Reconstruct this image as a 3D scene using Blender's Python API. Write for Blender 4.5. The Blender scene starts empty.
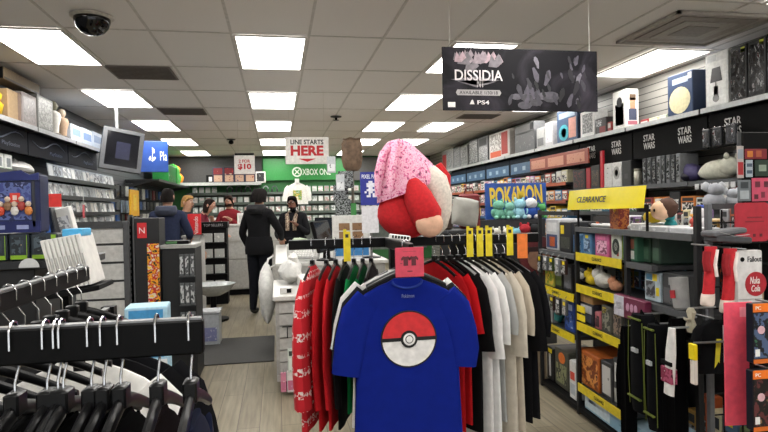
EXPO = 1.25
import bpy, bmesh, math, random
from mathutils import Vector, Matrix
random.seed(7)
R = math.radians
PI = math.pi
SC = bpy.context.scene
COL = SC.collection
# ------------------------------------------------------------------ camera
FPX, CAMZ = 580.0, 1.48
YAW, PITCH, ROLL = R(10.45), R(-0.75), R(1.2)
_f = Vector((math.sin(YAW)*math.cos(PITCH), math.cos(YAW)*math.cos(PITCH), math.sin(PITCH)))
_r0 = Vector((math.cos(YAW), -math.sin(YAW), 0)); _u0 = _r0.cross(_f)
_r = _r0*math.cos(ROLL) - _u0*math.sin(ROLL); _u = _r0*math.sin(ROLL) + _u0*math.cos(ROLL)
CAM = Vector((0, 0, CAMZ))
cd = bpy.data.cameras.new('camera'); cam = bpy.data.objects.new('camera', cd); COL.objects.link(cam)
cd.sensor_width = 36; cd.lens = 36*FPX/768; cd.clip_start = .02; cd.clip_end = 60
m = Matrix((( _r.x, _u.x, -_f.x, 0), (_r.y, _u.y, -_f.y, 0), (_r.z, _u.z, -_f.z, CAMZ), (0, 0, 0, 1)))
cam.matrix_world = m
SC.camera = cam
def ray(u, v): return _f + _r*((u-384)/FPX) + _u*((216-v)/FPX)
def PX(u, v, x): d = ray(u, v); return CAM + d*(x/d.x)
def PY(u, v, y): d = ray(u, v); return CAM + d*(y/d.y)
def PZ(u, v, z): d = ray(u, v); return CAM + d*((z-CAMZ)/d.z)
# ------------------------------------------------------------------ materials
def lin(h):
    h = h.lstrip('#'); out = []
    for i in (0, 2, 4):
        c = int(h[i:i+2], 16)/255
        out.append(c/12.92 if c <= .04045 else ((c+.055)/1.055)**2.4)
    return tuple(out)+(1,)
_M = {}
def mat(h, rough=.55, metal=0., vary=.12, scale=30., spec=.5):
    key = (h, rough, metal, vary, scale, spec)
    if key in _M: return _M[key]
    mt = bpy.data.materials.new('surface_'+h.strip('#')); mt.use_nodes = True
    nt = mt.node_tree; b = nt.nodes['Principled BSDF']
    b.inputs['Roughness'].default_value = rough; b.inputs['Metallic'].default_value = metal
    b.inputs['Specular IOR Level'].default_value = spec
    c = lin(h)
    tc = nt.nodes.new('ShaderNodeTexCoord'); n = nt.nodes.new('ShaderNodeTexNoise'); n.inputs['Scale'].default_value = scale; n.inputs['Detail'].default_value = 3
    nt.links.new(tc.outputs['Object'], n.inputs['Vector'])
    rp = nt.nodes.new('ShaderNodeValToRGB'); nt.links.new(n.outputs['Fac'], rp.inputs['Fac'])
    rp.color_ramp.elements[0].position = .3; rp.color_ramp.elements[1].position = .7
    rp.color_ramp.elements[0].color = tuple(x*(1-vary) for x in c[:3])+(1,); rp.color_ramp.elements[1].color = tuple(min(1, x*(1+vary)) for x in c[:3])+(1,)
    nt.links.new(rp.outputs['Color'], b.inputs['Base Color'])
    _M[key] = mt; return mt
def art(cols, scale=14., rough=.4, detail=2., rand=True, stretch=(1, 1, 1)):
    """printed artwork: patches of the given colours, different on every object"""
    if scale < 30: scale *= 2.1; detail += 2
    key = ('art', tuple(cols), scale, rough, detail, stretch)
    if key in _M: return _M[key]
    mt = bpy.data.materials.new('print_'+cols[0].strip('#')); mt.use_nodes = True
    nt = mt.node_tree; b = nt.nodes['Principled BSDF']; b.inputs['Roughness'].default_value = rough
    tc = nt.nodes.new('ShaderNodeTexCoord'); oi = nt.nodes.new('ShaderNodeObjectInfo')
    mp = nt.nodes.new('ShaderNodeMapping'); mp.inputs['Scale'].default_value = stretch
    n = nt.nodes.new('ShaderNodeTexNoise'); n.noise_dimensions = '4D'; n.inputs['Scale'].default_value = scale; n.inputs['Detail'].default_value = detail
    ml = nt.nodes.new('ShaderNodeMath'); ml.operation = 'MULTIPLY'; ml.inputs[1].default_value = 40
    nt.links.new(oi.outputs['Random'], ml.inputs[0]); nt.links.new(ml.outputs[0], n.inputs['W'])
    nt.links.new(tc.outputs['Object'], mp.inputs['Vector']); nt.links.new(mp.outputs[0], n.inputs['Vector'])
    rp = nt.nodes.new('ShaderNodeValToRGB'); rp.color_ramp.interpolation = 'CONSTANT'; nt.links.new(n.outputs['Fac'], rp.inputs['Fac'])
    k = len(cols); el = rp.color_ramp.elements
    for i, h in enumerate(cols):
        p = 0. if i == 0 else .36 + .28*(i-1)/max(1, k-2) if k > 2 else .5
        e = el[i] if i < 2 else el.new(min(.99, p))
        e.position = min(.99, p); e.color = lin(h)
    nt.links.new(rp.outputs['Color'], b.inputs['Base Color'])
    _M[key] = mt; return mt
def pick(cols, rough=.35, scale=18.):
    """cover colour picked per object from a palette, with a printed patch"""
    key = ('pick', tuple(cols), rough)
    if key in _M: return _M[key]
    mt = bpy.data.materials.new('cover_'+cols[0].strip('#')); mt.use_nodes = True
    nt = mt.node_tree; b = nt.nodes['Principled BSDF']; b.inputs['Roughness'].default_value = rough
    oi = nt.nodes.new('ShaderNodeObjectInfo'); tc = nt.nodes.new('ShaderNodeTexCoord')
    def ramp(src):
        rp = nt.nodes.new('ShaderNodeValToRGB'); rp.color_ramp.interpolation = 'CONSTANT'; nt.links.new(src, rp.inputs['Fac'])
        for i, h in enumerate(cols):
            e = rp.color_ramp.elements[i] if i < 2 else rp.color_ramp.elements.new(.99)
            e.position = i/len(cols); e.color = lin(h)
        return rp
    r1 = ramp(oi.outputs['Random'])
    fr = nt.nodes.new('ShaderNodeMath'); fr.operation = 'MULTIPLY'; fr.inputs[1].default_value = 17.3
    f2 = nt.nodes.new('ShaderNodeMath'); f2.operation = 'FRACT'; nt.links.new(oi.outputs['Random'], fr.inputs[0]); nt.links.new(fr.outputs[0], f2.inputs[0])
    r2 = ramp(f2.outputs[0])
    n = nt.nodes.new('ShaderNodeTexNoise'); n.noise_dimensions = '4D'; n.inputs['Scale'].default_value = scale; n.inputs['Detail'].default_value = 1
    nt.links.new(tc.outputs['Object'], n.inputs['Vector']); nt.links.new(fr.outputs[0], n.inputs['W'])
    gt = nt.nodes.new('ShaderNodeMath'); gt.operation = 'GREATER_THAN'; gt.inputs[1].default_value = .52; nt.links.new(n.outputs['Fac'], gt.inputs[0])
    mx = nt.nodes.new('ShaderNodeMixRGB'); nt.links.new(gt.outputs[0], mx.inputs[0]); nt.links.new(r1.outputs[0], mx.inputs[1]); nt.links.new(r2.outputs[0], mx.inputs[2])
    nt.links.new(mx.outputs[0], b.inputs['Base Color']); _M[key] = mt; return mt
def clear(h='#dfe4e6', alpha=.35, rough=.08):
    key = ('clear', h, alpha)
    if key in _M: return _M[key]
    mt = bpy.data.materials.new('clear_plastic'); mt.use_nodes = True
    nt = mt.node_tree; b = nt.nodes['Principled BSDF']; out = nt.nodes['Material Output']
    b.inputs['Base Color'].default_value = lin(h); b.inputs['Roughness'].default_value = rough
    t = nt.nodes.new('ShaderNodeBsdfTransparent'); mx = nt.nodes.new('ShaderNodeMixShader'); n = nt.nodes.new('ShaderNodeTexNoise'); n.inputs['Scale'].default_value = 9
    mr = nt.nodes.new('ShaderNodeMapRange'); mr.inputs['To Min'].default_value = max(0, alpha-.18); mr.inputs['To Max'].default_value = min(1, alpha+.18)
    nt.links.new(n.outputs['Fac'], mr.inputs['Value']); nt.links.new(mr.outputs[0], mx.inputs[0])
    nt.links.new(t.outputs[0], mx.inputs[1]); nt.links.new(b.outputs[0], mx.inputs[2]); nt.links.new(mx.outputs[0], out.inputs['Surface'])
    _M[key] = mt; return mt
def emit(h, s):
    key = ('emit', h, s)
    if key in _M: return _M[key]
    mt = bpy.data.materials.new('glowing'); mt.use_nodes = True; nt = mt.node_tree
    e = nt.nodes.new('ShaderNodeEmission'); e.inputs['Color'].default_value = lin(h); e.inputs['Strength'].default_value = s
    nt.links.new(e.outputs[0], nt.nodes['Material Output'].inputs['Surface']); _M[key] = mt; return mt
BLACK = mat('#060607', .5, spec=.15); BLK2 = mat('#0b0b0c', .6, spec=.15); CHROME = mat('#c9c9c9', .2, 1.); STEEL = mat('#8e8f8f', .35, .8)
WHITE = mat('#e4e2dd', .5); DKGREY = mat('#333436', .5); GREY = mat('#8b8b88', .5); SHELFG = mat('#7d7f80', .4, .3)
YEL = mat('#e8d21c', .4); RED = mat('#c01d22', .6); SKIN = mat('#b98a72', .55); SKIN2 = mat('#6a4434', .55)
# ------------------------------------------------------------------ mesh builder
class MB:
    def __init__(s): s.v = []; s.f = []; s.m = []; s.mats = []
    def mi(s, mt):
        if mt not in s.mats: s.mats.append(mt)
        return s.mats.index(mt)
    def add(s, vs, fs, mt, M=None):
        b = len(s.v); k = s.mi(mt)
        s.v += [tuple(M @ Vector(p)) if M else tuple(p) for p in vs]
        s.f += [tuple(b+i for i in f) for f in fs]; s.m += [k]*len(fs); return s
    def box(s, x0, x1, y0, y1, z0, z1, mt, M=None, bev=0):
        if bev:
            b = bev; vs = []; 
            for z, q in ((z0, b), (z0+b, 0), (z1-b, 0), (z1, b)):
                for (x, y) in ((x0+q, y0+b+q), (x0+b+q, y0+q), (x1-b-q, y0+q), (x1-q, y0+b+q), (x1-q, y1-b-q), (x1-b-q, y1-q), (x0+b+q, y1-q), (x0+q, y1-b-q)): vs.append((x, y, z))
            fs = [tuple(reversed(range(8))), tuple(range(24, 32))]
            for k in range(3):
                for i in range(8): j = (i+1) % 8; fs.append((k*8+i, k*8+j, k*8+8+j, k*8+8+i))
            return s.add(vs, fs, mt, M)
        vs = [(x0, y0, z0), (x1, y0, z0), (x1, y1, z0), (x0, y1, z0), (x0, y0, z1), (x1, y0, z1), (x1, y1, z1), (x0, y1, z1)]
        return s.add(vs, [(0, 3, 2, 1), (4, 5, 6, 7), (0, 1, 5, 4), (1, 2, 6, 5), (2, 3, 7, 6), (3, 0, 4, 7)], mt, M)
    def cyl(s, p0, p1, r0, mt, r1=None, n=14, caps=True, M=None):
        p0 = Vector(p0); p1 = Vector(p1); r1 = r0 if r1 is None else r1
        d = (p1-p0).normalized(); a = d.orthogonal().normalized(); c = d.cross(a)
        vs = [p0+(a*math.cos(2*PI*i/n)+c*math.sin(2*PI*i/n))*r0 for i in range(n)]+[p1+(a*math.cos(2*PI*i/n)+c*math.sin(2*PI*i/n))*r1 for i in range(n)]
        fs = [(i, (i+1) % n, n+(i+1) % n, n+i) for i in range(n)]
        if caps: fs += [tuple(reversed(range(n))), tuple(range(n, 2*n))]
        return s.add(vs, fs, mt, M)
    def tube(s, pts, r, mt, n=7, M=None):
        pts = [Vector(p) for p in pts]; vs = []; fs = []
        a = None
        for i, p in enumerate(pts):
            d = (pts[min(i+1, len(pts)-1)]-pts[max(i-1, 0)]).normalized()
            a = d.orthogonal().normalized() if a is None else (a-d*a.dot(d)).normalized()
            c = d.cross(a)
            rr = r[i] if isinstance(r, (list, tuple)) else r
            vs += [p+(a*math.cos(2*PI*k/n)+c*math.sin(2*PI*k/n))*rr for k in range(n)]
        for i in range(len(pts)-1):
            for k in range(n): fs.append((i*n+k, i*n+(k+1) % n, i*n+n+(k+1) % n, i*n+n+k))
        L = len(pts)-1
        fs += [tuple(reversed(range(n))), tuple(L*n+k for k in range(n))]
        return s.add(vs, fs, mt, M)
    def loft(s, rings, mt, caps=True, M=None):
        n = len(rings[0]); vs = [p for r in rings for p in r]; fs = []
        for i in range(len(rings)-1):
            for k in range(n): fs.append((i*n+k, i*n+(k+1) % n, i*n+n+(k+1) % n, i*n+n+k))
        if caps: fs += [tuple(reversed(range(n))), tuple((len(rings)-1)*n+k for k in range(n))]
        return s.add(vs, fs, mt, M)
    def lathe(s, prof, mt, n=18, c=(0, 0, 0), M=None):
        return s.loft([[(c[0]+r*math.cos(2*PI*k/n), c[1]+r*math.sin(2*PI*k/n), c[2]+z) for k in range(n)] for r, z in prof], mt, True, M)
    def ball(s, c, r, mt, n=14, M=None, bump=0., seed=0):
        r = r if isinstance(r, (list, tuple)) else (r, r, r); rg = random.Random(seed); rings = []
        ph = [rg.uniform(0, 6) for _ in range(4)]
        for i in range(n//2+1):
            t = PI*(.02+.96*i/(n//2)); ring = []
            for k in range(n):
                a = 2*PI*k/n; q = 1+bump*(math.sin(3*a+ph[0]+2*t)+math.sin(5*t+ph[1]+a))*.5
                ring.append((c[0]+r[0]*q*math.sin(t)*math.cos(a), c[1]+r[1]*q*math.sin(t)*math.sin(a), c[2]-r[2]*q*math.cos(t)))
            rings.append(ring)
        return s.loft(rings, mt, True, M)
    def prism(s, pts, y0, y1, mt, M=None):
        n = len(pts); vs = [(x, y0, z) for x, z in pts]+[(x, y1, z) for x, z in pts]
        fs = [tuple(range(n)), tuple(reversed(range(n, 2*n)))]+[(i, n+i, n+(i+1) % n, (i+1) % n) for i in range(n)]
        return s.add(vs, fs, mt, M)
    def disc(s, x, z, r, y0, y1, mt, n=24, a0=0, a1=360, rin=0, M=None):
        full = abs(a1-a0) >= 360
        an = [R(a0+(a1-a0)*i/n) for i in range(n if full else n+1)]
        if rin:
            vs = []; fs = []; k = len(an)
            for y in (y0, y1):
                for rr in (r, rin): vs += [(x+rr*math.cos(a), y, z+rr*math.sin(a)) for a in an]
            for i in range(k if full else k-1):
                j = (i+1) % k
                fs += [(i, k+i, k+j, j), (2*k+i, 2*k+j, 3*k+j, 3*k+i), (i, j, 2*k+j, 2*k+i), (k+i, 3*k+i, 3*k+j, k+j)]
            return s.add(vs, fs, mt, M)
        return s.prism([(x+r*math.cos(a), z+r*math.sin(a)) for a in an], y0, y1, mt, M)
    def build(s, name, parent=None, loc=None, smooth=False, rz=None):
        me = bpy.data.meshes.new(name); me.from_pydata(s.v, [], s.f)
        for x in s.mats: me.materials.append(x)
        me.polygons.foreach_set('material_index', s.m)
        bm = bmesh.new(); bm.from_mesh(me); bmesh.ops.recalc_face_normals(bm, faces=bm.faces); bm.to_mesh(me); bm.free()
        if smooth: me.polygons.foreach_set('use_smooth', [True]*len(me.polygons)); me.set_sharp_from_angle(angle=R(42))
        o = bpy.data.objects.new(name, me); COL.objects.link(o)
        if parent: o.parent = parent
        if loc is not None: o.location = loc
        if rz is not None: o.rotation_euler = (0, 0, rz)
        return o
def tag(o, label=None, cat=None, group=None, kind=None):
    if label: o['label'] = label
    if cat: o['category'] = cat
    if group: o['group'] = group
    if kind: o['kind'] = kind
    return o
def thing(name, label, cat, loc=(0, 0, 0), rz=0, group=None):
    o = bpy.data.objects.new(name, None); COL.objects.link(o); o.location = loc; o.rotation_euler = (0, 0, rz); o.empty_display_size = .05
    return tag(o, label, cat, group)
def kids(o): return [c for c in bpy.data.objects if c.parent == o]
def copy_tree(o, loc, rz=None, label=None, group=None, ch=None):
    c = o.copy(); COL.objects.link(c); c.location = loc
    if rz is not None: c.rotation_euler = (0, 0, rz)
    if label: c['label'] = label
    if group: c['group'] = group
    for k in (ch if ch is not None else kids(o)):
        d = k.copy(); COL.objects.link(d); d.parent = c
    return c
_T = {}
def text(s, w, h, mt, M=None, parent=None, name='lettering', ex=.001, shear=0., fat=0.):
    """lettering as a thin raised mesh in the xz plane facing -y, centred, fitted to w x h"""
    cu = bpy.data.curves.new('t', 'FONT'); cu.body = s; cu.extrude = .5; cu.resolution_u = 3; cu.offset = fat; cu.shear = shear
    ob = bpy.data.objects.new('t', cu); COL.objects.link(ob); bpy.context.view_layer.update()
    me = bpy.data.meshes.new_from_object(ob.evaluated_get(bpy.context.evaluated_depsgraph_get()))
    bpy.data.objects.remove(ob)
    xs = [v.co.x for v in me.vertices]; ys = [v.co.y for v in me.vertices]
    x0, x1, y0, y1 = min(xs), max(xs), min(ys), max(ys)
    for v in me.vertices:
        p = Vector(((v.co.x-(x0+x1)/2)/(x1-x0)*w, -v.co.z*ex, (v.co.y-(y0+y1)/2)/(y1-y0)*h)); v.co = M @ p if M else p
    me.materials.clear(); me.materials.append(mt); me.name = name
    o = bpy.data.objects.new(name, me); COL.objects.link(o)
    if parent: o.parent = parent
    return o
def TR(x=0, y=0, z=0, rx=0, ry=0, rz=0, s=1): return Matrix.Translation((x, y, z)) @ Matrix.Rotation(rz, 4, 'Z') @ Matrix.Rotation(ry, 4, 'Y') @ Matrix.Rotation(rx, 4, 'X') @ Matrix.Scale(s, 4)
def struct(name, mb, smooth=False): return tag(mb.build(name, smooth=smooth), kind='structure')
WEST, EAST = -PI/2, PI/2          # rz of a thing whose front looks to -X / +X
def pkg(name, cat, label, loc, rz, w, d, h, body, pats=(), group=None, side=None, lid=None, spats=()):
    """a printed carton: bevelled body, printed panels on front (fractions of the face), side panel, lid seam. Origin: front bottom centre."""
    mb = MB(); b = min(.006, w*.08, d*.08, h*.08)
    mb.box(-w/2, w/2, 0, d, 0, h, body, bev=b)
    for p in pats:
        x0, z0, x1, z1, mt = p[:5]
        X0, X1, Z0, Z1 = -w/2+b+x0*(w-2*b), -w/2+b+x1*(w-2*b), b+z0*(h-2*b), b+z1*(h-2*b)
        if len(p) > 5 and p[5] == 'o':
            n = 18; cx, cz = (X0+X1)/2, (Z0+Z1)/2
            mb.prism([(cx+(X1-X0)/2*math.cos(2*PI*i/n), cz+(Z1-Z0)/2*math.sin(2*PI*i/n)) for i in range(n)], -.0022, .001, mt)
        else: mb.box(X0, X1, -.0012, .001, Z0, Z1, mt)
    if side:
        mb.box(-w/2-.001, -w/2+.001, b, d-b, b, h-b, side); mb.box(w/2-.001, w/2+.001, b, d-b, b, h-b, side)
    for p in spats:
        Y0, Y1, Z0, Z1 = b+p[0]*(d-2*b), b+p[2]*(d-2*b), b+p[1]*(h-2*b), b+p[3]*(h-2*b)
        mb.box(w/2-.001, w/2+.0022, Y0, Y1, Z0, Z1, p[4])
    if lid: mb.box(-w/2+b, w/2-b, b, d-b, h-.001, h+.001, lid)
    o = mb.build(name, loc=loc, rz=rz); return tag(o, label, cat, group)
# ------------------------------------------------------------------ room shell
XL, XR, YB, YF, CZ = -2.95, 4.45, 16.5, -2.6, 3.0
def floor_mat():
    mt = bpy.data.materials.new('wood_plank_floor'); mt.use_nodes = True; nt = mt.node_tree; b = nt.nodes['Principled BSDF']
    N = nt.nodes.new; L = nt.links.new
    tc = N('ShaderNodeTexCoord'); mp = N('ShaderNodeMapping'); mp.inputs['Rotation'].default_value = (0, 0, PI/2); L(tc.outputs['Object'], mp.inputs['Vector'])
    br = N('ShaderNodeTexBrick'); br.offset = .37; br.inputs['Color1'].default_value = lin('#7f7766'); br.inputs['Color2'].default_value = lin('#8b8371'); br.inputs['Mortar'].default_value = lin('#5b5348')
    br.inputs['Scale'].default_value = 1; br.inputs['Brick Width'].default_value = 1.2; br.inputs['Row Height'].default_value = .15; br.inputs['Mortar Size'].default_value = .003; L(mp.outputs[0], br.inputs['Vector'])
    m2 = N('ShaderNodeMapping'); m2.inputs['Scale'].default_value = (26, 1.6, 1); L(tc.outputs['Object'], m2.inputs['Vector'])
    no = N('ShaderNodeTexNoise'); no.inputs['Scale'].default_value = 1.4; no.inputs['Detail'].default_value = 5; L(m2.outputs[0], no.inputs['Vector'])
    rp = N('ShaderNodeValToRGB'); rp.color_ramp.elements[0].position = .3; rp.color_ramp.elements[0].color = (.66, .64, .6, 1); rp.color_ramp.elements[1].position = .68; rp.color_ramp.elements[1].color = (1.1, 1.08, 1.02, 1); L(no.outputs['Fac'], rp.inputs['Fac'])
    mx = N('ShaderNodeMixRGB'); mx.blend_type = 'MULTIPLY'; mx.inputs[0].default_value = 1; L(br.outputs[0], mx.inputs[1]); L(rp.outputs[0], mx.inputs[2]); L(mx.outputs[0], b.inputs['Base Color'])
    b.inputs['Roughness'].default_value = .42; return mt
def slat_mat(h, groove, pitch=.1):
    mt = bpy.data.materials.new('slat_panel'); mt.use_nodes = True; nt = mt.node_tree; b = nt.nodes['Principled BSDF']; N = nt.nodes.new; L = nt.links.new
    tc = N('ShaderNodeTexCoord'); sp = N('ShaderNodeSeparateXYZ'); L(tc.outputs['Object'], sp.inputs[0])
    d = N('ShaderNodeMath'); d.operation = 'DIVIDE'; d.inputs[1].default_value = pitch; L(sp.outputs['Z'], d.inputs[0])
    fr = N('ShaderNodeMath'); fr.operation = 'FRACT'; L(d.outputs[0], fr.inputs[0])
    lt = N('ShaderNodeMath'); lt.operation = 'LESS_THAN'; lt.inputs[1].default_value = .13; L(fr.outputs[0], lt.inputs[0])
    mx = N('ShaderNodeMixRGB'); mx.inputs[1].default_value = lin(h); mx.inputs[2].default_value = lin(groove); L(lt.outputs[0], mx.inputs[0]); L(mx.outputs[0], b.inputs['Base Color']); b.inputs['Roughness'].default_value = .5
    return mt
def tile_mat():
    mt = bpy.data.materials.new('ceiling_tile'); mt.use_nodes = True; nt = mt.node_tree; b = nt.nodes['Principled BSDF']; N = nt.nodes.new; L = nt.links.new
    tc = N('ShaderNodeTexCoord'); n = N('ShaderNodeTexNoise'); n.inputs['Scale'].default_value = 160; n.inputs['Detail'].default_value = 3; L(tc.outputs['Object'], n.inputs['Vector'])
    rp = N('ShaderNodeValToRGB'); rp.color_ramp.elements[0].position = .35; rp.color_ramp.elements[1].position = .6; rp.color_ramp.elements[0].color = lin('#e6e2df'); rp.color_ramp.elements[1].color = lin('#f2efec'); L(n.outputs['Fac'], rp.inputs['Fac'])
    L(rp.outputs[0], b.inputs['Base Color']); b.inputs['Roughness'].default_value = .9; return mt
struct('floor', MB().box(XL-.1, XR+.1, YF-.1, YB+.1, -.1, 0, floor_mat()))
struct('ceiling', MB().box(XL-.1, XR+.1, YF-.1, YB+.1, CZ, CZ+.1, tile_mat()))
struct('wall_left', MB().box(XL-.1, XL, YF, YB, 0, CZ, slat_mat('#4a4d52', '#2c2e31')))
struct('wall_right', MB().box(XR, XR+.1, YF, YB, 0, CZ, slat_mat('#8d8b85', '#3d3c3a', .085)))
struct('wall_back', MB().box(XL-.1, XR+.1, YB, YB+.1, 0, CZ, mat('#2f6b38', .6)))
wf = MB(); wm = mat('#b9b4ac', .7)
wf.box(XL-.1, XR+.1, YF-.1, YF, 0, .35, wm).box(XL-.1, XR+.1, YF-.1, YF, 2.75, CZ, wm).box(XL-.1, XL+.3, YF-.1, YF, .35, 2.75, wm).box(XR-.3, XR+.1, YF-.1, YF, .35, 2.75, wm)
struct('wall_front', wf)  # unseen wall behind the view, left open for the added daylight
for k_, (xa, xb) in enumerate(((XL+.3, -.7), (-.6, 1.9), (2.0, XR-.3))):  # unseen storefront panes, added so world light fills the room from behind
    wn = MB()
    for (a_, b_, c_, d_) in ((xa, xa+.06, .35, 2.75), (xb-.06, xb, .35, 2.75), (xa+.06, xb-.06, .35, .41), (xa+.06, xb-.06, 2.69, 2.75)): wn.box(a_, b_, YF-.08, YF-.02, c_, d_, mat('#55575a', .4, .5))
    wn.box(xa+.06, xb-.06, YF-.052, YF-.048, .41, 2.69, clear('#eef2f2', .1)); struct('window_%d' % (k_+1), wn)
struct('baseboard_right', MB().box(XR-.015, XR-.001, YF, YB, 0, .1, mat('#1f1f20')))
struct('baseboard_left', MB().box(XL+.001, XL+.015, YF, YB, 0, .1, mat('#1f1f20')))
g = MB(); GM = mat('#cfcbc6', .6)
for k in range(-4, 8):
    x = -.35+.66*k
    if XL < x < XR: g.box(x-.011, x+.011, YF, YB, CZ-.006, CZ-.0005, GM)
y = 5.1-1.22*6
while y < YB:
    if y > YF: g.box(XL, XR, y-.011, y+.011, CZ-.0055, CZ-.0005, GM)
    y += 1.22
struct('trim_1', g)
# upper dark zone of the back wall left of the green header, and white bulkhead behind the hanging sign
struct('trim_2', MB().box(XL, -.38, YB-.03, YB-.002, 2.3, CZ, mat('#4e4d4c', .7)))
# ------------------------------------------------------------------ ceiling lights
DIFF = emit('#fffcf7', 6.2)
ORD = ['nearest', 'second', 'third', 'fourth', 'fifth']
COLS = [(-2.0, 'left column'), (-.02, 'column over the aisle'), (1.96, 'column right of the aisle'), (4.01, 'far right column')]
first = None
def ceiling_light(x, y, label):
    global first
    loc = (x, y+.61, CZ)
    if first is None:
        t = thing('ceiling_light', label, 'ceiling light', loc, 0, 'fluorescent ceiling panels')
        fr = MB()
        for (a, b, c, d) in ((-.322, -.296, -.6, .6), (.296, .322, -.6, .6), (-.296, .296, -.6, -.575), (-.296, .296, .575, .6)): fr.box(a, b, c, d, -.02, -.007, mat('#d9d5cf', .5))
        fr.build('frame', t); MB().box(-.296, .296, -.575, .575, -.014, -.008, DIFF).build('diffuser', t)
        first = (t, kids(t)); return t
    return copy_tree(first[0], loc, label=label, ch=first[1])
for ci, (x, cn) in enumerate(COLS):
    for k in range(-3, 5):
        y = 5.1+2.44*k
        xx = x
        if ci == 3 and k >= 2: xx = 3.05
        if ci == 3 and k == 4: continue
        if k < 0: lab = '%s white fluorescent ceiling panel in the %s, behind the viewpoint' % (('nearest', 'middle', 'rearmost')[-k-1], cn)
        else: lab = '%s glowing fluorescent ceiling panel in the %s' % (ORD[k], cn)
        ceiling_light(xx, y, lab)
# ceiling vents / returns
def vent(u, v, label, w=.62, d=.5, Y=None):
    p = PZ(u, v, CZ); t = thing('ceiling_vent', label, 'vent', (p.x, p.y, CZ))
    MB().box(-w/2, w/2, -d/2, d/2, -.012, -.0065, mat('#857e77', .7)).build('backing', t)
    s = MB(); n = 9
    for i in range(n):
        y = -d/2+(i+.5)*d/n; s.box(-w/2, w/2, y-.008, y+.008, -.02, -.012, mat('#6b645d', .7))
    s.build('grille', t)
    f = MB()
    for q in ((-w/2-.02, -w/2, -d/2, d/2), (w/2, w/2+.02, -d/2, d/2), (-w/2-.02, w/2+.02, -d/2-.02, -d/2), (-w/2-.02, w/2+.02, d/2, d/2+.02)): f.box(q[0], q[1], q[2], q[3], -.018, -.0065, mat('#7b746d', .6))
    f.build('frame', t)
vent(143, 72, 'dark brown return vent between the first two left ceiling panels', .6, .55)
vent(183, 111, 'small dark return vent above the hanging television', .6, .5)
vent(478, 116, 'dark return vent behind the lower edge of the black banner', .6, .4)
# large square air diffuser at upper right
p = PZ(690, 30, CZ); t = thing('air_diffuser', 'large square grey air diffuser set into the upper right ceiling', 'vent', (3.62, 4.52, CZ))
f = MB()
for i, (a, z0, z1) in enumerate(((.44, .012, .0065), (.36, .02, .012), (.26, .026, .02), (.15, .03, .026))): f.box(-a, a, -a*.9, a*.9, -z0, -z1, mat(('#a39d97', '#8d8781', '#9c9690', '#85807a')[i], .6))
f.build('louvre_plate', t)
f = MB()
for q in ((-.47, -.44, -.43, .43), (.44, .47, -.43, .43), (-.47, .47, -.43, -.4), (-.47, .47, .4, .43)): f.box(q[0], q[1], q[2], q[3], -.03, -.0065, mat('#aaa49c', .5))
f.build('frame', t)
# black dome camera
p = PZ(92, 15, CZ); t = thing('dome_camera', 'black half dome security camera on the ceiling at upper left', 'security camera', (p.x, p.y, CZ))
MB().lathe([(.15, -.007), (.155, -.02), (.135, -.03)], mat('#cfcac2', .5), 24).build('base_ring', t, smooth=True)
MB().lathe([(.13, -.024), (.13, -.05), (.115, -.095), (.085, -.13), (.045, -.15), (.01, -.155)], mat('#0b0b0c', .06), 24).build('dome', t, smooth=True)
for (u, v, lab) in ((231, 139, 'small black camera on the ceiling above the pricing sign'), (336, 116, 'small dark sprinkler head above the line sign')):
    p = PZ(u, v, CZ); t = thing('security_camera' if u < 300 else 'sprinkler_head', lab, 'security camera' if u < 300 else 'sprinkler', (p.x, p.y, CZ))
    MB().lathe([(.09, -.007), (.09, -.02), (.03, -.03)], DKGREY).build('mount_plate', t)
    MB().lathe([(.03, -.03), (.05, -.05), (.05, -.09), (.02, -.11)] if u < 300 else [(.02, -.03), (.02, -.06), (.05, -.065), (.05, -.07), (.01, -.075)], BLACK).build('head', t, smooth=True)
# ------------------------------------------------------------------ hanging signs
def cords(t, xs, ztop, z0, y=0):
    for x in xs: MB().cyl((x, y, z0), (x, y, ztop), .0016, mat('#cdc9c2'), n=6).build('hanging_cord', t)
def sign_frame(u0, v0, u1, v1, Y):
    a = PY(u0, v0, Y); b = PY(u1, v1, Y); c = PY(u0, v1, Y)
    return (a.x+b.x)/2, abs(b.x-a.x), (c.z+b.z)/2, a.z-c.z      # centre x, width, z bottom, height
cx, w, z0, h = sign_frame(285, 137, 329, 164, 7.4)
t = thing('hanging_sign', 'white hanging sign reading line starts here with red arrow', 'sign', (cx, 7.4, z0), 0)
MB().box(-w/2, w/2, 0, .012, 0, h, mat('#e6e2dc', .6), bev=.003).build('panel', t)
tx = text('LINE STARTS', w*.76, h*.18, mat('#1f1e20'), TR(0, -.001, h*.82), t, fat=.03)
tx = text('HERE', w*.76, h*.38, mat('#c0161d'), TR(0, -.001, h*.5), t, fat=.045)
MB().prism([(-w*.2, h*.2), (w*.2, h*.2), (0, h*.08)], -.002, .001, mat('#c8262c')).build('arrow', t)
cords(t, (-w*.4, w*.4), CZ-z0-.006, h, .006)
cx, w, z0, h = sign_frame(234, 155, 255, 174, 9.8)
t = thing('hanging_sign', 'small white hanging price sign with red dollar ten lettering', 'sign', (cx, 9.8, z0))
MB().box(-w/2, w/2, 0, .01, 0, h, mat('#d9d3cd', .6), bev=.003).build('panel', t)
text('2 FOR', w*.56, h*.17, mat('#b01c24'), TR(0, -.001, h*.68), t, fat=.03)
text('$10', w*.66, h*.34, mat('#b01c24'), TR(0, -.001, h*.38), t, fat=.045)
MB().box(-w*.47, w*.47, -.006, .018, h-.005, h+.03, BLACK).build('clip_rail', t)
cords(t, (-w*.3, w*.3), CZ-z0-.006, h, .005)
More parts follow.
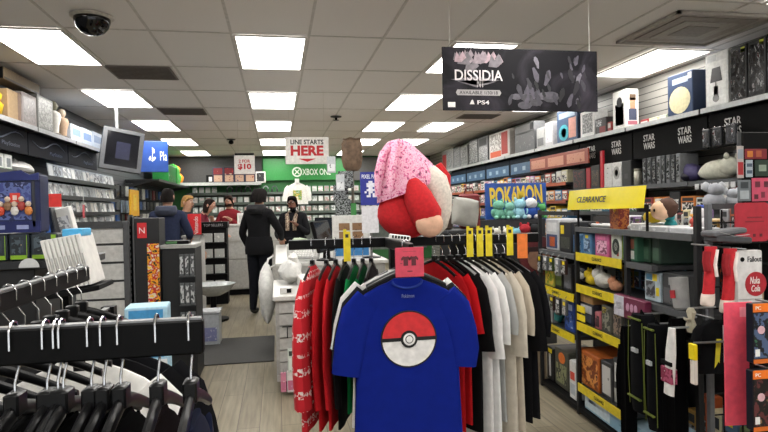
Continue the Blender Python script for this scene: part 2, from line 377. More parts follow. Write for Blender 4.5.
# the big black banner
a = PY(442, 48, 4.0); b = PY(598, 112, 4.0)
cx, w, z0, h = (a.x+b.x)/2, b.x-a.x, PY(446, 112, 4).z, .46
z0 = PY(520, 111, 4).z; h = PY(520, 49, 4).z-z0
def banner_mat():
    mt = bpy.data.materials.new('banner_print'); mt.use_nodes = True; nt = mt.node_tree; b = nt.nodes['Principled BSDF']; N = nt.nodes.new; L = nt.links.new
    tc = N('ShaderNodeTexCoord'); n = N('ShaderNodeTexNoise'); n.inputs['Scale'].default_value = 3.2; n.inputs['Detail'].default_value = 6; n.inputs['Distortion'].default_value = 1.2; L(tc.outputs['Object'], n.inputs['Vector'])
    rp = N('ShaderNodeValToRGB'); rp.color_ramp.elements[0].position = .45; rp.color_ramp.elements[0].color = lin('#131216'); rp.color_ramp.elements[1].position = .75; rp.color_ramp.elements[1].color = lin('#3a363e'); L(n.outputs['Fac'], rp.inputs['Fac'])
    L(rp.outputs[0], b.inputs['Base Color']); b.inputs['Roughness'].default_value = .6; b.inputs['Specular IOR Level'].default_value = .15; return mt
t = thing('hanging_banner', 'wide black game banner hanging from the ceiling with silver title', 'banner', (cx, 4.0, z0))
MB().box(-w/2, w/2, 0, .012, 0, h, banner_mat(), bev=.002).build('panel', t)
SIL = mat('#b9b4b4', .4); SMK = mat('#6b676c', .5, vary=.35, scale=25)
mb = MB()                                                        # plain smoky splash behind the title
rg = random.Random(3)
for i in range(12):
    x = -w*.5+w*(.09+.30*rg.random()); z = h*(.68+.18*rg.random()); q = .025+.03*rg.random()
    mb.prism([(x-q, z-q*.5), (x+q*.2, z-q*.6), (x+q*1.1, z+q*.2), (x+q*.5, z+q*1.3), (x-q*.1, z+q*.4), (x-q*.6, z+q*1.2)], -.0012-.0001*i, .001, mat(('#8f8087', '#a98f96', '#6d666c')[i % 3], .5, vary=.3))
for x0, x1, zz in ((.05, .36, .47), (.09, .33, .44)):
    mb.prism([(-w/2+w*x0, h*(zz+.02)), (-w/2+w*(x0+x1)/2, h*(zz-.07)), (-w/2+w*x1, h*(zz+.02)), (-w/2+w*(x0+x1)/2, h*(zz+.07))], -.0013, .001, SMK)
mb.build('splash_print', t)
mb = MB()                                                        # plain armoured-looking dark shapes and pale mist on the right half
for i in range(34):
    x = -w/2+w*(.42+.5*rg.random()); z = h*(.1+.75*rg.random()); q = .015+.035*rg.random(); s = rg.choice((1, -1))
    mb.prism([(x+q*.45*math.cos(a*.7)*(1+.3*math.sin(a*2.1+i))+s*q*.35*math.sin(a*.7), z+q*1.25*math.sin(a*.7)) for a in range(9)], -.0012-.00005*i, .001, mat(rg.choice(('#0e0d10', '#2b2930', '#4a4650', '#37343c', '#1c1a20', '#66626b')), .5, vary=.3))
for i in range(9):
    x = -w/2+w*(.46+.25*rg.random()); z = h*(.08+.2*rg.random()); q = .04+.03*rg.random()
    mb.prism([(x+q*math.cos(a*.6), z+q*.5*math.sin(a*.6)) for a in range(10)], -.0011-.00004*i, .001, mat(('#46434a', '#56535a', '#3c393f')[i % 3], .5, vary=.3))
mb.build('picture_print', t)
text('DISSIDIA', w*.3, h*.17, mat('#d8d2d2'), TR(-w*.275, -.003, h*.56), t, fat=.01)
text('NT', w*.045, h*.12, SIL, TR(-w*.265, -.003, h*.43), t)
MB().prism([(-w*.42, h*.285), (-w*.41, h*.24), (-w*.145, h*.24), (-w*.135, h*.285), (-w*.145, h*.33), (-w*.41, h*.33)], -.0015, .001, mat('#a09c9c')).build('date_plate', t)
text('AVAILABLE 1/30/18', w*.24, h*.055, mat('#2a282b'), TR(-w*.278, -.002, h*.285), t, fat=.01)
text('PS4', w*.075, h*.065, mat('#d6d2d2'), TR(-w*.25, -.002, h*.13), t, fat=.02)
MB().prism([(-w*.335, h*.1), (-w*.305, h*.1), (-w*.315, h*.17), (-w*.322, h*.17)], -.0015, .001, mat('#d6d2d2')).build('logo_mark', t)
MB().box(-w*.47, -w*.425, -.0015, .001, h*.05, h*.13, WHITE).build('rating_mark', t)
cords(t, (-w*.45, w*.45), CZ-z0-.006, h, .006)
# ------------------------------------------------------------------ LEFT WALL
def wall_shelf(x0, x1, y0, y1, z, label, cat='shelf', lip='#8d9092', th=.03, body='#3b3c3e', group=None, front=1):
    """a shelf on the wall: board, front lip strip, two brackets. front=+1: front edge looks to +X"""
    t = thing('wall_shelf', label, cat, (0, 0, 0), 0, group)
    MB().box(x0, x1, y0, y1, z-th, z, mat(body, .5, .2), bev=.003).build('board', t)
    xf = x1 if front > 0 else x0
    MB().box(xf-.004, xf+.004, y0+.004, y1-.004, z-th-.012, z+.006, mat(lip, .4, .3)).build('price_strip', t)
    for y in (y0+.03, y1-.03):
        xw = x0 if front > 0 else x1
        MB().prism([(xw, z-th), (xw+(xf-xw)*.9, z-th), (xw, z-th-.14)], y-.006, y+.006, DKGREY).build('bracket', t)
    return t
LSX, LWX = -2.52, -2.94
ZT = 2.43
names = ['', '', 'nearest', 'middle', 'farthest']
for k in (2, 3, 4):
    wall_shelf(LWX, LSX, 3.2+1.22*k, 3.2+1.22*k+1.205, ZT, '%s grey shelf length high on the left wall, above the game cases' % names[k], lip='#a4a6a8')
# navy header boards under the top shelf
for k in (2, 3, 4):
    y0 = 3.2+1.22*k
    t = thing('header_board', '%s navy header board with pale swoosh under the left top shelf' % names[k], 'header board', (-2.62, y0+.6, 2.135), EAST)
    MB().box(-.6, .6, 0, .02, 0, .255, mat('#0a0c16', .65, vary=.3, scale=4, spec=.15), bev=.003).build('panel', t)
    w = MB(); pts = [(-.5+.1*i, .16+.05*math.sin(i*.7+k)) for i in range(11)]
    w.tube([(x, -.003, z) for x, z in pts], [.001+.007*math.sin(PI*i/10) for i in range(11)], mat('#4a5268', .4), n=5); w.build('swoosh', t)
    text('PlayStation', .4, .05, mat('#2e3654', .3), TR(.2, -.001, .07), t)
    MB().box(-.6, .6, .02, .3, .2, .22, BLK2).build('mount_arm', t)
# things on the left top shelf
def on_left(u0, u1, vt, name, cat, label, body, pats=(), d=.2, zb=ZT, group=None, side=None, inset=.03):
    a = PX(u0, 0, LSX-inset); b = PX(u1, 0, LSX-inset); yc = (a.y+b.y)/2; w = abs(b.y-a.y)
    h = PX((u0+u1)/2, vt, LSX-inset).z-zb
    return pkg(name, cat, label, (LSX-inset, yc, zb+.001), EAST, w, d, max(.03, h), body, pats, group, side)
CARD = mat('#a58a66', .7)
on_left(5, 18, 90, 'storage_box', 'box', 'tan cardboard box with brown edge on the left top shelf', CARD, [(.75, 0, 1, 1, mat('#6d4a2c'))])
on_left(19, 33.5, 93, 'boxed_figure', 'box', 'pinkish grey picture box beside the tan box on the left top shelf', mat('#8c817e'), [(.1, .1, .9, .9, art(['#9d9490', '#857a78', '#6f6766', '#ada59f'], 9))])
on_left(34.2, 50, 96, 'boxed_figure', 'box', 'grey stone patterned box in front of the white figure on the left top shelf', mat('#6b6b68'), [(.06, .06, .94, .94, art(['#85857f', '#6a6a66', '#9b9b94', '#54544f'], 16))])
on_left(67.5, 78, 124, 'retail_box', 'box', 'white and blue box, first of three at the far end of the left top shelf', mat('#c9d4e2'), [(.1, .35, .9, .8, mat('#7f9ac6'))])
on_left(78.6, 88.5, 128, 'retail_box', 'box', 'white and blue box, middle of three at the far end of the left top shelf', mat('#bfcbdc'), [(.1, .3, .9, .75, mat('#6f8cbc'))])
on_left(89, 99, 131.5, 'retail_box', 'box', 'white and blue box, last of three at the far end of the left top shelf', mat('#b9c6d8'), [(.1, .35, .9, .8, mat('#8098bf'))])
# long dark box lying on the boxes
p = PX(5, 0, LSX-.03); q = PX(40, 0, LSX-.03); zz = max(PX(26, 93, LSX-.03).z, PX(42, 96, LSX-.03).z, PX(11, 90, LSX-.03).z)+.004
pkg('prop_case', 'box', 'long dark case with tan top lying across the boxes on the left top shelf', (LSX-.06, (p.y+q.y)/2, zz), EAST, q.y-p.y, .16, .12, mat('#6b5b42', .6), [(.0, .0, 1, .18, mat('#2a2522'))], side=BLACK)
# yellow plush lump at the frame edge
p = PX(3, 104, LSX-.1); t = thing('plush_toy', 'yellow plush toy at the near end of the left top shelf', 'plush toy', (LSX-.12, p.y-.2, ZT))
MB().ball((0, 0, .09), (.1, .1, .09), mat('#e2b51b', .8), bump=.15).build('body', t, smooth=True); MB().ball((.02, .03, .2), (.06, .06, .055), mat('#eac22a', .8), bump=.1).build('head', t, smooth=True)
# two figurines
for u, v, c1, c2, lab in ((53.5, 101, '#e9e6df', '#8c8a74', 'white robed figurine on the left top shelf beside the stone box'), (61.5, 109, '#b69a80', '#cdbba6', 'tan bust figurine on the left top shelf next to the blue boxes')):
    p = PX(u, 120, LSX-.1); h = PX(u, v, LSX-.1).z-ZT; t = thing('figurine', lab, 'figurine', (LSX-.1, p.y, ZT))
    MB().lathe([(.075, 0), (.08, .01), (.08, .03), (.06, .04)], mat('#77706a')).build('base', t, smooth=True)
    MB().lathe([(.055, .04), (.06, h*.3), (.085, h*.55), (.07, h*.66), (.03, h*.72)], mat(c1, .6), 14).build('body', t, smooth=True)
    MB().ball((0, 0, h*.85), (.05, .05, h*.15), mat(c2, .6), 12).build('head', t, smooth=True)
p = PX(46, 98, LSX-.26); t = tag(MB().lathe([(.06, 0), (.09, .2), (.1, .38), (.07, .44), (.02, .45)], mat('#b5b3ab', .4), 14).build('display_vase', loc=(LSX-.33, p.y+.05, ZT), smooth=True), 'pale grey pointed ornament behind the stone patterned box', 'ornament')
# game cases on ledges
CASE = pick(['#d8d8d6', '#b9bbbd', '#8e9093', '#5b5d61', '#e6e6e4', '#9aa0a8', '#3f4247', '#c7c2ba'])
def case_mesh(pal, spine):
    mb = MB(); mb.box(-.065, .065, 0, .014, 0, .17, mat(spine, .25), bev=.003); mb.box(-.06, .061, -.0015, .001, .006, .15, pal); mb.box(-.06, .061, -.0015, .001, .152, .166, mat('#9aa4ad', .3)); return mb
gc0 = None
def case_row(spec, loc_fn, n, rz, label, group, pal=CASE, spine='#c9cccf', skip=()):
    src = None
    for i in range(n):
        if i in skip: continue
        if src is None:
            src = tag(case_mesh(pal, spine).build('game_case'), label, 'game case', group); src.rotation_euler = (R(-9), 0, rz); src.location = loc_fn(i); continue
        o = src.copy(); COL.objects.link(o); o.location = loc_fn(i)
LROW = [1.93, 1.71, 1.5, 1.29]
rown = ['top', 'second', 'third', 'bottom']
for r, z in enumerate(LROW):
    t = thing('ledge_shelf', '%s black ledge holding game cases along the left wall' % rown[r], 'shelf', (0, 0, 0))
    MB().box(-2.94, -2.6, 4.75, 10.35, z-.025, z, BLK2).build('board', t)
    MB().box(-2.6, -2.592, 4.75, 10.35, z-.035, z+.018, mat('#2b2c2f', .4)).build('front_lip', t)
    case_row(None, lambda i, z=z, r=r: (-2.63, 4.9+.155*i+.0, z+.002), 35, EAST, 'grey and white game case facing out on the %s left wall ledge' % rown[r], 'game cases on the %s left wall ledge' % rown[r], skip=set(range(8 if r else 17)))
    if r in (0, 1):
        pass
# lower left wall cabinet below the ledges
t = thing('wall_cabinet', 'long dark wall cabinet under the left game case ledges', 'cabinet', (0, 0, 0))
MB().box(-2.94, -2.5, 4.6, 9.4, .0, 1.1, mat('#26272a', .5)).build('body', t)
MB().box(-2.94, -2.46, 4.58, 9.42, 1.1, 1.13, mat('#3a3b3e', .4)).build('top', t)
# white and green console boxes, white bag at upper left under the header
zc = 1.931
for k, (u0, u1, lab) in enumerate(((-6, 3.5, 'white and green console box at the left picture edge'), (4.5, 12, 'white and green console box second from the left picture edge'))):
    a = PX(u0, 150, -2.66); b = PX(u1, 150, -2.66); w = b.y-a.y
    pkg('console_box', 'box', lab, (-2.66, (a.y+b.y)/2, zc), EAST, w-.01, .2, .175, mat('#dcdedb', .4), [(.2, .25, .8, .8, art(['#3c4246', '#757c80', '#c5cac7'], 20)), (0, 0, 1, .16, mat('#4e9a3c'))])
a = PX(13, 160, -2.66); b = PX(41, 160, -2.66)
t = thing('shopping_bag', 'crumpled white plastic bag on the top left wall ledge'+' beside the console boxes', 'bag', (-2.75, (a.y+b.y)/2-.02, zc))
MB().ball((0, 0, .07), (.09, (b.y-a.y)/2*.95, .07), mat('#dcdcda', .4), 16, bump=.12, seed=4).build('body', t, smooth=True)
MB().ball((0, -.1, .12), (.04, .06, .04), mat('#cfcfcd', .4), 10, bump=.3, seed=5).build('knot', t, smooth=True)
# red shelf tag + small pink red tag
p = PY(52, 201, 4.2); t = thing('shelf_talker', 'red rectangular shelf sign sticking out beside the blue boxed set', 'sign', (PY(50, 205, 3.6).x, 3.6, PY(50, 207, 3.6).z))
MB().box(-.055, .06, 0, .004, 0, .075, mat('#d5322c', .5)).build('card', t); MB().box(-.055, -.03, .004, .014, .02, .05, DKGREY).build('clip', t)
p = PX(83, 210, -2.585); t = thing('hanging_tag', 'pink red tag hanging in front of the third left wall ledge', 'tag', (-2.575, p.y, p.z-.11), EAST)
MB().box(-.04, .04, 0, .003, 0, .18, mat('#c9525b', .5)).build('card', t); MB().box(-.012, .012, -.0002, .003, .18, .42, mat('#b7b8b8')).build('strip', t)
# television on a ceiling pole
p = PX(119, 150, -2.1); t = thing('television', 'small silver framed television on a ceiling pole at left', 'television', (-2.1, p.y, 2.07), R(24))
Mt = TR(0, 0, 0, rx=R(-8), ry=R(9))
tw, th = .53, .58
fr = MB(); fs = mat('#5a5c5f', .45, .2)
for (a, b, c, d) in ((-tw/2, -tw/2+.055, 0, th), (tw/2-.055, tw/2, 0, th), (-tw/2+.055, tw/2-.055, 0, .055), (-tw/2+.055, tw/2-.055, th-.05, th)): fr.box(a, b, -.03, .05, c, d, fs, Mt)
fr.build('bezel', t)
MB().box(-tw/2+.055, tw/2-.055, -.015, .04, .055, th-.05, mat('#15161b', .12), Mt).build('screen', t)
MB().box(-.08, .1, -.017, -.0145, .16, .4, mat('#2c2e40', .2), Mt).build('screen_picture', t)
MB().box(-tw/2+.05, tw/2-.05, .05, .2, .05, th-.06, mat('#232427', .5), Mt, bev=.03).build('rear_housing', t)
MB().cyl((0, .12, th-.05), (0, .12, CZ-2.07-.006), .022, mat('#a9aaab', .4, .3)).build('ceiling_pole', t)
# blue panel with white logo further along the left wall
p = PY(153, 172, 11.0); L = PY(168, 157, 11.0).x-PY(137, 157, 11.0).x; y0 = 11.0; zb = p.z; zh = PY(153, 141, 11.0).z-zb
t = thing('wall_sign', 'bright blue projecting sign with white gaming logo behind the television', 'sign', (p.x, 11.0, zb), R(14))
MB().box(-L/2, L/2, 0, .05, 0, zh, mat('#1f4a9c', .35, vary=.35, scale=2.2), bev=.006).build('panel', t)
MB().box(XL-p.x+.12, 0, .05, .08, zh*.45, zh*.55, DKGREY).build('wall_mount', t)
lw = mat('#eef2f8', .4)
lg = MB(); lg.prism([(-L*.2, zh*.4), (-L*.17, zh*.36), (-L*.17, zh*.8), (-L*.1, zh*.74), (-L*.09, zh*.62), (-L*.13, zh*.6), (-L*.155, zh*.73), (-L*.155, zh*.32), (-L*.2, zh*.36)], -.003, .001, lw)
lg.prism([(-L*.29, zh*.42), (-L*.24, zh*.52), (-L*.21, zh*.5), (-L*.2, zh*.42), (-L*.25, zh*.36)], -.003, .001, lw); lg.prism([(-L*.155, zh*.44), (-L*.1, zh*.5), (-L*.05, zh*.46), (-L*.1, zh*.38), (-L*.155, zh*.36)], -.003, .001, lw)
lo_ = lg.build('logo', t); lo_.location = (L*.16, 0, 0)
text('Pla', L*.22, zh*.3, lw, TR(L*.35, -.002, zh*.52), t)
for i in range(4): hh_ = tag(MB().ball((0, 0, .0), (.06, .07, .06), mat('#e9eaec', .3), 10).build('hanging_headset', loc=(-2.62, y0-.5+.06*(i % 2), zb+.04+.15*i)), 'white round item %s beside the blue wall sign' % ('at the bottom, hanging', 'second from bottom, hanging', 'third from bottom, hanging', 'topmost, hanging')[i], 'headset', 'white round items beside the blue sign'); MB().cyl((-.06, 0, .03), (-.338, 0, .03), .006, STEEL, n=6).build('peg_hook', hh_)
# pegboard stretch of the left wall with hanging packs (Y 9.4 to 15)
PB = MB(); PB.box(-2.94, -2.9, 10.4, 16.0, .0, 2.02, mat('#23262b', .6)); tag(PB.build('pegboard'), 'dark pegboard on the far left wall hung with accessory packs', 'pegboard')
rg = random.Random(11)
packs = [('#9fb0c4', '#4a78b5', 'white and blue'), ('#2d5088', '#d6dde6', 'blue'), ('#b9b9b6', '#6b6f74', 'white'), ('#2a2c30', '#8d9299', 'charcoal'), ('#1d1f23', '#5d6168', 'black'), ('#6a2a2e', '#e5d6c8', 'dark red'), ('#6b6f74', '#dedede', 'grey'), ('#33363b', '#a98f4a', 'slate')]
NPK = {}
for r, z in enumerate((2.0, 1.73, 1.47, 1.21)):
    for k in range(15):
        y = 10.75+.35*k+.04*(r % 2); b, c, nm = packs[rg.randrange(len(packs))]
        NPK[(r, nm)] = NPK.get((r, nm), 0)+1; q = NPK[(r, nm)]
        w = rg.uniform(.17, .28); h = rg.uniform(.17, .235)
        t = thing('hanging_pack', '%s %s pack from the front, %s peg row on far left wall' % (('first', 'second', 'third', 'fourth', 'fifth', 'sixth', 'seventh', 'eighth', 'ninth', 'tenth')[q-1], nm, ('top', 'second', 'third', 'fourth')[r]), 'hanging pack', (-2.8, y, z-h), EAST, 'accessory packs on the far left pegs')
        mb = MB(); mb.box(-w/2, w/2, 0, .03, 0, h, mat(b, .35), bev=.004); mb.box(-w*.4, w*.4, -.0015, .002, h*.12, h*.6, art([c, b, '#222428'], 16)); mb.build('card', t)
        MB().cyl((0, -.03, h+.005), (0, .1, h+.005), .004, CHROME, n=6).build('peg_hook', t)
p = PX(135, 203, -2.6)
t = thing('hanging_poster', 'bright yellow and orange hanging pack on the left pegs near the people', 'hanging pack', (-2.6, p.y, PX(135, 216, -2.6).z), EAST)
MB().box(-.33, .33, 0, .03, 0, PX(135, 190, -2.6).z-PX(135, 216, -2.6).z, mat('#e0a820', .4), bev=.004).build('card', t); MB().box(-.12, .12, -.002, .002, .1, .4, art(['#7b4a1d', '#e9c64a', '#c6571d'], 9)).build('picture', t)
MB().cyl((0, .03, .6), (0, .3, .6), .006, CHROME).build('peg_hook', t)
# green and orange boxes on a high shelf at far left corner
wall_shelf(-2.94, -2.3, 12.2, 16.3, 2.16, 'high shelf in the far left corner holding green and orange boxes', lip='#3d3f40')
for u0, u1, vt, c, c2, lab in ((166, 176.5, 162, '#23803a', '#d9e6d2', 'bright green box at left end of the far corner shelf'), (177, 181.5, 163, '#3f9a43', '#e2e8da', 'pale green box in the middle of the far corner shelf')):
    yc_, wd_ = (14.35, 1.0) if u0 < 170 else (15.2, .4)
    pkg('retail_box', 'box', lab, (-2.4, yc_, 2.162), EAST, wd_, .35, .42, mat(c, .4), [(.1, .1, .9, .45, art([c2, c, '#1f6b2c', '#d98a2a'], 6))])
for u, v, c, n, lab in ((186, 163, '#3fae43', .13, 'round green plush on top of the far corner shelf'), (188, 171, '#e08a1e', .17, 'orange plush at the right of the far corner shelf')):
    p = PX(u, v, -2.45)
    t = thing('plush_toy', lab, 'plush toy', (-2.6, 15.62 if n < .15 else 15.98, 2.163)); MB().ball((0, 0, .2), (.2, .15, .2), mat(c, .8), bump=.1).build('body', t, smooth=True); MB().ball((0, .0, .44), (.13, .16, .13), mat(c, .8), bump=.1).build('head', t, smooth=True)
# ------------------------------------------------------------------ BACK WALL
YW = YB-.02
a = PY(263, 158, YW); b = PY(346, 181, YW)
t = thing('header_sign', 'long green header sign with white console lettering on the back wall', 'sign', (0, YB-.1, 0))
hz0, hz1 = 2.32, 2.93; HX = PY(297, 170, YB-.1).x; HT = PY(316.5, 170, YB-.1).x
MB().box(-.35, 2.05, 0, .06, hz0, hz1, mat('#2c8a3f', .4), bev=.004).build('panel', t)
MB().disc(HX, 2.55, .14, -.004, .001, mat('#e3efe2'), 20).build('logo_disc', t); MB().disc(HX, 2.55, .1, -.006, -.003, mat('#2c8a3f'), 20).build('logo_ring', t)
lx = MB()
for s in (1, -1): lx.box(-.09, .09, -.008, -.005, -.015, .015, mat('#e3efe2'), TR(HX, 0, 2.55, ry=R(45*s)))
lx.build('logo_cross', t)
text('XBOX ONE', .8, .18, mat('#e3efe2'), TR(HT, -.001, 2.55), t, fat=.02)
# dark bulkhead right of it
t = tag(MB().box(2.1, 4.4, YB-.1, YB-.03, 2.3, 2.95, mat('#5e5d5b', .6)).build('bulkhead_panel'), 'plain grey bulkhead panel on the back wall right of the green header', 'panel')
# left high shelf with red and blue boxes
wall_shelf(0, 0.01, 0, 0.01, -9, '', '') if False else None
t = thing('wall_shelf', 'long pale edged shelf high on the back wall with red boxes', 'shelf')
MB().box(XL+.02, -.4, YB-.6, YB-.035, 2.2, 2.24, mat('#4b4c4d')).build('board', t); MB().box(XL+.02, -.4, YB-.61, YB-.6, 2.18, 2.26, mat('#c5c7c4', .4)).build('price_strip', t)
for k, u in enumerate((218, 229, 239.5, 250, 260.5)):
    p = PY(u, 175, YB-.55); c = '#a3262b'; x = p.x
    if k == 4: pkg('retail_box', 'box', 'white and black square box at the right end of the back wall high shelf', (x, YB-.55, 2.241), 0, .26, .2, .3, WHITE, [(.1, .1, .9, .9, art(['#d8d8d6', '#2b2b2d', '#8b8b8b'], 9))]); continue
    lab = ('leftmost red and blue box on the back wall high shelf', 'second red and blue box on the back wall high shelf', 'third red and blue box on the back wall high shelf, under the price sign', 'fourth red and blue box on the back wall high shelf')[k]
    pkg('retail_box', 'box', lab, (x, YB-.55, 2.241), 0, .28, .25, .42, mat('#312f46', .4), [(.08, .55, .92, .96, art(['#b3272c', '#7a2024', '#d9b7a6'], 7)), (.1, .08, .9, .5, art(['#39406e', '#c9a48a', '#8d2a2c'], 9))], 'red and blue boxes on the back shelf')
p = PY(211, 171, YB-.5); pkg('retail_box', 'box', 'small dark box with white spot at the left end of the back wall high shelf', (p.x-.02, YB-.5, 2.241), 0, .22, .2, .22, BLK2, [(.3, .2, .7, .8, WHITE)])
# back wall ledges + cases
GREEN = '#3a5a44'
struct('trim_3', MB().box(-2.4, 4.3, YB-.02, YB-.001, .3, 2.0, mat('#6b726d', .6, vary=.3, scale=6)))
BCASE = pick(['#d9dbd8', '#c2c9c0', '#9da8a2', '#e0deda', '#7d8882', '#c5bdb8', '#b08f8a', '#eaeae6'])
brow = ['top', 'second', 'third', 'fourth', 'fifth']
for r, z in enumerate((1.98, 1.71, 1.44, 1.17)):
    t = thing('ledge_shelf', '%s grey green ledge along the back wall holding game cases' % brow[r], 'shelf')
    MB().box(-2.3, 4.2, YB-.3, YB-.005, z-.03, z, mat('#3b4740')).build('board', t); MB().box(-2.3, 4.2, YB-.31, YB-.3, z-.05, z+.02, mat('#59645c', .4)).build('front_lip', t)
    sk = set()
    if r == 0: sk = set(range(4, 15))
    case_row(None, lambda i, z=z: (-2.15+.168*i, YB-.29, z+.002), 37, 0, 'pale game case facing out on the %s back wall ledge' % brow[r], 'game cases on the %s back wall ledge' % brow[r], pal=BCASE, spine='#8fb08d', skip=sk)
# headsets and white round things on the top back ledge
for i in range(6):
    x = -1.25+.24*i
    t = thing('gaming_headset', '%s dark headset standing on the top back wall ledge' % ('leftmost', 'second', 'third', 'fourth', 'fifth', 'rightmost')[i], 'headset', (x, YB-.2, 1.982), 0, 'headsets on the back ledge')
    MB().tube([(.07*math.cos(PI*k/8), 0, .09+.09*math.sin(PI*k/8)) for k in range(9)], .014, mat('#4d5156' if i % 2 else '#9da0a3', .4)).build('headband', t, smooth=True)
    for s in (-1, 1): MB().ball((s*.07, 0, .06), (.025, .045, .055), mat('#2e3134', .5), 10).build('ear_cup', t, smooth=True)
# white tee on a display stand
def tee_mesh(mt, half=.25, length=.72, sleeve='short', fold=.012, thick=.035, seed=0, stripes=None, flat=False, slt=None, sls=1.):
    """a hanging t-shirt in local xz: top of the neck at z=0, body loft + two sleeve lofts"""
    mb = MB(); rg = random.Random(seed); p1, p2 = rg.uniform(0, 6), rg.uniform(0, 6); n = 28
    def ring(z, hw, ht, f, dx=0):
        out = []
        for k in range(n):
            a = 2*PI*k/n; c, s = math.cos(a), math.sin(a)
            x = hw*(abs(c)**.7)*(1 if c >= 0 else -1); y = ht*(abs(s)**.55)*(1 if s >= 0 else -1)
            y += f*(math.sin(x*34+p1)+.6*math.sin(x*57+p2+z*5))*(1 if s > 0 else .9)*.5*(max(0, abs(c)-.62)*3.2 if flat else 1)
            out.append((x+dx, y, z))
        return out
    prof = [(0.0, .26, .55), (-.012, .32, .6), (-.035, .55, .75), (-.065, .78, .85), (-.095, .93, .92), (-.13, 1., .95)]
    rings = [ring(z, half*q, thick*w*.6, 0 if i < 5 else fold*.3) for i, (z, q, w) in enumerate(prof)]
    k = 7
    for i in range(1, k+1):
        t_ = i/k; rings.append(ring(-.13-(length-.13)*t_, half*(1+.05*t_+.02*math.sin(4*t_+p1)), thick*(.62+.2*t_), fold*(.3+.9*t_)))
    mb.loft(rings, mt)
    for s in (-1, 1):
        if sleeve == 'short': path = [((s*half*.72, 0, -.1), .075), ((s*half*.94, 0, -.17), .085), ((s*half*1.07, 0, -.17-.11*sls), .08), ((s*half*(1.12+.04*math.sin(p1)), 0, -.17-.2*sls), .076), ((s*half*(1.14+.06*math.sin(p1+s)), .006*s, -.17-(.27+.03*math.sin(p2+s))*sls), .07)]
        else: path = [((s*half*.72, 0, -.1), .075), ((s*half*.98, 0, -.17), .085), ((s*half*1.12, 0, -.3), .075), ((s*half*1.2, 0, -.5), .065), ((s*half*1.22, .01, -.72), .05)]
        sr = []
        for i, (p, w) in enumerate(path):
            p = Vector(p); d = (Vector(path[min(i+1, len(path)-1)][0])-Vector(path[max(i-1, 0)][0])).normalized(); e = Vector((0, 1, 0)).cross(d)
            m = 14; rr = []
            for k2 in range(m):
                a = 2*PI*k2/m; q = p+e*(w*math.cos(a))+Vector((0, (thick*.62 if slt is None else thick*.62+(slt-thick*.62)*min(1, i/2))*math.sin(a)*(1+.18*math.sin(3*a+p1)), 0)); rr.append(tuple(q))
            sr.append(rr)
        mb.loft(sr, mt)
    return mb
p = PY(297, 180, 13.6); t = thing('display_shirt', 'white printed shirt on a display stand behind the cashier', 'shirt', (p.x, 13.6, 2.12))
tee_mesh(mat('#e9e9e2', .7), .23, .5).build('body', t, smooth=True)
MB().box(-.1, .1, -.034, -.028, -.4, -.18, art(['#e9e9e2', '#c9b64a', '#6fa05a', '#e9e9e2'], 9)).build('print', t)
MB().cyl((0, 0, -.02), (0, 0, .09), .05, mat('#dcdcd8')).build('neck_form', t); MB().cyl((0, 0, -2.12), (0, 0, -.1), .02, CHROME).build('stand_pole', t); MB().lathe([(.2, -2.12), (.2, -2.1), (.03, -2.08)], CHROME).build('stand_base', t)
# back service counter (staff side)
t = thing('service_cabinet', 'light grey drawer cabinet behind the man in the black hoodie', 'cabinet', (-.88, 10.56, 0))
MB().box(0, 1.1, 0, .55, .1, 1.22, mat('#b4b3ae', .5), bev=.004).build('body', t); MB().box(-.02, 1.12, -.02, .57, 1.22, 1.25, mat('#c7c6c1', .4)).build('top', t); MB().box(.02, 1.08, .04, .5, 0, .1, BLK2).build('plinth', t)
for z0, z1, hd in ((.12, .62, True), (.64, .93, False), (.95, 1.2, False)):
    d = MB().box(.02, 1.08, -.015, -.001, z0, z1, mat('#bcbbb6', .5), bev=.004).build('drawer', t)
    if hd: MB().box(.42, .56, -.03, -.015, z1-.13, z1-.1, CHROME).build('handle', d)
pkg('retail_box', 'box', 'white carton on the grey cabinet in front of the man with glasses', (-.55, 10.66, 1.251), 0, .3, .25, .2, WHITE, [(.1, .1, .9, .8, mat('#c9c7c2'))])
# black card rack beside the cabinet
t = thing('card_rack', 'black rack with three rows of pale gift cards left of the grey cabinet', 'display rack', (-.98, 9.6, 0))
MB().box(-.22, .18, 0, .3, 0, 1.22, BLK2, bev=.006).build('body', t); MB().box(-.24, .2, -.03, .3, 1.22, 1.32, BLACK).build('header', t)
text('TOP SELLERS', .3, .04, mat('#8d8d8f'), TR(-.02, -.031, 1.27), t)
for r in range(4):
    for c in range(2):
        z = .25+.25*r; MB().box(-.19+.18*c, -.04+.18*c, -.03, -.012, z, z+.14, art(['#d0d0ca', '#a9aaa6', '#e4e4de'], 12)).build('gift_card', t)
    MB().box(-.22, .18, -.05, 0, .22+.25*r, .24+.25*r, BLACK).build('tray', t)
# white pillar counter end + red sign
p = PY(185, 240, 8.6); t = thing('counter_end', 'white counter end panel below the red vertical sign', 'counter', (-1.19, 8.6, 0))
MB().box(-.13, .11, 0, .5, 0, 1.12, mat('#bdbcb8', .5), bev=.005).build('body', t); MB().box(-.15, .13, -.02, .52, 1.12, 1.15, mat('#8e8e8b')).build('top', t)
t = thing('vertical_sign', 'red vertical sign with white lettering standing on the white counter end', 'sign', (-1.16, 8.62, 1.151))
q = PY(190, 214, 8.62).z-1.151
MB().box(-.09, .09, 0, .02, .0, q, mat('#d02329', .5), bev=.003).build('panel', t); MB().box(-.12, .12, -.03, .05, -.0005, .015, DKGREY).build('foot', t)
text('Nintendo', .26, .06, WHITE, TR(0.02, -.001, q*.45, ry=R(-90)), t)
# black rail post left of the red sign
tag(MB().box(-1.48, -1.38, 8.62, 8.7, 0, 1.5, DKGREY, bev=.01).build('fixture_post'), 'dark fixture post between the navy hoodie man and the red sign', 'post')
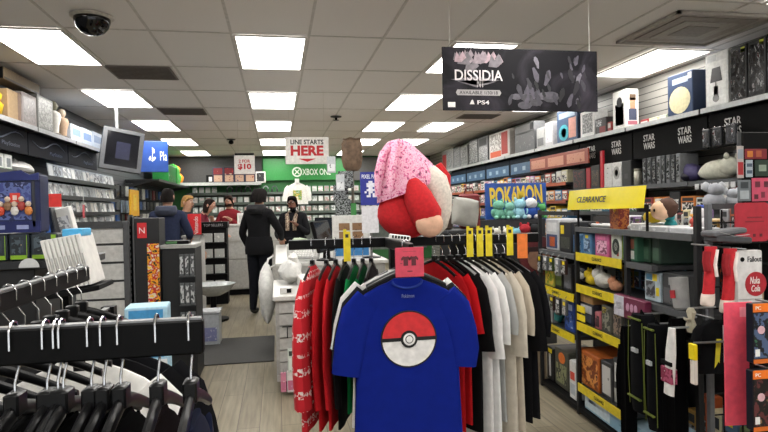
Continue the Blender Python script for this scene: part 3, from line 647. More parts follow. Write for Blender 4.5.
# ------------------------------------------------------------------ LEFT FLOOR FIXTURES
# end cap of white slat panels
t = thing('slatwall_endcap', 'end fixture of white slat panels in a dark frame at left', 'display fixture', (-1.47, 5.2, 0))
for k in range(8): MB().box(-.19, .19, .012, .03, .15+.155*k, .15+.155*k+.135, mat('#b9b8b4', .5)).build('slat', t)
MB().box(-.2, .2, .03, .3, 0, 1.39, DKGREY).build('core', t)
for x in (-.235, .19): MB().box(x, x+.045, 0, .3, 0, 1.42, mat('#4a4b4d', .5), bev=.004).build('upright', t)
MB().box(-.19, .19, 0, .03, 1.36, 1.42, mat('#3c3d3f')).build('top_rail', t)
# uprights strip
for x, lab in ((-1.235, 'narrow slotted grey upright beside the white slat fixture'),):
    t = thing('slotted_upright', lab, 'post', (x+.005, 5.24, 0)); MB().box(-.018, .018, 0, .04, 0, 1.47, mat('#505153', .5)).build('post', t)
    sl = MB()
    for k in range(24): sl.box(-.006, .006, -.002, .001, .2+.05*k, .225+.05*k, BLACK)
    sl.build('slots', t)
# dark display panel with square red mark and colourful picture
t = thing('display_kiosk', 'tall black display panel with square red badge and colourful picture strip', 'display fixture', (-1.1, 5.25, 0))
MB().box(-.1, .1, 0, .28, 0, 1.44, mat('#1b1b1d', .45), bev=.005).build('body', t); MB().box(-.13, -.1, -.01, .3, 0, 1.45, mat('#4a4b4d')).build('side_post', t)
MB().box(-.075, .0, -.006, .001, 1.27, 1.4, mat('#cf2a30', .4)).build('badge', t)
text('N', .045, .05, WHITE, TR(-.0375, -.006, 1.335), t)
MB().box(.0, .098, -.004, .001, .62, 1.22, art(['#c22a26', '#1b1b1d', '#e9a21f', '#b8251f', '#d9d0c0', '#f0c53a'], 10)).build('picture_strip', t)
MB().box(-.09, .098, -.05, .0, .52, .6, mat('#d9cfc6'), bev=.006).build('lower_shelf', t); MB().box(-.085, .095, -.06, -.0505, .53, .57, mat('#c22a2e')).build('shelf_strip', t)
# dvd gondola
t = thing('disc_rack', 'black disc rack with pale worktop in front of the person in navy', 'display rack', (-.865, 5.3, 0))
MB().box(-.13, .15, 0, .45, 0, 1.17, mat('#121213', .5), bev=.004).build('body', t); MB().box(-.135, .16, -.02, .47, 1.17, 1.2, mat('#9d9d99', .35)).build('top', t)
for r in range(3): MB().box(.02, .15, -.07, 0, .42+.25*r, .43+.25*r, DKGREY).build('ledge', t)
i = 0
for r in range(3):
    for c in range(3):
        o = pkg('disc_case', 'disc case', 'clear grey disc case, %s on the %s ledge of the black disc rack' % (('left', 'middle', 'right')[c], ('bottom', 'middle', 'top')[r]), (-.865+.045+.043*c, 5.235, .431+.25*r), 0, .038, .03, .19, mat('#5b5d5e', .2), [(.1, .1, .9, .9, art(['#8d9091', '#4a4b4d', '#b6b8b8', '#2b2c2e'], 30, stretch=(1, 1, .4)))], 'disc cases on the black rack')
# stuff on the worktop: black telephone-ish tray & green strip
t = thing('counter_tray', 'low black tray with green strip on the disc rack worktop', 'tray', (-.88, 5.4, 1.2005)); MB().box(-.1, .1, 0, .15, 0, .03, BLACK, bev=.004).build('body', t); MB().box(-.095, .0, -.002, .0, .005, .025, mat('#4a7a4a')).build('strip', t)
# blue and white carton stack
for k in range(3):
    pkg('supply_carton', 'carton', ('bottom', 'middle', 'top')[k]+' blue and white carton of the stack beside the black disc rack', (PY(146, 320, 4.35).x, 4.35, .271*k), R(4), .285, .24, .27, mat('#a9cfe2', .4), [(.0, .3, 1, .62, mat('#e9edf0')), (.08, .68, .92, .95, mat('#3f8fc4')), (.1, .06, .5, .25, mat('#f2f4f4'))], lid=mat('#a9d3ea') if k < 2 else mat('#b9dcec'))
# floor bin with clear product, clear bowl
p = PZ(206, 346, 0)
t = thing('floor_bin', 'clear plastic floor bin with printed label beside the mat', 'bin', (p.x, p.y, 0))
MB().box(-.15, .15, 0, .25, .0, .36, mat('#a9adb0', .3), bev=.01).build('tub', t); MB().box(-.12, .12, -.004, .001, .05, .2, art(['#d4d6dc', '#7c7fa6', '#b9bcc6'], 14)).build('label_panel', t); MB().box(-.16, .16, -.01, .26, .36, .38, mat('#c4c7c9', .2)).build('rim', t)
p = PZ(213, 310, 0); t = thing('clear_bowl', 'shallow clear plastic bowl on a black stand near the card rack', 'bowl', (-.88, 8.2, .0))
MB().lathe([(.1, .34), (.22, .4), (.3, .5), (.29, .5), (.2, .42), (.09, .36)], mat('#b9bdbd', .15), 20).build('bowl', t, smooth=True); MB().lathe([(.2, 0), (.2, .03), (.04, .05), (.04, .34), (.1, .345)], BLACK, 16).build('stand', t, smooth=True)
# dark mat
a = PZ(190, 365, 0); b = PZ(270, 338, 0)
mb = MB(); mb.box(-1.45, -.06, 5.78, 6.95, .001, .012, mat('#3d3c3a', .9, vary=.2, scale=120), bev=.004); mm = mb.build('floor_mat'); tag(mm, 'dark grey floor mat across the aisle before the counter', 'mat')
# ------------------------------------------------------------------ CHECKOUT COUNTER
t = thing('display_counter', 'low grey slat fronted display counter at the near end of the checkout', 'counter', (-.03, 4.75, 0))
MB().box(0, 1.0, .02, 1.1, .12, .75, mat('#8f8e8a', .5)).build('core', t)
for k in range(6): MB().box(.03, .97, .004, .0198, .16+.098*k, .16+.098*k+.085, mat('#b3b2ae', .5)).build('slat', t)
for x in (0, .97): MB().box(x, x+.03, 0, .0198, .12, .75, mat('#9c9b97')).build('front_post', t)
MB().box(-.02, 1.02, -.02, 1.12, .75, .79, mat('#c5c4bf', .35), bev=.006).build('top', t); MB().box(0, 1.0, -.008, .02, .1, .15, mat('#a7a6a2')).build('front_lip', t)
MB().box(.05, .95, .06, 1.0, 0, .1, BLACK).build('plinth', t)
def peg_pack(u0, u1, v0, v1, Y, name, cat, label, body, pats, hook=True):
    a = PY(u0, v0, Y); b = PY(u1, v1, Y); w = b.x-a.x; h = a.z-b.z
    t = thing(name, label, cat, ((a.x+b.x)/2, Y, b.z))
    mb = MB(); mb.box(-w/2, w/2, 0, .02, 0, h, body, bev=.003)
    for p in pats: mb.box(-w/2+w*p[0], -w/2+w*p[2], -.0015, .001, h*p[1], h*p[3], p[4])
    mb.build('card', t)
    if hook: MB().cyl((0, -.03, h+.006), (0, 4.754-Y if Y < 4.8 else .1, h+.006), .003, CHROME, n=6).build('peg_hook', t)
    return t
peg_pack(293, 305, 305, 329, 4.69, 'hanging_pack', 'hanging pack', 'pink and white hanging pack at the top of the slat counter', mat('#ddd5d6', .4), [(.1, .05, .9, .5, art(['#e7a8bb', '#f0e6e6', '#c97a93'], 14)), (.2, .65, .8, .9, WHITE)])
peg_pack(287.5, 300, 349, 372, 4.66, 'hanging_pack', 'hanging pack', 'green and white hanging pack in the middle of the slat counter', mat('#cfd8cf', .4), [(.1, .1, .9, .6, art(['#8fb796', '#dfe6df', '#55705c'], 14)), (.1, .7, .9, .9, mat('#3d4844'))])
for k, (u0, u1, c, lab) in enumerate(((280.5, 286.5, '#d98ba5', 'pink pack at the left of the bottom row on the slat counter'), (287, 294, '#e2dcdc', 'white and pink pack in the middle of the bottom row on the slat counter'), (294.5, 301, '#e8e4e2', 'white pack at the right of the bottom row on the slat counter'))):
    peg_pack(u0, u1, 371+2*(k == 0), 392, 4.67, 'hanging_pack', 'hanging pack', lab, mat(c, .4), [(.1, .1, .9, .55, art([c, '#c7708e', '#f3eeee'], 20))])
t = thing('wire_bracket', 'black wire bracket on the front of the slat counter', 'bracket', (.06, 4.745, .46))
MB().tube([(0, .0, .08), (0, -.05, .08), (0, -.05, 0), (0, 0, 0)], .004, BLACK).build('wire', t); MB().tube([(-.04, -.002, .08), (.04, -.002, .08)], .004, BLACK).build('cross_bar', t)
t = thing('checkout_counter', 'long pale grey checkout counter running back to the cashier', 'counter', (0, 0, 0))
MB().box(.0, 1.1, 5.95, 9.15, .1, .91, mat('#a9a8a4', .5)).build('body', t); MB().box(-.03, 1.13, 5.92, 9.18, .91, .95, mat('#bdbcb7', .35), bev=.006).build('top', t); MB().box(.04, 1.06, 6.0, 9.1, 0, .1, BLK2).build('plinth', t)
# white carrier bags at the counter side
for (x, y, z, sx, sy, sz, lab) in ((-.12, 6.05, .34, .1, .17, .3, 'bulging white plastic bag hanging at the left side of the checkout counter'), (-.1, 6.6, .42, .07, .12, .2, 'smaller white plastic bag hanging behind the bulging one')):
    t = thing('hanging_bag', lab, 'bag', (x, y, z))
    MB().ball((0, 0, sz), (sx*.85, sy, sz), mat('#d9d8d4', .45), 16, bump=.1, seed=int(y*9)).build('body', t, smooth=True)
    MB().tube([(0, -.05, sz*1.85), (.02, -.03, sz*2.15), (.07, 0, sz*2.25), (.02, .03, sz*2.15), (0, .05, sz*1.85)], .01, mat('#cfcecb', .5)).build('handle', t, smooth=True)
# folded white goods and small items on the low counter
t = thing('merchandise_bag', 'crumpled white bag on the low counter beside the key pad', 'bag', (.12, 5.58, .798)); MB().ball((0, 0, .11), (.11, .2, .11), mat('#d6d5d1', .5), 16, bump=.16, seed=3).build('body', t, smooth=True); MB().ball((.02, -.05, .22), (.05, .07, .06), mat('#dddcd8', .5), 10, bump=.25, seed=8).build('top_fold', t, smooth=True)
pkg('card_box', 'box', 'small white box with black end at the near left corner of the low counter', (.06, 4.85, .791), 0, .1, .12, .05, mat('#cfcecb'), [(.55, .1, .95, .9, BLACK)])
pkg('carton', 'carton', 'flat pale grey carton lying on the low counter', (.36, 5.0, .791), R(3), .34, .5, .09, mat('#c9c8c3', .5), [(.05, .1, .95, .9, mat('#bdbcb8'))], lid=mat('#d2d1cc'))
# terminal: screen seen from the side, key pad, printer
t = thing('register_monitor', 'black register monitor tilted back on the checkout counter, seen side on', 'monitor', (.5, 6.05, .9505), R(62))
Mm = TR(0, 0, .09, rx=R(-14))
MB().box(-.2, .2, -.02, .02, 0, .33, BLACK, Mm, bev=.008).build('screen_housing', t); MB().box(-.18, .18, -.0215, -.0195, .02, .31, mat('#1f2328', .12), Mm).build('screen', t)
MB().lathe([(.11, 0), (.11, .012), (.04, .03), (.035, .12)], BLACK, 16).build('stand', t, smooth=True)
t = thing('keyboard', 'pale grey register keyboard propped in front of the monitor', 'keyboard', (.28, 6.03, .9505), R(-12))
Mk = TR(0, 0, .02, rx=R(28)); MB().box(-.14, .14, 0, .2, 0, .025, mat('#a5a5a2'), Mk, bev=.005).build('body', t)
for r in range(5):
    kb = MB()
    for c in range(9): kb.box(-.128+.0287*c, -.106+.0287*c, .015+.036*r, .043+.036*r, .025, .033, mat('#d9d8d4'), Mk)
    kb.build('key_row', t)
t = thing('receipt_printer', 'white receipt printer behind the register keyboard', 'printer', (.2, 6.55, .9505))
MB().box(-.1, .1, 0, .2, 0, .15, mat('#c9c8c4'), bev=.015).build('body', t); MB().box(-.08, .08, -.002, .03, .09, .11, BLACK).build('slot', t); MB().box(-.06, .06, .02, .1, .15, .19, mat('#e6e5e1'), bev=.005).build('paper_roll', t)
t = thing('card_terminal', 'black card terminal on the counter beside the cashier', 'card terminal', (.45, 8.3, .9505)); MB().box(-.05, .05, 0, .18, 0, .06, BLACK, bev=.01).build('body', t); MB().box(-.035, .035, .09, .16, .06, .063, mat('#6d7f86', .2)).build('screen', t)
t = thing('merchandise_pile', 'small pile of pale folded goods between the customer and the cashier', 'folded goods', (.32, 8.8, .9505)); MB().box(-.15, .13, -.1, .12, 0, .05, mat('#bdbdb6'), bev=.015).build('lower_item', t); MB().ball((0, 0, .08), (.12, .1, .035), mat('#a9b79a', .6), 12, bump=.2).build('upper_item', t, smooth=True)
# black counter screen further back (dark block)
t = thing('checkout_screen', 'dark monitor on the counter between the cashier and the clothes rack', 'monitor', (.72, 8.2, .9505), R(-25))
MB().box(-.22, .22, 0, .04, .1, .42, BLACK, bev=.01).build('screen_housing', t); MB().box(-.2, .2, -.0015, .001, .12, .4, mat('#22262c', .15)).build('screen', t); MB().lathe([(.1, 0), (.1, .015), (.03, .03), (.03, .12)], BLACK, 14).build('stand', t)
for k, (x, c, lab) in enumerate(((.52, '#7d93b8', 'blue tinted bottle beside the dark monitor'), (.6, '#c8b3b0', 'pale pinkish bottle beside the dark monitor'))):
    t = thing('bottle', lab, 'bottle', (x, 7.3, .9505)); MB().lathe([(.035, 0), (.038, .02), (.038, .14), (.015, .18), (.015, .2)], mat(c, .2), 14).build('body', t, smooth=True); MB().cyl((0, 0, .2), (0, 0, .225), .017, WHITE).build('cap', t)
# counter-top display with pictures behind yellow bar
t = thing('counter_display', 'blue and white counter display with four brown pictures', 'display stand', (.82, 6.4, .9505))
MB().box(-.22, .2, 0, .06, 0, .46, mat('#d5d4cf', .4), bev=.004).build('back_panel', t); MB().box(-.2, .18, -.004, .001, .01, .18, mat('#3577ad')).build('lower_panel', t)
for c in range(2):
    for r in range(2): MB().box(-.15+.15*c, -.03+.15*c, -.005, -.001, .2+.095*r, .28+.095*r, art(['#6b4a35', '#8d6b4a', '#3f2a20'], 14)).build('picture', t)
MB().box(-.22, .2, -.03, .06, .0, .012, mat('#b9b8b4')).build('base', t)
# tall pole display with character-free posters
t = thing('pole_display', 'tall counter display pole with black clip packs beside the blue poster', 'display stand', (PY(352, 150, 6.9).x, 6.9, .9505))
MB().lathe([(.14, 0), (.14, .015), (.03, .03)], BLK2).build('base', t); MB().cyl((0, 0, .02), (0, 0, .98), .018, mat('#5f5a50')).build('pole', t)
for k, (x, z, c) in enumerate(((-.16, .62, '#252527'), (-.1, .78, '#8a8f92'), (-.14, .45, '#1f3a24'))): MB().box(x-.08, x+.1, -.04-.02*k, -.03-.02*k, z, z+.2, art([c, '#151516', '#8e9393', c], 60)).build('clip_pack', t)
MB().box(-.06, .03, -.045, -.04, .3, .6, mat('#3f8a45')).build('green_card', t)
MB().box(-.02, .02, -.03, .02, .98, .985, BLACK).build('top_plate', t)
# plain brown sack where the photo has a wooden head
t = thing('paper_sack', 'plain brown crumpled paper sack standing on top of the counter display pole', 'sack', (PY(352, 150, 6.9).x, 6.9, 1.936))
MB().loft([[(.09*q*math.cos(2*PI*k/14)*(1+.12*math.sin(3*k)), .09*q*math.sin(2*PI*k/14), z) for k in range(14)] for q, z in ((.75, 0), (1.1, .04), (1.3, .14), (1.25, .25), (1.3, .32), (1.05, .37))], mat('#6b5644', .8, vary=.35, scale=16)).build('body', t, smooth=True)
MB().tube([(.1*math.cos(2*PI*k/10), .1*math.sin(2*PI*k/10), .37+.012*(k % 2)) for k in range(11)], .012, mat('#5d4a3a', .8)).build('rolled_rim', t, smooth=True)
# blue poster display
a = PY(360, 172, 6.2); b = PY(381, 205, 6.2)
t = thing('poster_stand', 'blue poster with white figure above a white notice on a counter stand', 'poster', ((a.x+b.x)/2, 6.2, .9505))
w = b.x-a.x; z0 = b.z-.9505; z1 = a.z-.9505
MB().box(-w/2, w/2, 0, .012, z0, z1, mat('#27308f', .4), bev=.002).build('poster', t); text('PIXEL PALS', w*.85, .045, mat('#e6e8f2'), TR(0, -.001, z1-.05), t, fat=.02)
mb = MB(); px = ["..##..", ".####.", ".####.", "..##.#", ".####.", "#.##..", "..#.#.", ".##.##"]
for r, row in enumerate(px):
    for c, ch in enumerate(row):
        if ch == '#': mb.box(-.066+.022*c, -.044+.022*c, -.004, .001, z1-.12-.022*r, z1-.098-.022*r, mat('#e3e3ee'))
mb.build('pixel_print', t)
MB().box(-w/2+.01, w/2-.03, -.002, .008, z0-.3, z0-.01, mat('#d9d8dc', .5)).build('notice', t)
MB().cyl((0, .02, .01), (0, .02, z1), .012, STEEL).build('stand_pole', t); MB().lathe([(.1, 0), (.1, .01), (.02, .02)], BLACK).build('stand_base', t)
for k, lab in enumerate(('clear bagged accessory hanging at left of the blue poster', 'second clear bagged accessory hanging left of the blue poster, lower')):
    a = PY(331+9*k, 160+18*k, 6.75); t = thing('hanging_pack', lab, 'hanging pack', (a.x, 6.72, a.z-.15)); MB().box(-.05, .05, 0, .02, 0, .19, mat('#b8bcbe', .2), bev=.004).build('pack', t); MB().box(-.04, .04, -.002, .001, .02, .1, art(['#55585b', '#d6d8d8', '#26282a'], 20)).build('contents', t); MB().cyl((0, .0, .2), (0, .25, .2), .004, STEEL, n=6).build('peg_hook', t)
# ------------------------------------------------------------------ PEOPLE
def person(label, loc, rz, H=1.75, top='#1b1b1e', legs='#16181d', skin='#b98a72', hair='#17120f', arms=None, lean=0., head=(0, 0), style='short', glasses=False, hood=None, beard=False, shoes='#151516', bulk=1.):
    k = H/1.75; V = []; E_ = []; Rr = []; Z = []
    def J(p, r, zone, par=None):
        V.append(Vector(p)*k); Rr.append((r if isinstance(r, tuple) else (r, r))); Z.append(zone)
        if par is not None: E_.append((par, len(V)-1))
        return len(V)-1
    def L(z): return -lean*max(0, z-.95)                      # forward lean of the torso
    b = bulk
    pel = J((0, 0, .95), (.155*b, .115*b), 'T'); s1 = J((0, L(1.1), 1.1), (.15*b, .11*b), 'T', pel); s2 = J((0, L(1.27)-.005, 1.27), (.165*b, .12*b), 'T', s1); s3 = J((0, L(1.4), 1.40), (.13*b, .095*b), 'T', s2)
    hx, hy = head
    nk = J((0, L(1.49)-.005, 1.49), .056, 'S', s3)
    h1 = J((hx*.3, L(1.55)-.03+hy*.3, 1.555), (.062, .07), 'S', nk); h2 = J((hx*.6, L(1.62)-.03+hy*.6, 1.62), (.074, .092), 'S', h1); h3 = J((hx, L(1.7)-.015+hy, 1.69), (.07, .09), 'S', h2); h4 = J((hx, L(1.73)+hy, 1.725), (.045, .055), 'S', h3)
    arms = arms or {}
    for s, sd in ((1, 'l'), (-1, 'r')):
        el, wr = arms.get(sd, ((s*.25, .02, 1.13), (s*.25, -.1, .9)))
        sh = J((s*.165, L(1.4), 1.405), (.068*b, .068*b), 'T', s3); e = J(el, .052*b, 'T', sh); w0 = Vector(wr)-(Vector(wr)-Vector(el))*.12
        w1 = J(tuple(w0), .042, 'T', e); w = J(wr, .03, 'S', w1)
        d = (Vector(wr)-Vector(el)).normalized(); side = Vector((0, 0, 1)).cross(d); side = side.normalized() if side.length > .1 else Vector((1, 0, 0)); nrm = d.cross(side)
        pc = Vector(wr)+d*.065; pm = J(tuple(pc), (.034, .022), 'S', w)
        for i, (o, ln) in enumerate(((-.03, .068), (-.01, .08), (.01, .075), (.03, .058))):
            k1 = pc+d*.035+side*o; f1 = J(tuple(k1), .0095, 'S', pm); f2 = J(tuple(k1+d*ln*.5-nrm*.012), .0085, 'S', f1); J(tuple(k1+d*ln*.85-nrm*.035), .007, 'S', f2)
        tb = pc-d*.03+side*(.038*s); t1 = J(tuple(tb), .011, 'S', w); J(tuple(tb+d*.05+side*.018*s), .009, 'S', t1)
        hp = J((s*.085, 0, .88), (.1*b, .105*b), 'L', pel); kn = J((s*.1, -.01, .49), .07*b, 'L', hp); an = J((s*.105, .02, .1), .055, 'L', kn); hl = J((s*.105, .035, .045), .04, 'F', an); J((s*.12, -.13, .038), (.042, .032), 'F', hl)
    me = bpy.data.meshes.new('person'); me.from_pydata([tuple(v) for v in V], E_, []); ob = bpy.data.objects.new('person_tmp', me); COL.objects.link(ob)
    md = ob.modifiers.new('s', 'SKIN'); md.use_smooth_shade = True
    for i, sv in enumerate(me.skin_vertices[0].data): sv.radius = (Rr[i][0]*k, Rr[i][1]*k); sv.use_root = (i == 0)
    sb = ob.modifiers.new('b', 'SUBSURF'); sb.levels = 2; sb.render_levels = 2
    bpy.context.view_layer.update()
    nm = bpy.data.meshes.new_from_object(ob.evaluated_get(bpy.context.evaluated_depsgraph_get())); bpy.data.objects.remove(ob)
    mats = {'T': mat(top, .9, spec=.15), 'L': mat(legs, .9, spec=.15), 'S': mat(skin, .55), 'F': mat(shoes, .5)}; ks = list(mats)
    nm.materials.clear()
    for q in ks: nm.materials.append(mats[q])
    segs = [(V[a], V[b2], Z[b2], (Rr[a][0]+Rr[b2][0])/2*k) for a, b2 in E_]
    for p in nm.polygons:
        c = p.center; best = None
        for a, b2, z, r in segs:
            ab = b2-a; tt = max(0, min(1, (c-a).dot(ab)/max(1e-9, ab.length_squared))); d = (c-(a+ab*tt)).length-r
            if best is None or d < best[0]: best = (d, z)
        p.material_index = ks.index(best[1]); p.use_smooth = True
    # facial features joined into the same mesh
    hc = V[h2]; bm = bmesh.new(); bm.from_mesh(nm)
    def feat(mb, mname):
        idx = ks.index('S') if mname == 'S' else mname
        vs = [bm.verts.new(tuple(hc+Vector(v)*k)) for v in mb.v]
        for f in mb.f:
            try: fc = bm.faces.new([vs[i] for i in f]); fc.material_index = idx; fc.smooth = True
            except ValueError: pass
    nm.materials.append(mat('#f0ece6')); nm.materials.append(mat('#7d3f38', .5)); nm.materials.append(mat('#1c1512'))
    D = SKIN
    feat(MB().loft([[(-.009, -.085, .03), (.009, -.085, .03), (0, -.08, .035)], [(-.017, -.1, -.01), (.017, -.1, -.01), (0, -.118, -.006)], [(-.012, -.09, -.02), (.012, -.09, -.02), (0, -.1, -.018)]], D), 'S')
    for s in (1, -1):
        feat(MB().ball((s*.03, -.083, .028), (.013, .009, .008), D, 8), 4); feat(MB().ball((s*.03, -.0905, .028), (.006, .004, .006), D, 6), 6); feat(MB().box(s*.03-.018, s*.03+.018, -.094, -.086, .044, .051, D), 6)
        feat(MB().ball((s*.078, .01, .015), (.012, .02, .032), D, 8), 'S')
    feat(MB().ball((0, -.088, -.04), (.026, .01, .008), D, 8), 5)
    bm.to_mesh(nm); bm.free()
    nm.name = 'person'
    o = bpy.data.objects.new('person', nm); COL.objects.link(o); o.location = loc; o.rotation_euler = (0, 0, rz); tag(o, label, 'person')
    hm = mat(hair, .85, vary=.3, scale=60, spec=.15)
    # hair shell around the upper and rear head
    hs = MB(); n = 18; rings = []
    low = {'short': -.045, 'long': -.11, 'curly': -.06, 'bun': -.05}[style]; puff = {'short': 1.03, 'long': 1.1, 'curly': 1.34, 'bun': 1.06}[style]
    for i in range(9):
        tt = i/8; ring = []
        for q in range(n):
            a = 2*PI*q/n; front = max(0, -math.sin(a)); zl = low+(.085-low)*min(1, 1.35*front**.7)      # hairline lifts over the face
            z = zl+(.135-zl)*math.sin(tt*PI/2); rr = math.cos(tt*PI/2)*.35+.65*math.cos(tt*PI/2)**.5 if tt < 1 else .04
            wob = 1+(.05*math.sin(9*a+5*tt) if style == 'curly' else .015*math.sin(11*a))
            ring.append(((.083*puff*rr*wob*math.cos(a))*k, (.012+.1*puff*rr*wob*math.sin(a))*k, (z if z < .13 else z+.0)*k))
        rings.append(ring)
    hs.loft(rings, hm); ho = hs.build('hair', o, loc=hc, smooth=True)
    if style == 'bun': MB().ball((0, .1*k, .08*k), .045*k, hm, 12).build('hair_bun', o, loc=hc, smooth=True)
    if glasses:
        gm = MB()
        for s in (1, -1): gm.disc(s*.031, .028, .023, -.104, -.1, BLACK, 16, rin=.019); gm.tube([(s*.054, -.1, .03), (s*.082, 0, .03)], .003, BLACK, 5)
        gm.tube([(-.009, -.102, .03), (.009, -.102, .03)], .003, BLACK, 5); gm.build('glasses', o, loc=hc)
    if beard: MB().loft([[(.07*math.sin(a)*q, -.02-.075*math.cos(a)*q, z) for a in [R(-100+200*i/10) for i in range(11)]] + [(.05*math.sin(a)*q, -.02-.05*math.cos(a)*q, z) for a in [R(100-200*i/10) for i in range(11)]] for q, z in ((.8, -.085), (1.02, -.055), (1.04, -.025))], hm).build('beard', o, loc=hc, smooth=True)
    if hood:
        ny = L(1.47)
        MB().loft([[((.11+.02*q)*math.cos(a)*k, (ny+.03+(.10+.02*q)*math.sin(a)+(.03*q if math.sin(a) > 0 else 0))*k, (z-.05*max(0, -math.sin(a)))*k) for a in [2*PI*i/16 for i in range(16)]] for q, z in ((0, 1.40), (1, 1.43), (1.3, 1.47), (.8, 1.52), (.1, 1.53))], mat(hood, .85)).build('hood', o, smooth=True)
    MB().loft([[((x*b)*math.cos(a)*k, ((y*b)*math.sin(a)+L(z))*k, z*k) for a in [2*PI*i/20 for i in range(20)]] for x, y, z in ((.185, .145, .84), (.19, .15, .9), (.178, .138, 1.02), (.165, .122, 1.08))], mat(top, .9, spec=.15)).build('jacket_hem', o, smooth=True)
    return o
p = PY(167, 200, 8.0)
person('person in a navy hoodie seen from behind at the left counter', (p.x, 8.0, 0), R(176), 1.8, '#2a3046', '#1b1d24', '#b48a70', '#15110f', {'l': ((.26, -.06, 1.16), (.2, -.3, 1.1)), 'r': ((-.26, -.06, 1.16), (-.2, -.3, 1.1))}, style='short', hood='#3a3f50', bulk=1.08)
p = PY(187, 200, 8.95)
person('blond person facing right, partly hidden behind the red vertical sign', (p.x-.08, 9.32, 0), R(60), 1.74, '#3a3d4a', '#22242c', '#c39679', '#a8834f', {'l': ((.24, -.02, 1.12), (.2, -.14, .9))}, head=(0, -.03))
p = PY(202, 205, 10.6)
person('person in a maroon top leaning over the counter with arms forward', (p.x-.12, 10.34, 0), R(80), 1.7, '#6b2230', '#2a2a30', '#c08e75', '#241a16', {'l': ((.26, -.2, 1.15), (.14, -.48, 1.12)), 'r': ((-.25, -.2, 1.12), (-.12, -.46, 1.1))}, lean=.35, head=(0, -.05), style='long')
p = PY(230, 205, 11.5)
person('person in a dark red shirt with glasses standing behind the grey cabinet', (p.x, 11.45, 0), R(-22), 1.79, '#79232a', '#24262c', '#c19079', '#2a1d17', {'l': ((.27, -.06, 1.15), (.16, -.3, 1.3)), 'r': ((-.27, -.1, 1.14), (-.2, -.3, 1.3))}, glasses=True, beard=True)
person('person in a black hoodie and jeans standing at the counter with back turned', (-.26, 8.5, 0), R(152), 1.80, '#141416', '#15171d', '#a87c64', '#120e0d', {'l': ((.27, .0, 1.13), (.24, -.12, .92)), 'r': ((-.27, -.12, 1.14), (-.16, -.36, 1.03))}, style='curly', hood='#19191c', bulk=1.1)
p = PY(293, 205, 9.45)
person('person with glasses in a black jacket and patterned scarf behind the counter', (p.x, 9.45, 0), R(-18), 1.71, '#17171a', '#1a1a1e', SK2 if False else '#7a513f', '#0f0c0b', {'l': ((.25, -.03, 1.12), (.12, -.2, 1.27)), 'r': ((-.25, -.08, 1.12), (-.12, -.32, 1.06))}, style='bun', glasses=True, bulk=1.28)
F_ = [o for o in bpy.data.objects if o.name.startswith('person')][-1]
for o in bpy.data.objects:
    if o.get('label', '').startswith('person with glasses in a black'): F_ = o
sc_ = MB()
for s in (1, -1): sc_.tube([(s*.06, .02, 1.45), (s*.075, -.09, 1.4), (s*.055, -.135, 1.3), (s*.06, -.14, 1.16)], [.03, .034, .036, .03], art(['#8d7b68', '#5f4a3f', '#b9a58c', '#463630'], 26), 8)
sc_.build('scarf', F_, smooth=True)
# ------------------------------------------------------------------ CLOTHES RACKS
HB = mat('#080809', .33, spec=.35); HK = mat('#d2d2d2', .18, 1.)
def hanger_parts(hk_front=.035, drop=.0, span=.2, thick=.008, rt=.0155, bar=.056, stem=.06):
    hook = MB(); pts = [(rt+.003, 0, -hk_front), (rt+.003, 0, -.006), (rt*.7, 0, .005), (0, 0, .0075), (-rt*.7, 0, .005), (-rt-.003, 0, -.006), (-rt-.003, 0, -bar-.008), (0, 0, -bar-.03), (0, 0, -bar-stem-.002)]
    hook.tube(pts, .0022, HK, 6)
    body = MB(); z0 = -bar-stem
    body.box(-.018, .018, -.011, .011, z0-.036, z0, HB, bev=.003)
    for s in (1, -1):
        rings = []
        for i in range(7):
            t_ = i/6; x = s*(.01+(span-.01)*t_); z = z0-.03-.075*t_**1.25; hh = .014-.004*t_
            rings.append([(x, thick*math.cos(2*PI*k/8), z+hh*math.sin(2*PI*k/8)) for k in range(8)])
        body.loft(rings, HB)
    return hook, body
HSRC = {}
def hanger(loc, rz, label, group, key='rack', **kw):
    if key not in HSRC:
        t = thing('clothes_hanger', label, 'hanger', loc, rz, group); h, b = hanger_parts(**kw); h.build('hook', t, smooth=True); b.build('shoulder_bar', t, smooth=True); HSRC[key] = (t, kids(t)); return t
    return copy_tree(HSRC[key][0], loc, rz, label, group, HSRC[key][1])
RZ, RY = 1.313, 3.3
def rail_bar(mb, x0, x1, y0, y1, z1, h=.056): mb.box(x0, x1, y0, y1, z1-h, z1-.003, BLACK, bev=.003); mb.box(x0+.003, x1-.003, y0+.003, y1-.003, z1-.003, z1, STEEL)
AX = .665
t = thing('clothes_rack', 'black four way clothes rack in the centre holding the coloured shirts', 'clothes rack', (0, 0, 0))
m_ = MB(); rail_bar(m_, .06, AX-.03, RY-.012, RY+.012, RZ); m_.build('left_arm', t)
m_ = MB(); rail_bar(m_, AX+.03, 1.56, RY-.012, RY+.012, RZ); m_.build('right_arm', t)
m_ = MB(); rail_bar(m_, AX-.059, AX-.035, 2.66, RY-.03, RZ); m_.build('front_arm', t)
MB().box(AX-.029, AX+.029, RY-.029, RY+.029, .06, RZ, BLACK, bev=.004).build('post', t)
for (a, b, c, d) in ((.06, 1.3, RY-.025, RY+.025), (AX-.025, AX+.025, 2.75, RY-.03), (AX-.025, AX+.025, RY+.03, 3.85)): MB().box(a, b, c, d, .02, .06, BLACK, bev=.004).build('base_bar', t)
for x, y in ((.1, RY), (1.26, RY), (AX, 2.8), (AX, 3.8)): MB().cyl((x, y, 0), (x, y, .02), .025, DKGREY).build('foot', t)
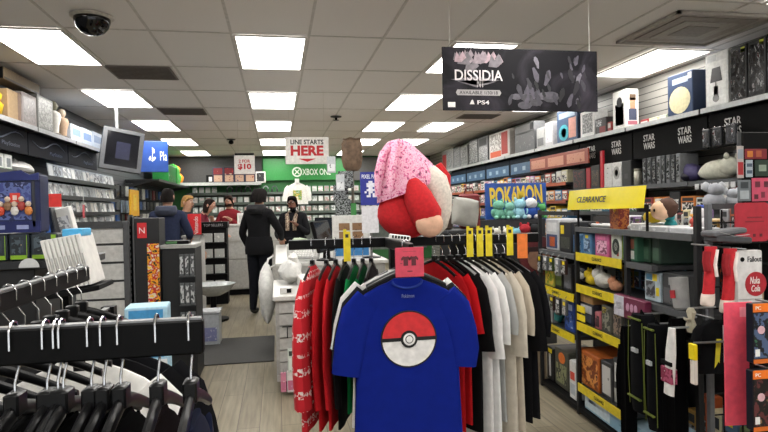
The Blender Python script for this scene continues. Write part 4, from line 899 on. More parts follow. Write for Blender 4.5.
def shirt(loc, rz, label, color, name='t_shirt', cat='t-shirt', group='shirts on the centre rack', key='rack', hang=True, hl=None, dz=-.148, **kw):
    mt = color if not isinstance(color, str) else mat(color, .9, vary=.08, scale=22, spec=.15)
    t = thing(name, label, cat, (loc[0], loc[1], loc[2]+dz), rz, group)
    tee_mesh(mt, **kw).build('body', t, smooth=True)
    if hang: hanger(loc, rz, hl or ('black hanger holding the '+label.split(' ', 1)[0]+' garment: '+label), 'hangers on the centre rack', key)
    return t
def fair_isle():
    mt = bpy.data.materials.new('fair_isle_knit'); mt.use_nodes = True; nt = mt.node_tree; b = nt.nodes['Principled BSDF']; N = nt.nodes.new; L = nt.links.new; b.inputs['Roughness'].default_value = .9
    tc = N('ShaderNodeTexCoord'); mp = N('ShaderNodeMapping'); mp.inputs['Scale'].default_value = (38, 38, 38); mp.inputs['Rotation'].default_value = (0, R(45), 0); L(tc.outputs['Object'], mp.inputs[0])
    ch = N('ShaderNodeTexChecker'); ch.inputs['Scale'].default_value = 1; ch.inputs['Color1'].default_value = lin('#c81f2b'); ch.inputs['Color2'].default_value = lin('#e3d2cc'); L(mp.outputs[0], ch.inputs[0])
    sp = N('ShaderNodeSeparateXYZ'); L(tc.outputs['Object'], sp.inputs[0]); d = N('ShaderNodeMath'); d.operation = 'MULTIPLY'; d.inputs[1].default_value = 3.4; L(sp.outputs['Z'], d.inputs[0]); fr = N('ShaderNodeMath'); fr.operation = 'FRACT'; L(d.outputs[0], fr.inputs[0])
    rp = N('ShaderNodeValToRGB'); rp.color_ramp.interpolation = 'CONSTANT'; L(fr.outputs[0], rp.inputs[0])
    e = rp.color_ramp.elements; e[0].position = 0; e[0].color = (0, 0, 0, 1); e[1].position = .18; e[1].color = (1, 1, 1, 1)
    for ps, v in ((.32, 0), (.5, .7), (.56, 0), (.78, 1), (.92, 0)): x = e.new(ps); x.color = (v, v, v, 1)
    n = N('ShaderNodeTexNoise'); n.inputs['Scale'].default_value = 70; L(tc.outputs['Object'], n.inputs[0]); g = N('ShaderNodeMath'); g.operation = 'GREATER_THAN'; g.inputs[1].default_value = .44; L(n.outputs['Fac'], g.inputs[0])
    ml = N('ShaderNodeMath'); ml.operation = 'MULTIPLY'; L(rp.outputs[0], ml.inputs[0]); L(g.outputs[0], ml.inputs[1])
    mx = N('ShaderNodeMixRGB'); mx.inputs[1].default_value = lin('#c51b28'); L(ml.outputs[0], mx.inputs[0]); L(ch.outputs[0], mx.inputs[2]); L(mx.outputs[0], b.inputs['Base Color']); return mt
FI = fair_isle()
# left arm (edge on), near shoulder towards the camera
left = [(.098, FI, 'red patterned knit sweater at the left end of the centre rack', 'sweater', 'long'), (.185, '#b81a22', 'plain red sweatshirt beside the patterned knit on the centre rack', 'sweatshirt', 'long'), (.238, '#cc2129', 'brighter red sweatshirt, second right of the patterned knit', 'sweatshirt', 'long'), (.29, '#121214', 'black sweatshirt between the red and green garments on the centre rack', 'sweatshirt', 'long'), (.343, '#0f7a41', 'bright green shirt on the left arm of the centre rack', 't_shirt', 'short'), (.394, '#0c6d3a', 'second green shirt, right of the bright green one', 't_shirt', 'short'), (.443, '#17171a', 'black shirt right of the green shirts on the centre rack', 't_shirt', 'short')]
for i, (x, c, lab, nm, sl) in enumerate(left):
    x += .085 if i else .092
    
    shirt((x, RY, RZ), R(-108), lab, c, nm, nm.replace('_', ' '), sleeve=sl, half=.235, length=.86 if sl == 'long' else .78, thick=.034 if i == 0 else .017, fold=.004, seed=i, hl='hanger of '+lab, slt=.045 if i == 0 else .016)
right = [(.93, '#b4161d', 'first bright red shirt right of the blue shirt'), (.985, '#c01a20', 'second bright red shirt right of the blue shirt'), (1.04, '#101012', 'black shirt between the red and the white shirts'), (1.1, '#eceae8', 'first white shirt on the right arm of the centre rack'), (1.155, '#e6e5e3', 'second white shirt on the right arm of the centre rack'), (1.21, '#a9aaa8', 'light grey shirt right of the white shirts'), (1.265, '#cdc4b4', 'first cream shirt on the right arm of the centre rack'), (1.325, '#c3b8a6', 'second cream shirt on the right arm of the centre rack'), (1.39, '#101012', 'black shirt right of the cream shirts on the centre rack'), (1.45, '#141417', 'outermost black shirt at the right end of the centre rack')]
for i, (x, c, lab) in enumerate(right):
    x = .905+.0485*i
    shirt((x, RY, RZ), R(-70+[0, 1, 2, 1, 2, 3, 2, 3, 4, 4][i]), lab, c, half=[.25, .24, .25, .27, .26, .24, .26, .25, .25, .24][i], length=[.93, .9, .95, 1.04, 1.0, .9, 1.02, .96, .92, .9][i], sls=[1, .9, 1.05, 1.25, 1.05, .8, 1.2, .95, 1.1, .9][i], thick=.016, fold=.003, seed=20+i, hl='hanger of '+lab, slt=.015)
# front arm, facing the camera
for i, (y, c, lab) in enumerate(((2.94, '#dcdbd8', 'white shirt hanging behind the blue shirt, rearmost of three'), (2.865, '#202124', 'black shirt hanging directly behind the blue shirt'))):
    shirt((AX-.035, y, RZ), 0, lab, c, half=.262, length=.8, thick=.03, fold=.004, seed=40+i, hl='hanger of '+lab, dz=-.165+.015*(1-i))
BL = mat('#0b1f7c', .9, vary=.06, scale=18, spec=.15)
st = shirt((AX-.044, 2.79, RZ), 0, 'royal blue shirt with red and white ball print facing the camera', BL, half=.26, length=.84, thick=.036, fold=.016, seed=50, flat=True, slt=.034, hl='black hanger holding the royal blue shirt at the front of the centre rack', dz=-.178)
em = MB(); yy = -.0262; q = .137; zc = -.296
RB, WB, KB = mat('#cf2a2f', .7), mat('#e4e2e0', .7), mat('#131316', .7)
em.disc(0, zc, q, yy-.002, yy+.004, RB, 28, 3, 177); em.disc(0, zc, q, yy-.002, yy+.004, WB, 28, 183, 357)
em.disc(0, zc, q+.003, yy-.003, yy+.004, KB, 40, rin=q-.004); em.box(-q, q, yy-.006, yy+.004, zc-.0085, zc+.0085, KB)
em.disc(0, zc, .042, yy-.008, yy+.004, KB, 24); em.disc(0, zc, .03, yy-.0095, yy+.003, WB, 24); em.disc(0, zc, .02, yy-.011, yy-.004, KB, 24); em.disc(0, zc, .016, yy-.0125, yy-.005, WB, 24)
em.build('ball_print', st)
MB().tube([(.075*math.cos(a), -.012-.012*abs(math.sin(a)), -.012-.035*math.sin(a)) for a in [PI*k/12 for k in range(13)]], .006, mat('#112f86', .9), 6).build('collar', st, smooth=True)
text('Pokémon', .062, .018, mat('#7f8cb8'), TR(0, -.0255, -.085), st)
# pink square sign
p = PY(410, 277, 2.63); t = thing('square_sign', 'pink red square sign with two printed shirts above the blue shirt', 'sign', (p.x, 2.63, p.z))
MB().box(-.068, .068, 0, .006, 0, .138, mat('#cc4258', .5), bev=.002).build('card', t)
im = MB()
for s in (-1, 1): MB().prism([(s*.019+a, .078+b) for a, b in ((-.011, -.025), (.011, -.025), (.011, .005), (.019, -.002), (.023, .008), (.012, .02), (.004, .017), (-.004, .017), (-.012, .02), (-.023, .008), (-.019, -.002), (-.011, .005))], -.001, .001, mat('#5a1f2a')).build('shirt_print', t)
im.box(-.012, .012, -.001, .001, .024, .03, mat('#7a2b38')); im.box(-.03, .03, -.001, .001, .118, .121, mat('#a8364a')); im.box(-.045, -.035, -.001, .001, .062, .066, mat('#7a2b38')); im.build('caption_print', t)
MB().box(-.02, .02, .0061, .03, .0, .06, BLACK).build('holder', t)
# size dividers
for k, (u, lab) in enumerate(((470, 'first yellow size divider on the right arm of the rack'), (480, 'second yellow size divider on the right arm of the rack'), (489, 'third yellow size divider on the right arm of the rack'), (368+142, 'lone yellow size divider near the orange tag'), (347, 'yellow size divider on the left arm of the rack'))):
    x = PY(u, 245, RY-.02).x; z0 = -.115
    t = thing('size_divider', lab, 'size divider', (x, RY, RZ), 0, 'yellow size dividers'); 
    MB().prism([(-.02, -.13), (.02, -.13), (.02, .04), (-.002, .04), (-.002, .052), (-.02, .052)], -.021, -.017, YEL).build('tag', t); MB().tube([(0, -.017, .03), (0, 0, .036), (0, .018, .03), (0, .018, -.02)], .003, YEL, 5).build('clip', t)
    MB().box(-.009, .009, -.0225, -.0205, .005, .025, mat('#2a2a20')).build('size_letter', t)
p0 = PY(517, 234, RY-.03); p1 = PY(528, 258, RY-.03)
t = thing('orange_tag', 'bright orange rectangular tag at the right end of the rack arm', 'tag', ((p0.x+p1.x)/2, RY-.03, p1.z)); MB().box(-.032, .032, 0, .005, 0, p0.z-p1.z, mat('#f07f33', .5)).build('card', t); MB().tube([(0, .005, .115), (0, .03, .125), (0, .046, .115)], .003, STEEL, 5).build('clip', t)
t = thing('size_marker', 'small white printed size marker on the rack below the red plush', 'size divider', (PY(398, 243, 3.0).x, 2.95, RZ-.012)); MB().box(-.06, .05, -.02, .02, .013, .04, WHITE, TR(ry=R(8)), bev=.004).build('tag', t)
mm = MB()
for k in range(6): mm.box(-.05+.016*k, -.04+.016*k, -.0215, -.019, .02, .034, BLACK, TR(ry=R(8)))
mm.build('marker_print', t)
# ------------------------------------------------------------------ the plush on the rack
PYY = 3.2; S_ = PYY/590.
def q_(u, v, dy=0): return Vector(((u-410)*S_, dy, (243-v)*S_))
p = PY(410, 243, PYY)
t = thing('plush_toy', 'large red plush with pink spotted drape and white fur sitting on the clothes rack', 'plush toy', (p.x, PYY+.05, RZ+.001))
PR = mat('#bf1a22', .9, vary=.15, scale=60)
MB().ball(q_(409, 217), (.172, .12, .152), PR, 22, bump=.03).build('body', t, smooth=True)
PINK = art(['#e487ab', '#eda6c0', '#f2bdd0', '#dd739c', '#6d3b52'], 55, .8, 2)
rings = []; n = 30
for (u, v, r, tl) in ((399, 140.5, 2, 0), (400, 141.5, 9, -5), (400, 146, 15, -10), (401, 155, 20, -15), (404, 165, 26, -16), (407, 175, 31, -17), (409, 184, 33.5, -18), (410, 190, 34, -19), (410, 195, 34, -20)):
    c = q_(u, v); ring = []
    for k in range(n):
        a = 2*PI*k/n; rr = r*S_*(1+.045*math.sin(7*a+v*.05)+.02*math.sin(13*a)); x, y = rr*math.cos(a), rr*.78*math.sin(a)
        ring.append((c.x+x*math.cos(R(tl)), y, c.z-x*math.sin(R(tl))))
    rings.append(ring)
MB().loft(rings, PINK).build('drape', t, smooth=True)
MB().tube([q_(400, 142, -.06), q_(394, 152, -.1), q_(390, 172, -.14), q_(386, 196, -.15)], [.01, .02, .022, .012], PINK, 8).build('drape_fold', t, smooth=True)
MB().tube([q_(397, 143, -.02), q_(384, 156, -.05), q_(379, 176, -.06), q_(377, 200, -.05)], [.012, .026, .03, .016], PINK, 8).build('drape_fold', t, smooth=True)
MB().tube([q_(432, 172, -.05), q_(438, 184, -.06), q_(442, 200, -.06), q_(443.5, 216, -.05), q_(442, 232, -.04), q_(440, 240, -.03)], [.04, .07, .074, .066, .05, .02], mat('#ddd4c8', .95, vary=.15, scale=70), 14).build('fur', t, smooth=True)
MB().tube([q_(446, 166, .03), q_(454, 180, .03), q_(455, 196, .03)], [.022, .034, .024], PR, 8).build('ear_flap', t, smooth=True)
MB().tube([q_(411, 186, -.09), q_(416, 202, -.125), q_(424, 220, -.14), q_(427, 230, -.13)], [.055, .082, .09, .07], PR, 14).build('arm', t, smooth=True)
MB().ball(q_(425, 229, -.18), (.078, .05, .074), mat('#dcae92', .85), 18).build('hand', t, smooth=True)
# ------------------------------------------------------------------ FOREGROUND LEFT RACK
FY = .97; FZ = 1.312
t = thing('clothes_rack', 'black clothes rack in the left foreground with a wide rail of chrome hooks', 'clothes rack', (0, 0, 0))
m_ = MB(); rail_bar(m_, -.95, -.12, FY-.011, FY+.011, FZ, .058); m_.build('front_rail', t)
m_ = MB(); XC = -.625; rail_bar(m_, XC-.012, XC+.012, FY+.05, 2.06, FZ, .05); m_.build('cross_rail', t)
MB().box(-.647, -.603, FY+.011, FY+.05, .05, FZ, BLACK, bev=.003).build('post', t)
MB().box(-.95, -.15, FY+.005, FY+.055, 0, .05, BLACK).build('base_bar', t); MB().box(-.647, -.603, .6, 1.95, .0, .05, BLACK).build('base_bar', t)
us = [9, 42, 53, 58.5, 87, 100, 117, 155]
ordn = ['first', 'second', 'third', 'fourth', 'fifth', 'sixth', 'seventh', 'rightmost']
cols = ['#121214', '#0f0f11', '#141416', '#101012', '#121214', '#0e0e10', '#131315', '#2a1f22']
prev = -9
for i, u in enumerate(us):
    x = PY(u, 330, FY-.014).x
    hanger((x, FY, FZ), R(-90), '%s chrome hooked black hanger from the left on the foreground rail' % ordn[i], 'hangers on the foreground rail', 'fore', hk_front=.034, span=.22, thick=.008, bar=.058, rt=.0125, stem=.042)
    t = thing('t_shirt', '%s shirt, %s from the left on the foreground rail' % ('dark brown' if i == 7 else 'black', ordn[i]), 't-shirt', (x, FY, FZ-.153), R(-90), 'shirts on the foreground rail')
    tee_mesh(mat(('#060607', '#080809')[i % 2] if i < 7 else '#1a1214', .95, spec=.05), half=.22, length=.72, thick=.008 if i in (1, 2, 3) else .016, fold=.0015, seed=60+i).build('body', t, smooth=True)
    sz = MB().box(-.008, .008, -.0123, -.0112, -.142, -.128, mat('#8d8f92', .5)).build('size_mark', t); sz.location = (0, 0, .155)
# navy shirt at right end of rail (lower)
x = PY(181, 400, FY).x
t = thing('sweatshirt', 'navy blue sweatshirt at the right end of the foreground rail', 'sweatshirt', (-.142, FY+.02, FZ-.17), R(-90), 'shirts on the foreground rail'); tee_mesh(mat('#12172c', .9, spec=.1), half=.2, length=.6, thick=.02, fold=.003, seed=71).build('body', t, smooth=True)
hanger((-.142, FY, FZ), R(-90), 'black hanger at the very right end of the foreground rail, holding the navy garment', 'hangers on the foreground rail', 'fore')
# cross rail of hangers facing the camera
oc = ['nearest', 'second', 'third', 'fourth', 'fifth', 'sixth', 'seventh', 'eighth', 'ninth', 'tenth', 'farthest']
for k in range(11):
    y = 1.16+.085*k
    hanger((XC, y, FZ), 0, '%s black hanger on the rail running away at far left' % oc[k], 'hangers on the left cross rail', 'cross', hk_front=.03, span=.2, thick=.008, bar=.05, rt=.013)
t = thing('t_shirt', 'black shirt on the nearest hanger of the rail running away at far left', 't-shirt', (XC, 1.16, FZ-.125)); tee_mesh(mat('#101012', .9, spec=.1), half=.2, length=.7, thick=.02, fold=.003, seed=80).build('body', t, smooth=True)
for k, (y, c, dx, lab) in enumerate(((1.9, '#eceae6', 0, 'white shirt facing the camera below the foreground rail'), (1.98, '#0f0f11', .03, 'black shirt directly behind the white one below the foreground rail'), (2.06, '#131316', .06, 'rearmost black shirt behind the white one below the foreground rail'))):
    hanger((-.6, y, 1.15), 0, 'hanger of '+lab, 'hangers on the left cross rail', 'cross')
    t = thing('t_shirt', lab, 't-shirt', (-.6+dx*.3, y, 1.15-.115), 0, 'shirts on the left cross rail'); tee_mesh(mat(c, .9, spec=.1), half=.24+dx*.4, length=.6, thick=.024, fold=.003, seed=90+k).build('body', t, smooth=True)
RK = bpy.data.objects['clothes_rack.001']
m_ = MB(); rail_bar(m_, -.612, -.588, 1.84, 2.2, 1.15, .05); m_.build('lower_arm', RK); MB().box(-.622, -.578, 2.2, 2.24, .05, 1.15, BLACK).build('rear_post', RK); MB().box(-.647, -.553, 1.95, 2.3, 0, .05, BLACK).build('base_bar', RK)
# ------------------------------------------------------------------ boxes on the dark stand, far left foreground
Ys = 2.6
zs = PY(30, 262, Ys).z
x1 = PY(59, 240, Ys).x
t = thing('display_stand', 'dark display stand at far left carrying the big blue box and green edged packs', 'display fixture', (-1.25, Ys+.02, 0))
top = PY(28, 261, Ys).z
MB().box(-.3, .26, 0, .4, 0, top-.035, mat('#151517', .5), bev=.004).build('body', t); MB().box(-.31, x1+1.25+.06, -.02, .41, top-.035, top, mat('#232427', .4), bev=.004).build('top', t)
for k in range(3): MB().box(-.27+.14*k, -.2+.14*k, -.006, .0, top-.19, top-.05, mat('#9a9b9a' if k != 1 else '#77797a')).build('price_card', t)
so_ = MB().disc(0, .005, .038, -.003, 0, mat('#cfd0cf', .5), 20, 0, 180).build('price_sticker', t, (PY(28.5, 261, Ys-.03).x+1.25, -.044, top-.03))
# green edged controller packs
ghz = PY(30, 234, Ys).z-top
for k, (u0, u1, lab) in enumerate(((-14, 6, 'green edged dark game pack at the left picture edge'), (6.8, 28, 'green edged dark game pack with round figure, in the middle under the big blue box'), (28.6, 57, 'green edged blue game pack at the right under the big blue box'))):
    a = PY(u0, 240, Ys).x; b = PY(u1, 240, Ys).x; w = b-a
    pkg('game_pack', 'box', lab, ((a+b)/2, Ys+.01, top+.001), 0, w-.004, .1, ghz, mat('#2a3138', .3), [(0, 0, 1, .17, mat('#86b02a', .35)), (.8 if k == 2 else .96, .1, 1, 1, mat('#86b02a', .35)), (.08, .25, .6, .92, art(['#2f3b42', '#4a565e', '#1a2025', '#6c706c'], 14)), (.62, .3, .76, .8, art(['#6a3c2e', '#39424a', '#988a74'], 22))])
# big blue box
bz = top+ghz+.006
bw0 = PY(-22, 200, Ys).x; bw1 = PY(38, 200, Ys).x
bt = PY(20, 174, Ys).z
t = thing('bundle_box', 'big dark blue boxed figure set with clear window at far left', 'box', ((bw0+bw1)/2, Ys+.02, bz))
w = bw1-bw0; h = bt-bz
MB().box(-w/2, w/2, 0, .1, 0, h, mat('#1a2148', .3, vary=.3, scale=8), bev=.006).build('carton', t)
MB().prism([(-w*.5, h), (-w*.15, h*1.03), (w*.2, h*1.07), (w*.34, h*.99), (w*.5, h*1.03), (w*.5, h*.9), (-w*.5, h*.88)], -.006, 0, mat('#232c66', .3)).build('header_flap', t)
MB().box(-w*.42, w*.35, -.003, .001, h*.22, h*.86, art(['#28346b', '#3a4380', '#56639a', '#1d2450', '#7a7fae'], 12)).build('window_scene', t)
rg = random.Random(9)
for k in range(7):
    x = -w*.38+w*.7*k/6; c = ('#b3372f', '#c9c9cf', '#c8472c', '#8d6a4e', '#d6d2cc', '#a23a34', '#c57a3a')[k]
    f = MB(); f.ball((0, -.012, .03), (.016, .01, .02), mat(c, .5), 8); f.ball((0, -.012, .058), (.012, .01, .012), mat('#cdb9a5', .5), 8); f.build('figurine', t, (x, 0, h*.25+.02*(k % 2)))
MB().box(w*.0, w*.17, -.006, -.002, h*.52, h*.68, mat('#d03a2b', .4)).build('red_badge', t); MB().box(w*.05, w*.12, -.0075, -.005, h*.56, h*.64, mat('#e8c7bd')).build('badge_mark', t)
MB().box(-w*.5, w*.5, -.003, .001, 0, h*.2, mat('#1c2357', .3)).build('lower_band', t)
for x in (-.2, .2): MB().box(w*x-w*.1, w*x+w*.1, -.005, -.002, h*.06, h*.13, mat('#8f97c0')).build('caption_mark', t)
MB().box(w*.37, w*.42, -.003, .001, h*.1, h*.95, mat('#2d2f38')).build('edge_strip', t)
# blue spined and white books leaning by the box, pale cased stack with blue strip
for k, (u, c, lab, an) in enumerate(((53, '#2456a0', 'blue spined book leaning beside the big blue box', 9), (58, '#1c1e22', 'black book leaning between the blue and the white ones', 11), (66, '#d6d4cf', 'white covered book with grey picture leaning above the pale case stack', 13))):
    p = PY(u, 237, Ys+.15)
    t = thing('leaning_book', lab, 'book', (p.x-.02, Ys+.14+.06*k, top+.02), 0)
    hh = PY(u-8, 204, Ys).z-top-.03; ww = .028 if k < 2 else .085; Mq = TR(0, 0, 0, ry=R(-an))
    MB().box(-ww/2, ww/2, 0, .05, 0, hh, mat(c, .4), Mq, bev=.003).build('cover', t); MB().box(-ww*.35, ww*.35, -.002, .001, hh*.2, hh*.8, art([c, '#8e9096', '#d9dadd', c] if k != 1 else ['#1c1e22', '#2a2c31'], 16), Mq).build('cover_print', t)
    MB().box(-.02, .02, .005, .045, -.02, .004, BLK2).build('book_foot', t)
YC = Ys-.22
a = PY(54, 290, YC); b = PY(86, 290, YC)
CW = mat('#d9d7d2', .4, vary=.08)
z0 = PY(70, 293, YC).z; hh = PY(70, 238, YC).z-z0
t = thing('case_shelf', 'dark tilted shelf holding the leaning pale cases', 'shelf', (a.x-.01, YC-.01, z0)); MB().box(-.02, b.x-a.x+.06, 0, .2, -.02, 0, BLK2, TR(ry=R(-9)), bev=.003).build('board', t)
MB().box(0, .03, .1, .14, -z0, -.02, BLK2).build('leg', t)
for k in range(9):
    x = a.x+.006+.0155*k
    o = thing('slim_case', 'pale slim case, %s of the leaning row at left' % ('first', 'second', 'third', 'fourth', 'fifth', 'sixth', 'seventh', 'eighth', 'last')[k], 'slim case', (x, YC, z0+.008+.0026*k), 0, 'leaning pale cases')
    MB().box(-.0065, .0065, 0, .17, 0, hh-.01, CW, TR(ry=R(-13)), bev=.002).build('case', o); MB().box(-.002, .003, -.001, .001, hh*.1, hh*.6, mat('#a9a7a3'), TR(ry=R(-13))).build('spine_print', o)
p = PY(70, 237, YC); t = tag(MB().box(-.035, .035, 0, .12, 0, .03, mat('#4aa6d6', .4), bev=.003).build('blue_sleeve', loc=(p.x, YC+.02, z0+hh+.004)), 'small bright blue sleeve lying on top of the pale case stack', 'sleeve')
# ------------------------------------------------------------------ RIGHT WALL
RSX, RWX = 4.05, 4.44
ZR = 2.37
rn = ['nearest', 'second', 'third', 'fourth', 'fifth', 'sixth', 'seventh', 'eighth', 'farthest']
for k in range(9):
    y0 = 2.55+1.22*k
    wall_shelf(RSX, RWX, y0, y0+1.2, ZR, '%s pale edged shelf length high on the right wall' % rn[k], lip='#b4b6b6', front=-1)
    if k < 5:
        t = thing('header_board', '%s black header board under the right top shelf' % rn[k], 'header board', (4.14, y0+.6, 1.99), WEST)
        MB().box(-.598, .598, 0, .02, 0, .33, mat('#0b0b0c', .7, spec=.15), bev=.003).build('panel', t); MB().box(-.598, .598, .02, .29, .17, .19, BLACK).build('mount_arm', t)
        for xx in ((-.3, .28) if k in (1, 2, 3) else ()):
            text('STAR', .2, .075, mat('#d6d5d3'), TR(xx, -.001, .225), t, fat=.015); text('WARS', .2, .075, mat('#d6d5d3'), TR(xx, -.001, .135), t, fat=.015)
    else:
        t = thing('header_board', '%s dull blue header board under the right top shelf' % rn[k], 'header board', (4.14, y0+.6, 1.99), WEST)
        MB().box(-.598, .598, 0, .02, 0, .31, mat('#18202b', .7, spec=.15), bev=.003).build('panel', t); MB().box(-.598, .598, .02, .29, .17, .19, BLACK).build('mount_arm', t); MB().box(-.56, .56, -.003, .001, .04, .22, mat('#3e6183', .4, vary=.2)).build('print_strip', t)
        for xx in (-.35, .0, .35): MB().box(xx-.06, xx+.06, -.004, -.002, .09, .16, mat('#9fb4c6')).build('print_mark', t)
def on_right(u0, u1, vt, name, cat, label, body, pats=(), d=.2, zb=ZR, X=RSX+.04, vb=None, side=None, group=None, gap=.006, lid=None, spats=(), zmax=9):
    a = PX(u0, 110, X); b = PX(u1, 110, X); yc = (a.y+b.y)/2; w = abs(a.y-b.y)-gap
    z1 = min(zmax, PX((u0+u1)/2, vt, X).z); h = max(.03, z1-zb)
    return pkg(name, cat, label, (X, yc, zb+.001), WEST, w, d, h, body, pats, group, side, lid, spats)
SILV = art(['#8d8e90', '#5c5e61', '#b4b4b4', '#3a3b3e', '#7d7e80'], 18, .25)
K = lambda c, **k: mat(c, .45, **k)
ob = on_right
ob(441, 452, 150, 'retail_box', 'box', 'silver box with dark red patch, first at the far end of the right top shelf', K('#8a8a88'), [(.05, .1, .4, .8, mat('#9c2a28')), (.45, .1, .95, .9, SILV)])
ob(452.5, 459, 148, 'retail_box', 'box', 'narrow silver box, second from the far end of the right top shelf', K('#6f7072'), [(.1, .1, .9, .9, SILV)])
ob(459.5, 466.5, 146, 'retail_box', 'box', 'narrow silver box, third from the far end of the right top shelf', K('#838482'), [(.1, .1, .9, .9, SILV)])
ob(468, 477, 140, 'foil_pack', 'pack', 'shiny grey foil pack left of the red fronted box on the right top shelf', K('#3a3b3d'), [(.05, .05, .95, .95, SILV)])
ob(477.5, 487, 137, 'foil_pack', 'pack', 'dark and white foil pack touching the red fronted box on the right top shelf', K('#6d6e70'), [(.05, .05, .95, .6, SILV), (.1, .65, .9, .95, mat('#3b3c3f'))])
ob(488.5, 509, 132, 'retail_box', 'box', 'white and red fronted box on the far half of the right top shelf', K('#c9c4bf'), [(.05, .3, .6, .95, art(['#b9b6b2', '#8d8884', '#d6d3cf', '#4a4644'], 9)), (.62, .1, .92, .95, mat('#a8281f')), (.05, .05, .6, .28, mat('#c9552f'))])
a_ = ob(514, 534, 133, 'retail_box', 'box', 'lower grey box of the pair right of the red fronted box', K('#4a4b4d'), [(.05, .1, .95, .9, art(['#5a5b5d', '#3f4043', '#77787a'], 8))])
top_z = a_.location.z+max(v.co.z for v in a_.data.vertices)
ob(514.5, 533.5, 124, 'retail_box', 'box', 'upper grey and white box stacked on the grey box of the right top shelf', K('#5f6062'), [(.0, .1, .8, .9, mat('#8a8b8c')), (.82, .1, .98, .9, mat('#2f3032'))], zb=top_z+.001)
ob(536, 544, 128, 'retail_box', 'box', 'white box left of the blue box with teal circle', K('#a9a9a7'), [(.1, .1, .9, .5, mat('#6a6b6d'))])
ob(544.5, 552.5, 122.5, 'retail_box', 'box', 'taller white box with purple print left of the blue box with teal circle', K('#b4b3b6'), [(.1, .15, .9, .6, art(['#8b7f9c', '#d4d3d6', '#5f5a6e'], 14))])
ob(556.5, 577, 109, 'retail_box', 'box', 'blue box with teal circle and pink panel on the right top shelf', K('#2b4668'), [(.1, .05, .6, .55, mat('#3aa3b0'), 'o'), (.22, .15, .48, .44, mat('#1d4f63'), 'o'), (.6, .1, .95, .7, mat('#c98f80')), (.1, .75, .9, .92, mat('#8fa3b8'))], side=K('#22364f'))
ob(580, 594, 111, 'retail_box', 'box', 'white box with grey printed picture right of the blue teal circle box', K('#e2e2e0'), [(.15, .15, .9, .9, art(['#e2e2e0', '#a9a9a8', '#707072', '#c9c9c8'], 16))])
ob(594.8, 606, 118, 'retail_box', 'box', 'dark pack with red corner left of the tall white robed figure box', K('#2a2526'), [(.4, .05, .95, .45, mat('#7a2326')), (.05, .5, .6, .9, SILV)])
ob(607, 611, 122, 'retail_box', 'box', 'slim red pack squeezed beside the tall white robed figure box', K('#8e2a2c'), [(.1, .4, .9, .9, mat('#b9b0aa'))])
FIGB = art(['#e4e3df', '#d6d5d1'], 6)
t_ = ob(612.5, 626, 91, 'figure_box', 'box', 'tall white box printed with a black robed figure and a brown haired figure', K('#dddcd7'), [(.06, .06, .94, .94, FIGB), (.2, .1, .85, .66, mat('#1d1d20')), (.32, .58, .74, .84, mat('#232326'), 'o')], d=.17, side=K('#d3d2cd'), spats=[(.2, .2, .85, .5, mat('#3c4258')), (.3, .5, .75, .78, mat('#a97c5f')), (.26, .72, .8, .88, mat('#54402f')), (.1, .08, .9, .18, mat('#a7606c'))])
for k, (u0, u1, v, c, lab) in enumerate(((640, 648, 121.5, '#b23a40', 'red flat book lying right of the tall robed figure box'), (648.5, 658, 119.5, '#d8d3b0', 'cream flat book lying left of the blue box with cream disc'), (658.5, 666.5, 117, '#c9cdb0', 'pale yellow flat book touching the blue box with cream disc'))):
    ob(u0, u1, v-2, 'flat_book', 'book', lab, K(c), [(.05, .2, .95, .6, WHITE)], d=.25)
ob(667.5, 693, 73, 'retail_box', 'box', 'blue box with large cream disc on the right top shelf', K('#20385c'), [(.06, .03, .93, .68, mat('#d8d0a8'), 'o'), (.34, .38, .66, .62, mat('#2a2a2e')), (.4, .4, .47, .6, mat('#8f8a78')), (.53, .4, .6, .6, mat('#8f8a78')), (.2, .76, .84, .9, mat('#a7b6c9')), (.84, .82, .98, .96, mat('#d8d6d2'))], side=K('#1a2a47'))
t = ob(705.5, 728.5, 52, 'lamp_box', 'box', 'tall white box with a picture of a dark shaded lamp', K('#dcdcda'), [(.06, .04, .94, .84, mat('#ecece9')), (.46, .2, .5, .5, mat('#4a4a4c')), (.33, .08, .63, .22, mat('#8b8b8a'), 'o'), (.38, .16, .58, .38, mat('#6a6a6a')), (.08, .86, .5, .97, mat('#c2c3c3'))], side=K('#cfcfcc'))
b_ = PX(717, 80, RSX+.04)
hh = PX(717, 52, RSX+.04).z-ZR; w_ = abs(PX(705.5, 110, RSX+.04).y-PX(728.5, 110, RSX+.04).y)
o = MB().prism([(-w_*.26, hh*.46), (w_*.26, hh*.46), (w_*.17, hh*.72), (-w_*.17, hh*.72)], -.0035, -.001, mat('#3f3d40')).build('lamp_picture', t)
GLOSSY = art(['#0d0d0f', '#161619', '#0f0f11', '#3d3e40', '#131315', '#8f9092', '#4b1a1e'], 13, .15, 5, stretch=(1, 1, .5))
ob(730, 747, 46, 'glossy_pack', 'pack', 'black and silver glossy pack with yellow sticker beside the lamp box', K('#141416'), [(.04, .04, .96, .94, GLOSSY), (.7, .88, .95, .97, mat('#b9c23a'))])
ob(748, 766, 39, 'glossy_pack', 'pack', 'second black and silver glossy pack, at the upper right picture edge', K('#131315'), [(.04, .04, .96, .94, GLOSSY), (.7, .9, .95, .98, mat('#b9c23a'))])
ob(767, 783, 31, 'glossy_pack', 'pack', 'black and silver glossy pack cut by the right picture edge', K('#131315'), [(.04, .04, .96, .94, GLOSSY)])
